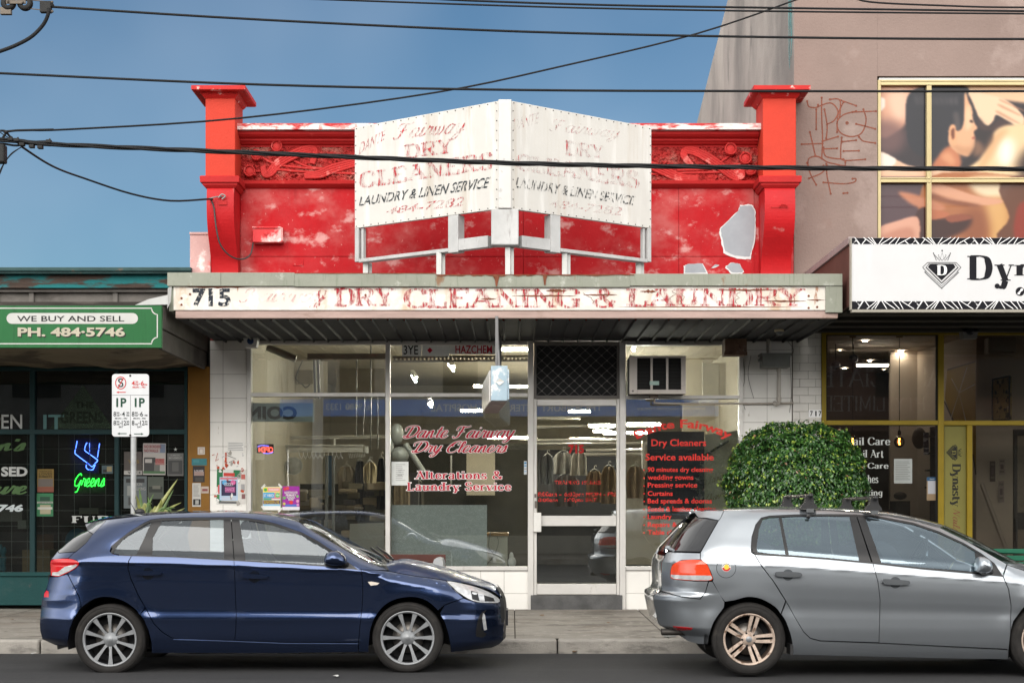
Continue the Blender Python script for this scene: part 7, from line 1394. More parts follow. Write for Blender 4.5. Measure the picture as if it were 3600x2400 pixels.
obj('exhaust_pipe', m, mat('exhaust_dark', (.06, .055, .05), .5, .6), CG)
handle(GF, CG, [(878, 522), (900, 516), (1010, 520), (1035, 530), (1030, 546), (960, 550), (888, 544)], None, mat('handle_grey', (.13, .14, .15), .3, .5, coat=1), 'g'); handle(GF, CG, [(1510, 563), (1540, 560), (1650, 568), (1672, 578), (1664, 592), (1590, 596), (1520, 590)], (1530, 573), MATS['handle_grey'], 'g')
mirror(GF, CG, None, [(2066, 515), (2062, 480), (2070, 445), (2090, 428), (2130, 438), (2152, 470), (2155, 500), (2140, 520), (2100, 528)], silp, .0, ((2110, 515), (2175, 525)))
rk = plast
for x0, x1, lab in ((1030, 1132, 0), (1410, 1515, 1)):
    for sg in (-1, 1):
        cx_ = (x0 + x1) / 2; T = lambda u, v, t: (lambda q: Vector((q[0], GF.Yc + sg * (.585 + t), q[1])))(GF.raw(u, v, .60)); b_ = 78 if lab == 0 else 92; e_ = 148 if lab == 0 else 160; m = MB()
        pf = sm([(cx_ - 50, e_), (cx_ - 44, e_ - 18), (cx_ - 22, e_ - 42), (cx_ - 15, b_ - 8), (cx_ + 22, b_ - 8), (cx_ + 28, e_ - 42), (cx_ + 44, e_ - 20), (cx_ + 50, e_ - 2)], 3)
        m.prism(pf, lambda p, t: T(p[0], p[1], t), -.05, .035); o = obj('roof_bar_foot', m, rk, CG, bevel=.006)
        m = MB(); m.prism([(cx_ - 18, e_ - 2), (cx_ + 26, e_ - 2), (cx_ + 26, e_ + 20), (cx_ - 18, e_ + 20)], lambda p, t: T(p[0], p[1], t), .02, .05); obj('clamp_plate', m, mat('clamp_grey', (.10, .105, .11), .5), o)
    m = MB(); q = GF.raw(cx_ + 5, b_ - 8, .60); m.tube([(q[0], GF.Yc - .66, q[1]), (q[0], GF.Yc + .66, q[1])], .017, 10); m.lathe([(0, 0), (.018, 0), (.022, .01)], (q[0], GF.Yc - .67, q[1]), 'y', 10); obj('roof_bar', m, trim, CG)
bronze = mat('alloy_dirty_bronze', (.50, .40, .33), .45, .3, var=.2, vs=12, layers=[((.18, .115, .08), 16, .52, .68)]); bronzed = mat('alloy_bronze_dark', (.13, .095, .075), .55, .4, var=.3, vs=14)
for c in (wc0, wc1):
    for fr in (False, True): wheel(GF, CG, c, .318, .222, bronzed, bronze, 'pair', -15, fr)
cabin(GF, CG, (wc0[0] - .62, wc1[0] + .60, .21, .88), (GF.raw(1850, 470, .4)[0], 1.0, -.36 * -1), [('front', GF.raw(1640, 480, .4)[0], .5, 0, 1.16), ('rear', GF.raw(930, 420, .4)[0], 1.3, 0, 1.16)], (wc0[0], wc1[0]))
m = MB(); a = GF.raw(1725, 285, .0); m.ell((a[0], GF.Yc, a[1]), (.03, .12, .035), 10, 8); m.tube([(a[0], GF.Yc, a[1]), (a[0] + .12, GF.Yc, a[1] + .06)], .012, 6); obj('rear_view_mirror', m, trim, CG)
for c in (wc0, wc1):
    for sg in (-1, 1): m = MB(); m.lathe([(.385, 0), (.375, .30), (.0, .31)] if sg < 0 else [(.385, 0), (.375, -.30), (0, -.31)], (c[0], GF.Yc + sg * .84, c[1] + .005), 'y', 24, a0=-.25, a1=math.pi + .25); obj('wheel_arch_liner', m, inner, CG)
m = MB(); a = GF.raw(972, 985, .8); m.box(a[0] - .01, a[0] + .015, GF.Yc - .86, GF.Yc - .66, a[1] - .03, a[1] + .06); obj('mud_flap', m, plast, CG)
m = MB(); a = GF.raw(1068, 192, .62); m.ell((a[0], GF.Yc - .70, a[1]), (.022, .01, .022), 10, 6); obj('window_clip', m, trim, CG)
# door handles belong to their doors
for CR in (CB, CG):
    nm = lambda s: [o for o in CR.children if o.name.split('.')[0] == s]
    drs = nm('rear_door') + nm('front_door')
    for o in nm('door_handle') + nm('handle_recess_shade') + nm('handle_mount') + nm('key_lock'):
        ctr = np.mean([v.co[:] for v in o.data.vertices], axis=0); best = min(drs, key=lambda d_: (np.linalg.norm(np.mean([v.co[:] for v in d_.data.vertices], axis=0)[[0, 1]] - ctr[[0, 1]])))
        o.parent = best
# ================================================================ dry cleaner interior
cream_w = mat('interior_cream', (.46, .425, .35), .85, var=.1, vs=1.2, layers=[((.25, .2, .14), 1.6, .56, .74, (1, 1, .5), .7)])
m = MB(); m.box(-3.70, 3.44, 33, 33.1, .3, 4.3); m.box(-3.715, -3.66, DF + .28, 33, .3, 4.3); m.box(3.40, 3.455, DF + .28, 33, .3, 4.3)
obj('interior_wall', m, cream_w, RB)
obj('interior_floor', MB().box(-3.7, 3.44, DF + .26, 33, .2, .34), mat('shop_floor', (.05, .045, .038), .5, var=.2), RB)
obj('interior_ceiling', MB().box(-3.7, 3.44, DF + .26, 33, 3.95, 4.05), mat('shop_ceiling', (.36, .32, .25), .9, var=.1), RB)
m = MB(); z0 = zf(1270); m.fb(900, 1264, 1004, 1388, 27.6, .05, 0); m.fb(1006, 1262, 1150, 1388, 27.6, .05, 0); m.fb(1048, 1300, 1100, 1348, 27.4, .1, 1); m.fb(1180, 1245, 1352, 1390, 29, .05, 1); m.fb(900, 1415, 1000, 1990, 28, .05, 0)
m.fb(2395, 1262, 2470, 1400, 26.2, .05, 0); m.fb(2470, 1275, 2560, 1395, 26, .05, 2); m.fb(2200, 1212, 2560, 1262, 27, .05, 1); m.fb(2400, 1420, 2560, 1540, 27.4, .05, 0)
obj('interior_panel', m, [mat('panel_pale', (.60, .55, .44), .8, var=.08), mat('panel_khaki', (.24, .205, .145), .8, var=.15), mat('panel_white', (.60, .59, .54), .7, var=.05)], RB)
tube_w = emis('fluoro_warm', (1, .88, .68), 330); tube_c = emis('fluoro_cool', (1, .96, .88), 330); lampb = mat('lamp_body', (.6, .58, .52), .5)
def lamp(x0, x1, y, d, lab, mt, th=7):
    t = thing('fluorescent_lamp', lab, 'lamp', P((x0 + x1) / 2, y, d), 'fluorescent lamps inside the dry cleaner'); m = MB(); m.fb(x0, y - 3, x1, y + th + 1, d + .06, .08); obj('lamp_body', m, lampb, t)
    m = MB(); a, b = P(x0 + 3, y + th / 2, d), P(x1 - 3, y + th / 2, d); m.tube([a, b], th * .32 * d / F, 8); obj('tube', m, mt, t)
lamp(1748, 1858, 1224, 23.5, 'warm tube lamp highest in the window beside the hazard sign', tube_w, 9)
lamp(1664, 1706, 1355, 25, 'short warm tube lamp left of the hanging light box, upper window', tube_w); lamp(1792, 1856, 1356, 25, 'warm tube lamp right of the hanging light box, upper window', tube_w)
lamp(1618, 1708, 1440, 27, 'warm tube lamp over the word hospital in the window', tube_w)
lamp(1712, 1856, 1535, 29, 'long warm tube lamp behind the script word Fairway', tube_w)
lamp(1998, 2076, 1443, 28, 'white tube lamp just below the top of the door glass', tube_c); lamp(2069, 2162, 1492, 26, 'bright white tube lamp at upper right of the door glass', tube_c, 9); lamp(2085, 2150, 1512, 30, 'white tube lamp second from top right of the door glass', tube_c); lamp(2006, 2124, 1541, 27, 'yellowish tube lamp above the red 715 in the door', tube_w)
lamp(2202, 2324, 1488, 26, 'long white tube lamp over the red arched name', tube_c, 9); lamp(2202, 2300, 1518, 29, 'lower white tube lamp behind the red arched name', tube_c); lamp(2120, 2166, 1519, 31, 'short white tube lamp low at right of the door glass', tube_c)
def lampq(q, d, lab, mt):
    t = thing('fluorescent_lamp', lab, 'lamp', P(*q[0], d), 'fluorescent lamps inside the dry cleaner'); a, b = P((q[0][0] + q[1][0]) / 2, (q[0][1] + q[1][1]) / 2, d), P((q[2][0] + q[3][0]) / 2, (q[2][1] + q[3][1]) / 2, d - .2); m = MB(); m.tube([a, b], .016, 8); obj('tube', m, mt, t)
    m = MB(); m.tube([a + Vector((0, .03, .06)), b + Vector((0, .03, .06))], .04, 4); obj('lamp_body', m, lampb, t)
lampq([(1574, 1283), (1584, 1280), (1601, 1302), (1588, 1303)], 24, 'slanting white lamp under the hazard sign', tube_c); lampq([(1446, 1322), (1452, 1318), (1464, 1338), (1459, 1344)], 25, 'small slanting lamp at left of the second upper window', tube_c); lampq([(1502, 1421), (1514, 1416), (1524, 1426), (1508, 1432)], 24, 'small warm lamp at the top left of the lettered window', tube_w); lampq([(2217, 1233), (2232, 1221), (2236, 1224), (2221, 1238)], 22.6, 'short slanting lamp at top left of the air conditioner window', tube_w)
# trusses and rails
stl = mat('rail_steel', (.20, .20, .19), .35, .6, var=.1); wst = mat('rail_white', (.48, .47, .43), .4, var=.08); dkm = mat('machine_dark', (.045, .045, .045), .5, var=.2)
m = MB()
for y, d in ((1255, 23.2), (1270, 23.2)): m.tube([P(1380, y, d), P(1856, y - 4, d)], .018, 6)
for k in range(34): m.fb(1384 + 14 * k, 1257, 1392 + 14 * k, 1266, 23.2, .03)
m.fb(1080, 1242, 1356, 1262, 22.8, .1)
single('cable_tray', m, mat('tray_grey', (.22, .21, .19), .6, var=.15), 'perforated grey tray across the ceiling behind the hazard sign', 'tray')
RL = thing('garment_conveyor', 'white oval overhead garment conveyor with a row of hooks in the first window', 'conveyor', P(1150, 1600, 26.4)); m = MB()
m.fb(996, 1567, 1286, 1589, 26.4, .06); m.fb(996, 1562, 1275, 1567, 26.36, .12); m.tube([P(1286, 1568, 26.4), P(1286, 1592, 26.4)], .04, 8); m.tube([P(1175, 1540, 26.4), P(1175, 1565, 26.4)], .02, 6); m.fb(1160, 1537, 1188, 1542, 26.4, .05)
for y in (1531, 1538): m.tube([P(990, y + 4, 27), P(1356, y, 27)], .014, 6)
obj('rail', m, wst, RL); m = MB()
pts = []
for k in range(22): pts.append(P(1052 + 7.3 * k, 1598 if k % 2 == 0 else 1612, 26.35))
m.tube(pts, .009, 5, sm=False); 
for k in range(0, 22, 2): m.tube([P(1052 + 7.3 * k, 1598, 26.35), P(1052 + 7.3 * k, 1589, 26.35)], .007, 5)
for k in range(10): m.tube([P(1226 + 6 * k, 1592, 26.5), P(1229 + 6 * k, 1610 - k * .5, 26.5)], .006, 5)
obj('hook_row', m, mat('hook_white', (.7, .7, .68), .4), RL)
m = MB(); rr = random.Random(9)
for x in (1148, 1172): m.tube([P(x, 1600, 22.6), P(x, 2010, 22.6)], .022, 8)
for x, y0, y1 in ((1252, 1265, 1530), (1303, 1210, 1580), (1328, 1395, 1570), (1275, 1395, 1530)): m.tube([P(x + rr.uniform(-3, 8), y0, 23.4), P(x, y1, 23.4)], .010, 6)
for x in (1108, 1122): m.tube([P(x - 3, 1265, 22.3), P(x, 1400, 22.3)], .02, 6)
m.tube(catmull([P(1065, 1265, 22.2), P(1040, 1325, 22.2), P(1055, 1345, 22.2), P(1062, 1350, 22.2), P(1075, 1362, 22.2), P(1090, 1350, 22.2)], 5), .009, 6); m.tube([P(940, 1220, 22.4), P(1040, 1262, 22.4)], .05, 8)
single('rack_posts', m, stl, 'thin steel uprights and cables of the racking in the first window', 'rack')
m = MB()
for y, d, x0, x1 in ((1528, 30, 1380, 1600), (1548, 26, 1886, 2166), (1560, 28, 1886, 2290), (1583, 26, 2060, 2262), (1597, 26, 2020, 2262), (1470, 27, 1886, 2040), (1500, 29, 1886, 2060)): m.tube([P(x0, y, d), P(x1, y - 2, d)], .025, 8)
m.tube([P(2262, 1550, 25.8), P(2262, 1650, 25.8)], .03, 8); m.tube([P(1586, 1600, 25), P(1586, 1700, 25)], .014, 6); single('hanging_rails', m, mat('rail_bright', (.5, .49, .46), .3, .5), 'bright horizontal garment rails behind the door glass', 'rail')
# garments
def garment(x, y0, w_, h, d, col, lab, seed, nm='garment'):
    r = random.Random(seed); t = thing(nm, lab, 'garment', P(x, y0 + h, d), 'garments hanging inside the dry cleaner'); m = MB(); ph = [r.uniform(0, 6) for _ in range(4)]
    def fn(u, v):
        sw = w_ * (.55 + .45 * min(1, v * 5)) * (1 + .08 * math.sin(v * 3 + ph[0])); px = x + (u - .5) * sw; dd = .05 * math.sin(u * 14 + ph[1] + v) + .03 * math.sin(u * 27 + ph[2])
        return P(px, y0 + h * v, d + dd)
    m.sheet(fn, [i / 18 for i in range(19)], [j / 8 for j in range(9)]); m.sheet(lambda u, v: fn(u, v) + Vector((0, .09, 0)), [i / 18 for i in range(19)], [j / 8 for j in range(9)]); obj('cloth', m, mat('cloth_%d_%d_%d' % tuple(int(c * 99) for c in col), col, .8, var=.2, vs=6), t)
    m = MB(); m.tube(catmull([P(x - w_ * .3, y0 + 4, d + .04), P(x, y0 - 8, d + .04), P(x + w_ * .3, y0 + 4, d + .04)], 4), .008, 5); m.tube(catmull([P(x, y0 - 8, d + .04), P(x, y0 - 16, d + .04), P(x + 5, y0 - 20, d + .04), P(x + 8, y0 - 15, d + .04)], 4), .006, 5); obj('hanger', m, wst, t)
GS = [(1300, 1625, 44, 72, 23.3, (.42, .35, .22), 'beige garment bagged in plastic on the conveyor end', 1), (1340, 1610, 30, 180, 24.5, (.03, .03, .04), 'black garment beside the first window mullion', 2), (1265, 1620, 34, 210, 25, (.05, .05, .06), 'dark grey garment behind the beige bagged one', 3), (1218, 1640, 60, 95, 25.2, (.33, .28, .20), 'tan bundled garment left of the dark ones', 4), (1412, 1640, 60, 200, 23.6, (.20, .155, .10), 'tan coat behind the white notice in the lettered window', 5), (1470, 1690, 40, 120, 25, (.07, .065, .05), 'olive dark garment under the lettering Alterations', 6),
      (1925, 1600, 50, 100, 26.5, (.06, .06, .06), 'dark garment at the left of the door glass', 8), (1980, 1590, 70, 75, 25.5, (.34, .33, .31), 'pale grey shirt left of the red 715', 9), (2035, 1590, 60, 80, 25.4, (.42, .40, .36), 'white shirt under the red 715', 10), (2090, 1655, 60, 110, 25.8, (.30, .22, .14), 'brown paper wrapped garment in the door', 11), (2140, 1640, 55, 130, 25.6, (.25, .19, .12), 'tan garment at the right of the door glass', 12), (1990, 1670, 90, 110, 26.4, (.05, .045, .04), 'black coat behind the trading hours', 13), (2235, 1640, 60, 110, 25.2, (.28, .21, .14), 'tan garment behind the list of services', 14), (2290, 1655, 50, 120, 25.6, (.10, .08, .07), 'dark brown garment behind the list of services', 15)]
for g in GS: garment(*(g[:4] + (g[4] + (2.2 if g[0] < 1480 else 0),) + g[5:]))
m = MB(); m.prism([(1350, 2060), (1350, 1836), (1230, 1840), (1222, 2060)], lambda p, t: P(p[0], p[1], t), 22.2, 22.6); single('cloth_table', m, mat('table_cloth', (.30, .285, .25), .9, var=.1), 'pale cloth covered table beside the first mullion', 'table')
m = MB(); 
for k in range(60):
    x, y = rr.uniform(1050, 1345), rr.uniform(1700, 2000); c = P(x, y, 26.4 + rr.uniform(0, 1.2)); a, b = rr.uniform(.06, .17), rr.uniform(.025, .09); m.box(c.x - a, c.x + a, c.y - .12, c.y + .12, c.z - b, c.z + b, rr.randrange(4))
single('laundry_pile', m, bevel=.02, mats=[mat('pile_tan', (.28, .23, .16), .9), mat('pile_dark', (.05, .045, .045), .9), mat('pile_pale', (.38, .35, .30), .9), mat('pile_khaki', (.15, .13, .09), .9)], label='heap of folded and bundled laundry in the first window', cat='laundry')
m = MB(); m.fb(1045, 1700, 1350, 2020, 28.2, .1); m.fb(1380, 1560, 1856, 2010, 29, .1, 0); m.fb(1640, 1590, 1740, 1740, 28.5, .1, 1); m.fb(1890, 1580, 2166, 2060, 30, .1, 2); m.fb(1886, 1810, 2166, 2080, 25, .3, 2); single('back_shelving', m, [mat('shelf_olive', (.032, .031, .024), .8, var=.2), mat('shelf_cream', (.42, .38, .30), .8), mat('shelf_black', (.03, .03, .032), .7)], 'dim olive shelving along the back of the dry cleaner', 'shelving')
PR = thing('pressing_machine', 'grey garment pressing machine at the left of the lettered window', 'machine', P(1410, 1990, 26)); m = MB()
m.ell(P(1395, 1525, 26), (.11, .12, .17), 14, 10); m.tube(catmull([P(1375, 1540, 26), P(1370, 1590, 26), P(1390, 1660, 26)], 5), .06, 8); m.ell(P(1405, 1600, 25.9), (.15, .15, .14), 12, 8); m.tube([P(1425, 1560, 25.9), P(1490, 1660, 25.8)], .045, 8); obj('head', m, mat('press_grey', (.26, .28, .27), .4, .2, var=.1), PR); m = MB(); m.fb(1380, 1660, 1470, 2040, 26.1, .4); obj('base', m, dkm, PR)
m = MB(); m.fb(2276, 1516, 2476, 1824, 21.6, .03); single('dark_board', m, mat('board_navy', (.014, .016, .026), .6, var=.15), 'dark board behind the red list of services', 'board')
m = MB(); m.prism([(2478, 1528), (2596, 1512), (2580, 1830), (2462, 1830)], lambda p, t: P(p[0], p[1], 21.8 + t), 0, .03); mpl = planeY(21.8); put(m, pen("Dante Fairway", SCR, 8, 4, slant=.3), [(2440, 1690), (2552, 1655), (2552, 1690), (2440, 1725)], mpl, .004, 1); put(m, pen("Dry Cleaners", SCR, 8, 4, slant=.3), [(2440, 1750), (2552, 1718), (2552, 1755), (2440, 1785)], mpl, .004, 1)
m.prism([(2470, 1600), (2560, 1545), (2563, 1552), (2474, 1608)], lambda p, t: P(p[0], p[1], 21.7 + t), 0, .03, 2); single('leaning_sign', m, [mat('sign_sage', (.36, .37, .29), .6, var=.08), mat('sign_gold_text', (.12, .09, .03)), mat('strip_black', (.02, .02, .02))], 'sage green sign panel with gold script leaning inside the right window', 'sign')
m = MB(); m.fb(2322, 1826, 2470, 1992, 21.3, .03); single('white_board', m, mat('board_white', (.62, .62, .60), .6), 'plain white board at the foot of the right window', 'board')
m = MB(); m.fb(1376, 1774, 1712, 1992, GD + .12, .02); single('frosted_board', m, mat('frosted_grey', (.40, .43, .43), .7, var=.08, vs=14, layers=[((.48, .51, .51), 40, .5, .65)]), 'mottled pale grey board standing in the bottom of the lettered window', 'board')
CT = thing('counter', 'cream shop counter with timber top right of the frosted board', 'counter', P(1748, 1990, 22)); m = MB(); m.fb(1710, 1884, 1784, 2010, 21.8, .5); obj('front', m, mat('counter_cream', (.50, .49, .42), .6), CT); m = MB(); m.fb(1704, 1872, 1788, 1883, 21.75, .6); obj('top', m, mat('counter_timber', (.36, .22, .10), .5, var=.2), CT); m = MB(); m.tube(catmull([P(1725, 1868, 21.7), P(1718, 1920, 21.7), P(1735, 1950, 21.7), P(1712, 1982, 21.7)], 5), .006, 5); m.tube(catmull([P(1748, 1885, 21.72), P(1752, 1910, 21.72), P(1735, 1960, 21.72)], 5), .005, 5); obj('cord', m, mat('cord_grey', (.2, .2, .18)), CT)
m = MB(); m.ell(P(1800, 1975, 21.5), (.055, .05, .075), 10, 8); m.ell(P(1798, 1955, 21.5), (.03, .03, .06), 8, 6); single('plastic_bag', m, mat('bag_white', (.66, .66, .66), .5, bump=.5, bs=30), 'crumpled white plastic bag on the window floor by the door', 'bag')
# hazard sign, coin sign, open sign
HZ = thing('hazard_sign', 'white hazard board reading 3YE and HAZCHEM at the top of the second window', 'sign', P(1570, 1245, GD - .01)); dS = GD - .012; MH = planeY(dS); m = MB(); m.fb(1414, 1212, 1482, 1251, dS, .008); m.fb(1484, 1212, 1580, 1251, dS, .008); m.fb(1580.5, 1212, 1742, 1245, dS + .001, .008); obj('board', m, mat('hazard_white', (.78, .80, .78), .5), HZ)
m = MB(); put(m, sans("3YE", bold=.01), (1419, 1214, 1470, 1246), MH, .003, 0); put(m, sans("HAZCHEM", bold=.015), (1601, 1214, 1730, 1242), MH, .003, 1); poly(m, [(1511, 1221), (1521, 1231), (1511, 1241), (1502, 1231)], MH, .003, 1); obj('lettering', m, [mat('hazard_black', (.02, .02, .02)), rl], HZ)
CS = thing('coin_sign', 'pale translucent sign seen from behind with the word COIN reversed', 'sign', P(985, 1480, GD + .15)); dS = GD + .2; MC = planeY(dS); m = MB(); m.fb(886, 1416, 1105, 1482, dS, .008); obj('board', m, mat('coin_pale', (.40, .45, .43), .6, var=.05), CS)
m = MB(); put(m, sans("COIN", bold=.045), (868, 1427, 1044, 1474), MC, .003, 0, flip=True); obj('lettering', m, mat('coin_brown', (.055, .042, .022)), CS)
ON = thing('open_sign', 'small red and violet neon OPEN sign seen from behind', 'neon sign', P(932, 1590, 22)); m = MB(); m.fb(903, 1560, 962, 1592, 22.05, .02); obj('backing', m, dkm, ON)
def neon(t, quad, d, r, font=SCR, slant=.2, flip=False, mt=None, par=None, nm='neon_tube'):
    fl = []; X = 0
    for ch in t:
        wd, spec = font.get(ch, (40, ""))
        for st in [q for q in spec.split('|') if q]:
            ps = st.split(); fg = ps.pop(0) if ps[0][0] in 'ts-' and ',' not in ps[0] else ''
            pts = [tuple(map(float, p.split(','))) for p in ps]
            if 's' in fg and len(pts) > 2: pts = [(v.x, v.y) for v in catmull([(a, b, 0) for a, b in pts], 4)]
            fl.append([(a + X + b * slant, b) for a, b in pts])
        X += wd
    xs = [p[0] for f in fl for p in f]; ys = [p[1] for f in fl for p in f]; a, b, c, e = min(xs), max(xs), min(ys), max(ys); m = MB(); x0, y0, x1, y1 = quad
    for f in fl:
        q = []
        for x, y in f:
            u = (x - a) / (b - a); u = 1 - u if flip else u; q.append(P(x0 + (x1 - x0) * u, y1 - (y1 - y0) * (y - c) / (e - c), d))
        m.tube(q, r, 6)
    return obj(nm, m, mt, par)
neon("OPEN", (911, 1572, 958, 1588), 22.0, .008, G, 0, True, emis('neon_red', (1, .12, .08), 1.6), ON); m = MB()
m.tube(catmull([P(905, 1570, 22), P(920, 1565, 22), P(945, 1567, 22)], 4), .006, 6); m.tube(catmull([P(925, 1592, 22), P(945, 1593, 22), P(960, 1588, 22)], 4), .006, 6); obj('neon_border', m, emis('neon_violet', (.25, .2, 1), 1.6), ON)
m = MB(); m.lathe([(0, 0), (.14, 0), (.145, .01), (.14, .02)], P(1033, 1637, 26.2), 'y', 28); m.lathe([(.13, -.006), (.138, -.012), (.146, -.004)], P(1033, 1637, 26.2), 'y', 28, 1); single('round_plaque', m, [mat('plaque_grey', (.34, .34, .32), .7, var=.25, vs=14), mat('plaque_rim', (.45, .45, .42))], 'round grey plaque with faint figures below the conveyor', 'plaque')
m = MB(); m.fb(1152, 1600, 1170, 1740, 22.9, .05); single('blue_column', m, mat('column_blue', (.07, .13, .20), .6, var=.1), 'narrow dusty blue column under the conveyor', 'column')

# ================================================================ paper things on the fronts
def sheetthing(name, lab, cat, x0, y0, x1, y1, d, base, blocks=(), texts=(), grp=None, tilt=0):
    """paper with printed blocks: fractions of the sheet; texts (string, box, colour, style)."""
    m = MB(); mats = [mat('paper_%d_%d_%d' % tuple(int(c * 200) for c in base), base, .6, var=.06, vs=12)]; idx = {}
    def mi(c):
        k = tuple(int(v * 200) for v in c)
        if k not in idx: idx[k] = len(mats); mats.append(mat('ink_%d_%d_%d' % k, c, .6, var=.05))
        return idx[k]
    dx = (y1 - y0) * tilt; q = [(x0, y0), (x1, y0 + (x1 - x0) * tilt), (x1 - dx, y1 + (x1 - x0) * tilt), (x0 - dx, y1)]; mf = planeY(d)
    a = [mf(x, y, 0) for x, y in q]; m.add(a + [v + Vector((0, .002, 0)) for v in a], [(0, 1, 2, 3), (7, 6, 5, 4), (0, 1, 5, 4), (1, 2, 6, 5), (2, 3, 7, 6), (3, 0, 4, 7)])
    def tp(u, v): return (x0 + (x1 - x0) * u - dx * v, y0 + (y1 - y0) * v + (x1 - x0) * tilt * u)
    for i, (u0, v0, u1, v1, c) in enumerate(blocks): poly(m, [tp(u0, v0), tp(u1, v0), tp(u1, v1), tp(u0, v1)], mf, .0008 + .0003 * i, mi(c))
    for i, (t, (u0, v0, u1, v1), c, *st) in enumerate(texts):
        if t == 'o': cx2, cy2 = tp((u0 + u1) / 2, (v0 + v1) / 2); disc(m, cx2, cy2, (u1 - u0) * (x1 - x0) / 2, mf, .004 + .0003 * i, mi(c), 16)
        else: put(m, sans(t, bold=(st[0] if st else .02)), [tp(u0, v0), tp(u1, v0), tp(u1, v1), tp(u0, v1)], mf, .0042 + .0003 * i, mi(c))
    return single(name, m, mats, lab, cat, grp)
W = (.72, .72, .70); K = (.02, .02, .02)
def lines(n, v0, v1, c=(.35, .35, .35), u0=.12, u1=.88, seed=1):
    r = random.Random(seed); return [(u0, v0 + (v1 - v0) * k / n, u1 - r.uniform(0, .25), v0 + (v1 - v0) * (k + .45) / n, c) for k in range(n)]
PG = GD - .004
sheetthing('poster', 'yellow, pink and blue market poster on the first window', 'poster', 924, 1710, 986, 1792, PG, (.75, .75, .73), [(.02, .02, .98, .24, (.72, .62, .05)), (.28, .05, .96, .20, (.75, .30, .32)), (.02, .25, .98, .52, (.65, .22, .25)), (.02, .25, .66, .48, (.02, .32, .62)), (.02, .49, .5, .56, (.05, .35, .2)), (.02, .57, .98, .74, (.09, .03, .10)), (.02, .75, .98, .82, (.25, .5, .7))], [('TWILIGHT', (.34, .08, .9, .17), (.75, .75, .72)), ('o', (.70, .26, .97, .46), (.10, .50, .12)), ('o', (.06, .06, .24, .2), (.06, .35, .1)), ('SAT 14 MARCH', (.05, .30, .62, .44), W), ('2-8pm', (.72, .32, .95, .41), W)] + [(t, (.06, .585 + .05 * k, .94, .62 + .05 * k), (.7, .55, .05)) for k, t in enumerate(("MUSIC MARKET FOOD", "GAMES RIDES ART", "STALLS"))])
sheetthing('poster', 'purple school fete poster on the first window', 'poster', 993, 1708, 1053, 1792, PG, (.30, .03, .30), [(0, .86, 1, 1, (.66, .64, .68)), (.15, .76, .85, .85, (.08, .15, .5))], [('o', (.05, .03, .25, .2), (.6, .05, .08)), ('o', (.2, .02, .4, .16), (.62, .08, .08)), ('o', (.8, .55, .98, .7), (.65, .3, .45)), ('o', (.02, .42, .2, .56), (.15, .42, .12)), ('o', (.80, .35, .96, .5), (.2, .45, .15)), ('o', (.02, .65, .18, .82), (.55, .5, .1)), ('o', (.40, .60, .62, .76), (.65, .04, .05)), ('o', (.82, .72, .98, .84), (.6, .25, .5)), ('NORTHCOTE', (.12, .22, .88, .32), W), ('PRIMARY', (.2, .33, .8, .42), W), ('SCHOOL', (.25, .43, .75, .51), W), ('FETE', (.35, .52, .65, .60), W)])
for k, (x, y, l) in enumerate(((925, 1708, 'top left corner of the market poster'), (984, 1708, 'top right corner of the market poster'), (924, 1786, 'bottom left corner of the market poster'), (984, 1790, 'bottom right corner of the market poster'))):
    m = MB(); c = planeY(PG - .002); q = [(x - 8, y + 6), (x + 5, y - 8), (x + 9, y - 3), (x - 4, y + 11)]
    if k in (1, 2): q = [(x - 7, y - 6), (x - 3, y - 10), (x + 9, y + 3), (x + 5, y + 8)]
    poly(m, q, c, .003); single('tape_strip', m, mat('tape_white', (.66, .66, .63), .5), 'white tape strip on the ' + l, 'tape', 'tape holding the market poster')
sheetthing('notice', 'white out of order notice taped in the lettered window', 'notice', 1376, 1622, 1436, 1705, PG, (.66, .68, .66), lines(9, .1, .85, (.45, .46, .45), .25, .85), [('OUT', (.40, .34, .6, .39), (.2, .2, .2)), ('OF', (.43, .43, .57, .47), (.2, .2, .2)), ('ORDER', (.36, .54, .64, .59), (.2, .2, .2))])
sheetthing('sticker', 'narrow white and blue card sticker at the right edge of the lettered window', 'sticker', 1842, 1620, 1852, 1667, PG, (.6, .64, .66), [(.1, .08, .9, .2, (.05, .25, .5)), (.1, .3, .9, .4, (.1, .35, .6)), (.1, .55, .9, .62, (.4, .4, .42)), (.1, .75, .9, .8, (.1, .35, .6))])
TP = DF - .024
sheetthing('poster', 'blue and pink gig poster pasted on the left tiled pier', 'poster', 772, 1676, 836, 1758, TP - .006, (.40, .52, .66), [(.03, .02, .97, .1, (.55, .18, .22)), (.1, .16, .92, .8, (.035, .03, .07)), (.3, .42, .85, .66, (.30, .08, .2)), (.12, .86, .9, .97, (.45, .5, .6))], [('o', (.14, .17, .4, .3), (.1, .35, .6)), ('o', (.6, .17, .88, .3), (.6, .12, .3)), ('ODDLY', (.25, .24, .75, .38), (.5, .5, .55)), ('DANCE', (.3, .46, .8, .6), (.6, .25, .45))])
sheetthing('torn_poster', 'torn green and red poster layers behind the gig poster on the left pier', 'poster', 763, 1648, 846, 1772, TP - .002, (.60, .60, .57), [(0, 0, .25, .5, (.03, .16, .07)), (.7, .02, 1, .25, (.03, .16, .07)), (.28, .10, .75, .2, (.50, .05, .04)), (.0, .72, .2, .9, (.05, .2, .08)), (.05, .45, .14, .7, (.55, .1, .1)), (.1, .9, .9, .97, (.12, .12, .12))], [], None, .02)
sheetthing('paper_scrap', 'torn paper scrap with reddish print right of the gig poster', 'paper', 846, 1655, 864, 1770, TP - .003, (.58, .56, .53), [(.1, .1, .9, .25, (.45, .12, .1)), (.1, .4, .8, .6, (.3, .3, .3)), (.2, .7, .9, .85, (.2, .1, .1))])
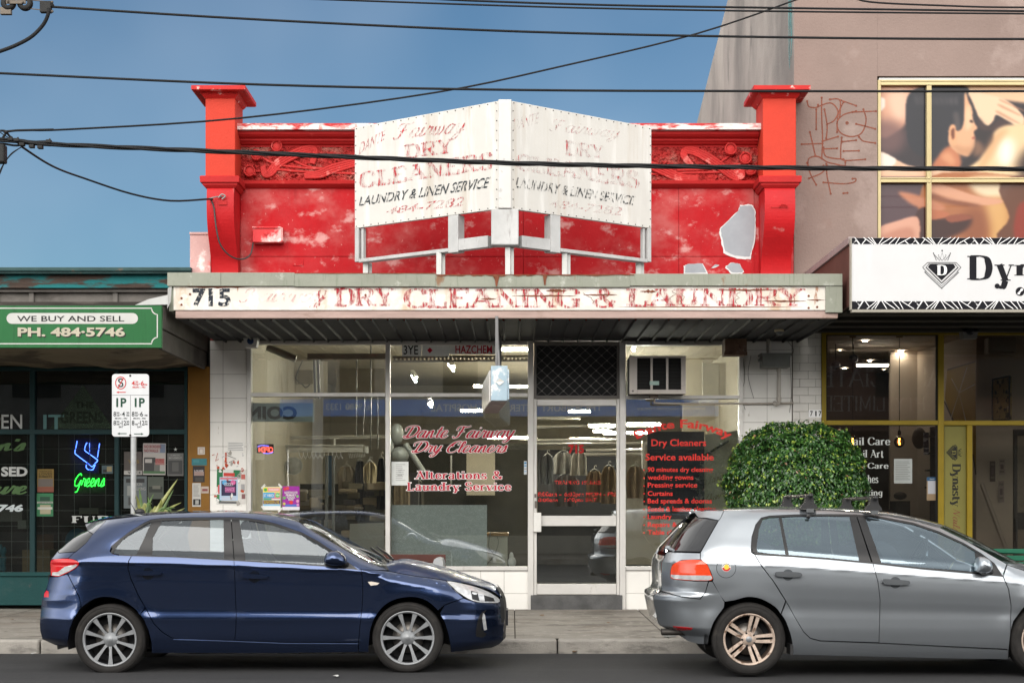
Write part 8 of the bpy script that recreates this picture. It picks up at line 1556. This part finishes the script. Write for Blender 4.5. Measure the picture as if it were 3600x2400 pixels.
sheetthing('notice', 'handwritten white notice on the left tiled pier', 'notice', 800, 1552, 860, 1586, TP - .003, (.70, .69, .66), lines(5, .08, .95, (.38, .38, .38), .05, .95, 4), [], None, .03)
m = MB(); mp = planeY(TP); r3 = random.Random(12)
for k in range(26):
    x, y = r3.uniform(742, 860), r3.uniform(1590, 1660) if k < 14 else r3.uniform(1660, 1790); poly(m, [(x + r3.uniform(2, 9) * math.cos(a), y + r3.uniform(2, 12) * math.sin(a)) for a in (0, 1, 2, 3, 4, 5)], mp, .001 + .0003 * k, r3.randrange(3))
line(m, [(745, 1600), (765, 1592), (758, 1620), (770, 1612)], 2.5, mp, .012, 0); rect(m, 791, 1590, 797, 1640, mp, .012, 0); line(m, [(800, 1600), (830, 1612), (805, 1625)], 2, mp, .0125, 3)
single('paste_residue', m, [mat('residue_red', (.45, .07, .03), .7, alpha_flake=(30, .4, .5)), mat('residue_white', (.72, .71, .69), .8, alpha_flake=(30, .35, .5)), mat('residue_grey', (.36, .34, .31), .8, alpha_flake=(30, .4, .5)), K and mat('residue_black', (.05, .05, .05))], 'scraped poster residue and red paint marks on the left tiled pier', 'residue')
OP = DF - .034
sheetthing('sticker', 'small white drawing sticker on the ochre pilaster', 'sticker', 695, 1571, 720, 1597, OP, (.50, .47, .42), [(.15, .12, .85, .88, (.42, .33, .28)), (.3, .3, .7, .8, (.55, .5, .45))])
sheetthing('sticker', 'torn teal strip on the ochre pilaster', 'sticker', 674, 1611, 727, 1635, OP, (.04, .16, .18), [(.1, .2, .5, .6, (.06, .2, .22))])
sheetthing('poster', 'dark film poster on the ochre pilaster', 'poster', 678, 1637, 719, 1694, OP, (.03, .028, .03), [(.1, .35, .95, .6, (.28, .2, .18)), (.2, .7, .9, .95, (.06, .055, .05))], [('LOUISE', (.12, .24, .9, .36), (.45, .42, .42))])
sheetthing('notice', 'long white text notice on the ochre pilaster', 'notice', 676, 1697, 706, 1780, OP, (.44, .43, .40), lines(10, .06, .6, (.25, .25, .24)) + [(.1, .68, .95, .93, (.02, .02, .02)), (.35, .72, .75, .9, (.3, .3, .28))])
sheetthing('sticker', 'small pale sticker beside the long notice on the ochre pilaster', 'sticker', 707, 1709, 734, 1733, OP, (.40, .33, .28), [(.15, .35, .85, .7, (.2, .06, .06))])
LG = GD - .004
D_ = lambda c: tuple(v * .55 for v in c)
sheetthing('poster', 'yellow headed forest poster in the dark shop window', 'poster', 131, 1648, 189, 1729, LG, (.17, .11, .03), [(.05, .42, .95, .76, (.10, .085, .075)), (.0, .77, 1, 1, (.16, .055, .035))], [('NORTHCOTE', (.12, .06, .88, .14), (.05, .04, .01)), ('LOVES', (.1, .16, .9, .26), (.05, .04, .01)), ('FORESTS', (.1, .28, .9, .38), (.03, .025, .01))])
sheetthing('poster', 'green and cream event poster under the yellow one', 'poster', 129, 1733, 187, 1814, LG, (.03, .13, .06), [(.2, .15, .8, .35, (.015, .05, .03)), (.02, .36, .98, .44, (.33, .34, .3)), (.2, .5, .85, .9, (.26, .24, .16)), (.05, .6, .95, .7, (.36, .36, .32))], [('A NIGHT ON THE TOWN', (.06, .38, .94, .43), K)])
sheetthing('poster', 'large pale poster reading no borders no walls', 'poster', 503, 1557, 583, 1668, LG, (.34, .32, .30), [(.02, .02, .98, .3, (.13, .16, .22)), (.02, .02, .75, .29, (.33, .28, .27)), (.05, .45, .55, .9, (.05, .05, .05)), (.1, .5, .4, .62, (.34, .32, .3)), (.5, .6, .75, .88, (.12, .12, .11)), (.02, .88, .98, .96, (.06, .12, .06)), (.55, .48, .95, .68, (.30, .14, .13))], [('NO BORDERS', (.06, .06, .8, .15), (.22, .06, .06)), ('NO WALLS', (.06, .19, .66, .28), (.22, .06, .06)), ('LIVE ABOVE', (.56, .49, .92, .54), (.3, .03, .03)), ('BUT ANOTHER', (.56, .56, .92, .61), (.3, .03, .03))], None, .012)
sheetthing('poster', 'dark brown poster left of the sign pole', 'poster', 436, 1587, 499, 1668, LG, (.075, .065, .06), [(.0, .82, 1, 1, (.33, .32, .3))], [('YES', (.2, .36, .85, .5), (.16, .11, .03)), ('VOICE', (.2, .85, .95, .96), K)])
sheetthing('poster', 'grey somatic movement poster beside the pale one', 'poster', 588, 1592, 645, 1672, LG, (.12, .12, .115), [(.06, .32, .94, .93, (.05, .05, .05)), (.3, .4, .7, .8, (.085, .085, .08))], [('SOMATIC', (.2, .06, .8, .13), (.26, .26, .25)), ('MOVEMENT', (.1, .17, .9, .25), (.26, .26, .25))])
sheetthing('poster', 'grey patterned poster behind the sign pole', 'poster', 435, 1673, 516, 1786, LG, (.10, .115, .12), [(.1, .08, .9, .2, (.03, .03, .03)), (.15, .3, .5, .6, (.2, .21, .2)), (.2, .65, .6, .9, (.05, .05, .05))], [('SKIN', (.5, .2, .8, .3), (.25, .25, .24)), ('TALKING', (.4, .34, .95, .44), (.25, .25, .24))])
sheetthing('poster', 'dim green landscape poster behind the strap-leaved plant', 'poster', 519, 1675, 575, 1753, LG, (.065, .075, .062), [(.08, .45, .92, .7, (.03, .035, .03)), (.3, .4, .8, .55, (.12, .12, .1))])
sheetthing('card', 'small picture card right of the neon sign', 'card', 358, 1635, 397, 1664, LG, (.05, .08, .09), [(.45, .15, .9, .75, (.22, .18, .1)), (.1, .5, .45, .85, (.02, .02, .02))])
m = MB(); q = [(617 + (7.5 if k % 2 == 0 else 2.5) * math.sin(k * math.pi / 5), 1579 - (8 if k % 2 == 0 else 2.5) * math.cos(k * math.pi / 5)) for k in range(10)]; poly(m, q, planeY(LG), .002); single('star_sticker', m, mat('star_pale', (.4, .4, .38)), 'little pale star sticker above the grey poster', 'sticker')
sheetthing('notice', 'white letter sheet taped in the salon window', 'notice', 3143, 1612, 3207, 1698, PG, (.33, .35, .34), lines(11, .1, .9, (.22, .23, .22), .08, .9, 7))
sheetthing('card_holder', 'kraft and white card with blue top at the right of the salon window', 'card', 3258, 1676, 3292, 1758, PG, (.24, .17, .10), [(0, 0, 1, .16, (.02, .07, .14)), (.12, .16, .9, .72, (.38, .39, .42))], [('Awards', (.3, .05, .8, .11), (.4, .4, .4))])

# ================================================================ furniture shop things
NS = thing('neon_sign', 'blue neon feet outline on a dark panel in the furniture shop window', 'neon sign', P(297, 1660, 21.3)); dN = 21.25
m = MB(); m.fb(247, 1540, 346, 1662, dN + .05, .02); obj('backing', m, mat('neon_backing', (.006, .010, .05), .4), NS)
nb = emis('neon_blue', (.07, .16, 1), 9); zn = lambda l: [P(a / 3.136, 1350 + b / 3.136, dN) for a, b in l]
for st in ([(850, 625), (842, 672), (836, 705)], [(832, 718), (826, 755), (840, 775), (905, 825), (960, 865)], [(970, 873), (1008, 905), (1022, 905), (1050, 870), (1076, 840), (1050, 815), (995, 775)], [(985, 768), (940, 735), (934, 712), (945, 670), (960, 643)], [(987, 648), (990, 705)], [(990, 718), (990, 745)], [(1098, 652), (1090, 705)], [(1088, 718), (1080, 770), (1074, 808)], [(953, 886), (950, 915), (968, 938), (985, 940)], [(992, 943), (1020, 942), (1035, 920), (1050, 886)]):
    m = MB(); m.tube(catmull(zn(st), 5) if len(st) > 2 else zn(st), .0055, 6); obj('neon_tube', m, nb, NS)
NG = thing('neon_sign', 'green neon script word Greens under the blue neon feet', 'neon sign', P(315, 1728, 21.3)); neon("Greens", (262, 1664, 368, 1729), dN, .006, SCR, .2, False, emis('neon_green', (.03, 1, .06), 6), NG)
m = MB(); m.fb(255, 1664, 372, 1732, dN + .05, .015); obj('backing', m, mat('neon_backing_green', (.006, .025, .010), .4), NG)
crd = mat('cardboard', (.22, .145, .08), .8, var=.12); 
def crate(x0, y0, x1, y1, d, lab, mt, dep=.4):
    m = MB(); m.fb(x0, y0, x1, y1, d, dep); m.fb(x0 + 3, y0 + 5, x1 - 3, y0 + 6.5, d - .004, .005); single('box', m, mt, lab, 'box', None, .01)
crate(78, 1932, 175, 2030, 21.3, 'torn tan cardboard box at the foot of the dark window', crd); crate(120, 1878, 188, 2030, 21.9, 'brown cardboard box behind the torn tan box', mat('card_brown', (.12, .055, .025), .8, var=.1))
crate(0, 1790, 78, 1832, 21.7, 'white carton with red print at the left edge', mat('carton_pale', (.22, .20, .19), .8)); crate(62, 1828, 92, 1858, 21.6, 'small white carton by the first teal mullion', mat('carton_white', (.28, .27, .25), .8)); crate(278, 1784, 346, 1806, 21.8, 'pale flat parcel under the neon word', mat('parcel_pale', (.26, .24, .20), .8)); crate(250, 1815, 345, 1870, 22.6, 'black trunk under the pale parcel', blk)
m = MB(); m.ell(P(272, 1900, 21.8), (.16, .15, .17), 18, 10); m.fb(236, 1900, 312, 2020, 21.85, .3); single('chair', m, mat('chair_blue', (.015, .10, .16), .6), 'blue rounded chair behind the tail of the blue car', 'chair')
m = MB(); 
for k in range(16): x, y = rr.uniform(-10, 16), rr.uniform(1920, 2000); m.ell(P(x, y, 21.4), (.03, .03, .05), 8, 6)
single('blue_flowers', m, mat('flower_blue', (.03, .16, .22), .7), 'clump of pale blue artificial flowers at the left edge', 'flowers')

# ================================================================ salon things
def pend(x, yb, ctop, lab, d=22.0):
    t = thing('pendant_lamp', lab, 'lamp', P(x, yb, d), 'filament bulbs hanging in the salon'); m = MB(); zt_ = 3.88; c = P(x, 0, d).x; m.tube([(c, d, P(0, yb - 30, d).z), (c, d, zt_ - .1)], .005, 6); obj('cord', m, K and mat('cord_black', (.015, .015, .015)), t)
    m = MB(); m.lathe([(0, 0), (.045, 0), (.062, .11), (0, .11)], (c, d, zt_ - .12), 'z', 16); obj('ceiling_cup', m, mat('cup_gold', (.20, .13, .05), .4, .3), t)
    m = MB(); zc = P(0, yb, d).z; m.lathe([(.012, .16), (.024, .14), (.022, .09), (.0, .085)], (c, d, zc), 'z', 12); obj('socket', m, mat('socket_black', (.02, .02, .02)), t)
    m = MB(); m.ell((c, d, zc), (.072, .072, .076), 18, 12); obj('bulb', m, glass('bulb_glass', (1, .82, .6), .03, 1.0, 0), t)
    m = MB(); m.tube([(c, d, zc + .05), (c - .008, d, zc), (c + .004, d, zc - .035)], .010, 6); obj('filament', m, emis('filament', (1, .38, .06), 26), t)
pend(2998, 1553, 1180, 'glowing filament bulb on a cord nearest the bush'); pend(3162, 1553, 1180, 'glowing filament bulb on a cord left of the letter sheet')
for x, y, lab in ((3000, 1256, 'dark dome pendant shade at the salon ceiling, right one'), (2938, 1278, 'dark dome pendant shade at the salon ceiling, left one')):
    t = thing('dome_pendant', lab, 'lamp', P(x, y, 24), 'dark dome pendants in the salon'); m = MB(); c = P(x, y, 24); R = 16 * 24 / F; m.lathe([(.01, -.0), (R * .6, -R * .25), (R, -R * .0)][::-1] + [(0, -R * 1.3)], c, 'z', 16); m.ell(c + Vector((0, 0, -R * .3)), (R, R, R), 16, 8); obj('shade', m, mat('shade_navy', (.012, .013, .02), .4), t); m = MB(); m.tube([c, (c.x, c.y, 3.88)], .006, 6); obj('cord', m, mat('cord_black', (.015, .015, .015)), t)
dl = emis('downlight', (1, .88, .72), 130)
for i, (x, y, r, lab) in enumerate(((3041, 1199, 12, 'nearest bright downlight left of centre'), (3168, 1234, 11, 'bright downlight below the second ceiling cup'), (3058, 1269, 10, 'bright downlight above the linear lamp'), (2969, 1296, 9, 'bright downlight by the left dome pendant'), (3455, 1202, 12, 'bright downlight right of the yellow mullion'), (2953, 1232, 8, 'faint downlight at far left of the salon ceiling'), (3206, 1272, 8, 'faint downlight right of the linear lamp'), (3108, 1300, 7, 'faint downlight under the linear lamp'), (3335, 1236, 8, 'faint downlight just right of the yellow mullion'))):
    d = (3.865 - EYE) * F / (HY - y); c = P(x, y, d); R = r * d / F; m = MB(); m.lathe([(0, 0), (R * .8, 0)], c, 'z', 16, 0); m.lathe([(R * .8, .002), (R * 1.05, -.004), (R * 1.1, .006)], c, 'z', 16, 1)
    single('downlight', m, [dl if i < 5 else emis('downlight_faint', (1, .88, .7), 30), mat('downlight_rim', (.6, .58, .55))], lab, 'lamp', 'recessed downlights in the salon ceiling')
LN = thing('linear_lamp', 'long white linear pendant lamp in the salon', 'lamp', P(3068, 1283, 24.5)); m = MB(); m.fb(3014, 1280, 3124, 1287, 24.5, .05); obj('tube', m, emis('linear_white', (1, .92, .8), 30), LN); m = MB(); m.fb(3012, 1276, 3126, 1279, 24.5, .06); m.tube([P(3034, 1276, 24.5), P(3034, 1262, 24.5)], .005, 5); m.tube([P(3104, 1276, 24.5), P(3104, 1262, 24.5)], .005, 5); obj('lamp_body', m, lampb, LN)
PT = thing('painting', 'abstract canvas of yellow and green flecks on the salon wall', 'painting', P(3522, 1478, 22.4)); m = MB(); q = [(3489, 1334), (3549, 1321), (3549, 1474), (3489, 1477)]; a = [P(x, y, 22.45 if i in (0, 3) else 22.2) for i, (x, y) in enumerate(q)]; m.add(a + [v + Vector((.05, .06, 0)) for v in a], [(0, 1, 2, 3), (7, 6, 5, 4), (0, 1, 5, 4), (1, 2, 6, 5), (2, 3, 7, 6), (3, 0, 4, 7)]); obj('canvas', m, mat('canvas_yellow', (.36, .27, .09), .7, var=.2, vs=10, layers=[((.03, .05, .02), 16, .54, .60, (1, 1, .7)), ((.5, .45, .3), 9, .6, .66)]), PT)
m = MB(); e = a[1] - a[0]
for i, j in ((0, 1), (1, 2), (2, 3), (3, 0)): m.tube([a[i], a[j]], .012, 6)
obj('frame', m, mat('frame_black', (.015, .015, .015)), PT)
m = MB(); m.fb(3474, 1184, 3574, 1246, 22.3, .2); m.fb(3478, 1236, 3570, 1247, 22.27, .05); single('air_unit', m, mat('air_unit_beige', (.30, .27, .24), .5), 'beige split air unit high on the salon wall', 'air conditioner', None, .02)
GDr = thing('salon_door', 'dark framed glass door standing open at the right edge of the salon', 'door', P(3590, 2100, 21.5)); m = MB()
for b in ((3566, 1508, 3577, 2100), (3577.4, 1508, 3720, 1530), (3577.4, 1800, 3720, 1860)): m.fb(*b, 21.5, .06)
obj('frame', m, mat('door_frame_dark', (.035, .03, .027), .5), GDr); m = MB(); m.fb(3572, 1822, 3578, 1900, 21.44, .04); obj('handle', m, mat('handle_dark', (.05, .05, .05), .4), GDr); pn_ = MB(); pn_.fb(3577, 1530, 3720, 1800, 21.53, .006); pn_.fb(3577, 1860, 3720, 2100, 21.53, .006); obj('pane', pn_, sglass, GDr)
for (x0, y0, x1, y1, lab, c) in ((3480, 1620, 3499, 1692, 'brown plaque on the salon wall', (.10, .075, .06)), (3512, 1612, 3534, 1668, 'pale tariff sheet on the salon wall', (.36, .30, .25)), (3510, 1690, 3530, 1765, 'framed card on the salon wall', (.30, .25, .22))): sheetthing('wall_plaque', lab, 'plaque', x0, y0, x1, y1, 22.58, c, [(.15, .1, .85, .2, (.18, .15, .13)), (.25, .35, .75, .65, (.14, .10, .10)), (.15, .75, .85, .85, (.18, .15, .13))])
m = MB(); m.tube([P(3452, 1700, 22.3), P(3560, 1990, 22.1)], .035, 4); single('leaning_plank', m, mat('plank_pale', (.42, .36, .30)), 'pale plank leaning against the salon wall', 'plank')
SL = thing('salon_shelf', 'dark shelf unit with barber pole stripes at the salon mirror', 'shelf', P(3270, 1900, 24)); m = MB(); m.fb(3272, 1500, 3296, 1990, 24, .05)
for y in (1530, 1590, 1650, 1710): m.fb(3260, y, 3297, y + 5, 23.9, .15)
obj('shelves', m, mat('shelf_dark', (.06, .05, .045)), SL); m = MB(); m.tube([P(3256, 1520, 23.8), P(3256, 1598, 23.8)], .04, 10); obj('stripe_pole', m, mat('stripe_pale', (.34, .33, .36), .4, layers=[((.08, .07, .10), 14, .48, .52, (.5, .5, 2))]), SL)
m = MB(); m.ell(P(3232, 1540, 24.2), (.11, .06, .16), 14, 8); m.fb(3211, 1540, 3252, 1548, 24.15, .1); single('salon_mirror', m, mat('arch_brown', (.12, .095, .08), .5), 'dark arched mirror on the salon back wall', 'mirror')
m = MB()
for x0, y0, x1, y1, d in ((3060, 1790, 3140, 1900, 24), (3150, 1760, 3200, 1900, 24.5), (2960, 1800, 3040, 1900, 24.2)): m.fb(x0, y0, x1, y1, d, .4)
m.ell(P(3165, 1742, 24.4), (.1, .1, .06), 10, 8); single('salon_chairs', m, mat('salon_seat', (.07, .055, .05), .5), 'dim brown treatment chairs low in the salon window', 'chair')
# ================================================================ across the street (seen only mirrored in the glass and paint)
OB = thing('vet_building', 'cream building across the street with blue awning sign, mirrored in the shop windows', 'building', (0, -5.6, .15))
ocr = mat('opposite_cream', (.36, .33, .28), .8, var=.1)
m = MB(); m.box(-6.5, 6.0, -9, -5.6, 3.2, 6.6); m.box(-6.5, 6.0, -9, -5.61, .15, .7); m.box(-6.5, -6.2, -9, -5.6, .7, 3.2); m.box(5.7, 6, -9, -5.6, .7, 3.2); obj('wall', m, ocr, OB)
m = MB(); m.box(-6.2, 5.7, -5.9, -5.8, .7, 3.2); obj('shop_window', m, mat('opposite_glass', (.02, .022, .025), .1), OB)
m = MB()
for x in (-4.5, -1.5, 1.5, 4.2): m.box(x - .5, x + .5, -5.62, -5.57, 4.7, 5.9)
obj('window', m, mat('opposite_glass', (.02, .022, .025), .1), OB)
m = MB(); m.box(-6.3, 5.6, -5.6, -2.55, 3.95, 4.02); awo = obj('awning', m, mat('opposite_soffit', (.06, .06, .06), .8), OB)
m = MB(); m.box(-6.3, 5.6, -2.55, -2.5, 3.98, 4.43); obj('sign_board', m, mat('sign_blue', (.10, .30, .85), .4), awo)
m = MB(); f = lambda x, z, off=0: Vector((-x, -2.5 + off, z))
for t, x0, x1, z0, z1 in (("www.thornburyvet.com.au", -5.25, -3.4, 4.12, 4.24), ("THORNBURY VETERINARY HOSPITAL", -2.45, 2.2, 4.11, 4.31), ("t. 9480 1333", 3.85, 5.05, 4.14, 4.32)): put(m, sans(t, bold=.015), [(x0, z1), (x1, z1), (x1, z0), (x0, z0)], f, .004)
obj('lettering', m, mat('sign_white_bright', (.92, .92, .92)), awo)
for nm, lab, x0, x1, h, c in (('brick_shop', 'dark brick shop across the street, mirrored at the right', 6.05, 19, 7.2, (.14, .085, .07)), ('grey_shop', 'grey two-storey shop across the street, mirrored at the left', -19, -6.55, 7.6, (.24, .235, .23))):
    t = thing(nm, lab, 'building', ((x0 + x1) / 2, -5.6, .15)); m = MB(); m.box(x0, x1, -9, -5.6, 3.3, h); m.box(x0, x1, -9, -5.61, .15, .8); obj('wall', m, mat('wall_' + nm, c, .8, var=.15), t); m = MB(); m.box(x0, x1, -5.9, -5.8, .8, 3.3); obj('shop_window', m, mat('opposite_glass', (.02, .02, .02)), t); m = MB(); m.box(x0 + .1, x1 - .1, -5.6, -2.8, 3.6, 4.0); obj('awning', m, mat('awning_' + nm, tuple(v * .8 for v in c), .7), t)
    m = MB()
    for k in range(4): xx = x0 + 1.5 + k * 3; m.box(xx, xx + 1.4, -5.62, -5.57, 4.7, 6.2)
    obj('window', m, mat('opposite_glass', (.02, .02, .02)), t)
    if nm == 'brick_shop':
        m = MB(); put(m, pen("ASSOCIATES", G, 12, 6, serif=4, slab=4), [(-12.5, 5.6), (-8.6, 5.6), (-8.6, 5.0), (-12.5, 5.0)], lambda x, z, off=0: Vector((-x, -5.6 + off, z)), .006); put(m, pen("PTY. LIMITED", G, 12, 6, serif=4, slab=4), [(-12.0, 4.75), (-9.0, 4.75), (-9.0, 4.3), (-12.0, 4.3)], lambda x, z, off=0: Vector((-x, -5.6 + off, z)), .006); obj('lettering', m, mat('sign_brick_letters', (.36, .34, .32)), t)
m = MB(); m.tube([(-5.25, -2.0, .1), (-5.2, -2.0, 4.6), (-5.18, -2, 9)], [.16, .14, .11], 12); single('power_pole', m, mat('pole_pale', (.5, .48, .45), .8, var=.1), 'pale power pole across the street, mirrored in the first window', 'pole')
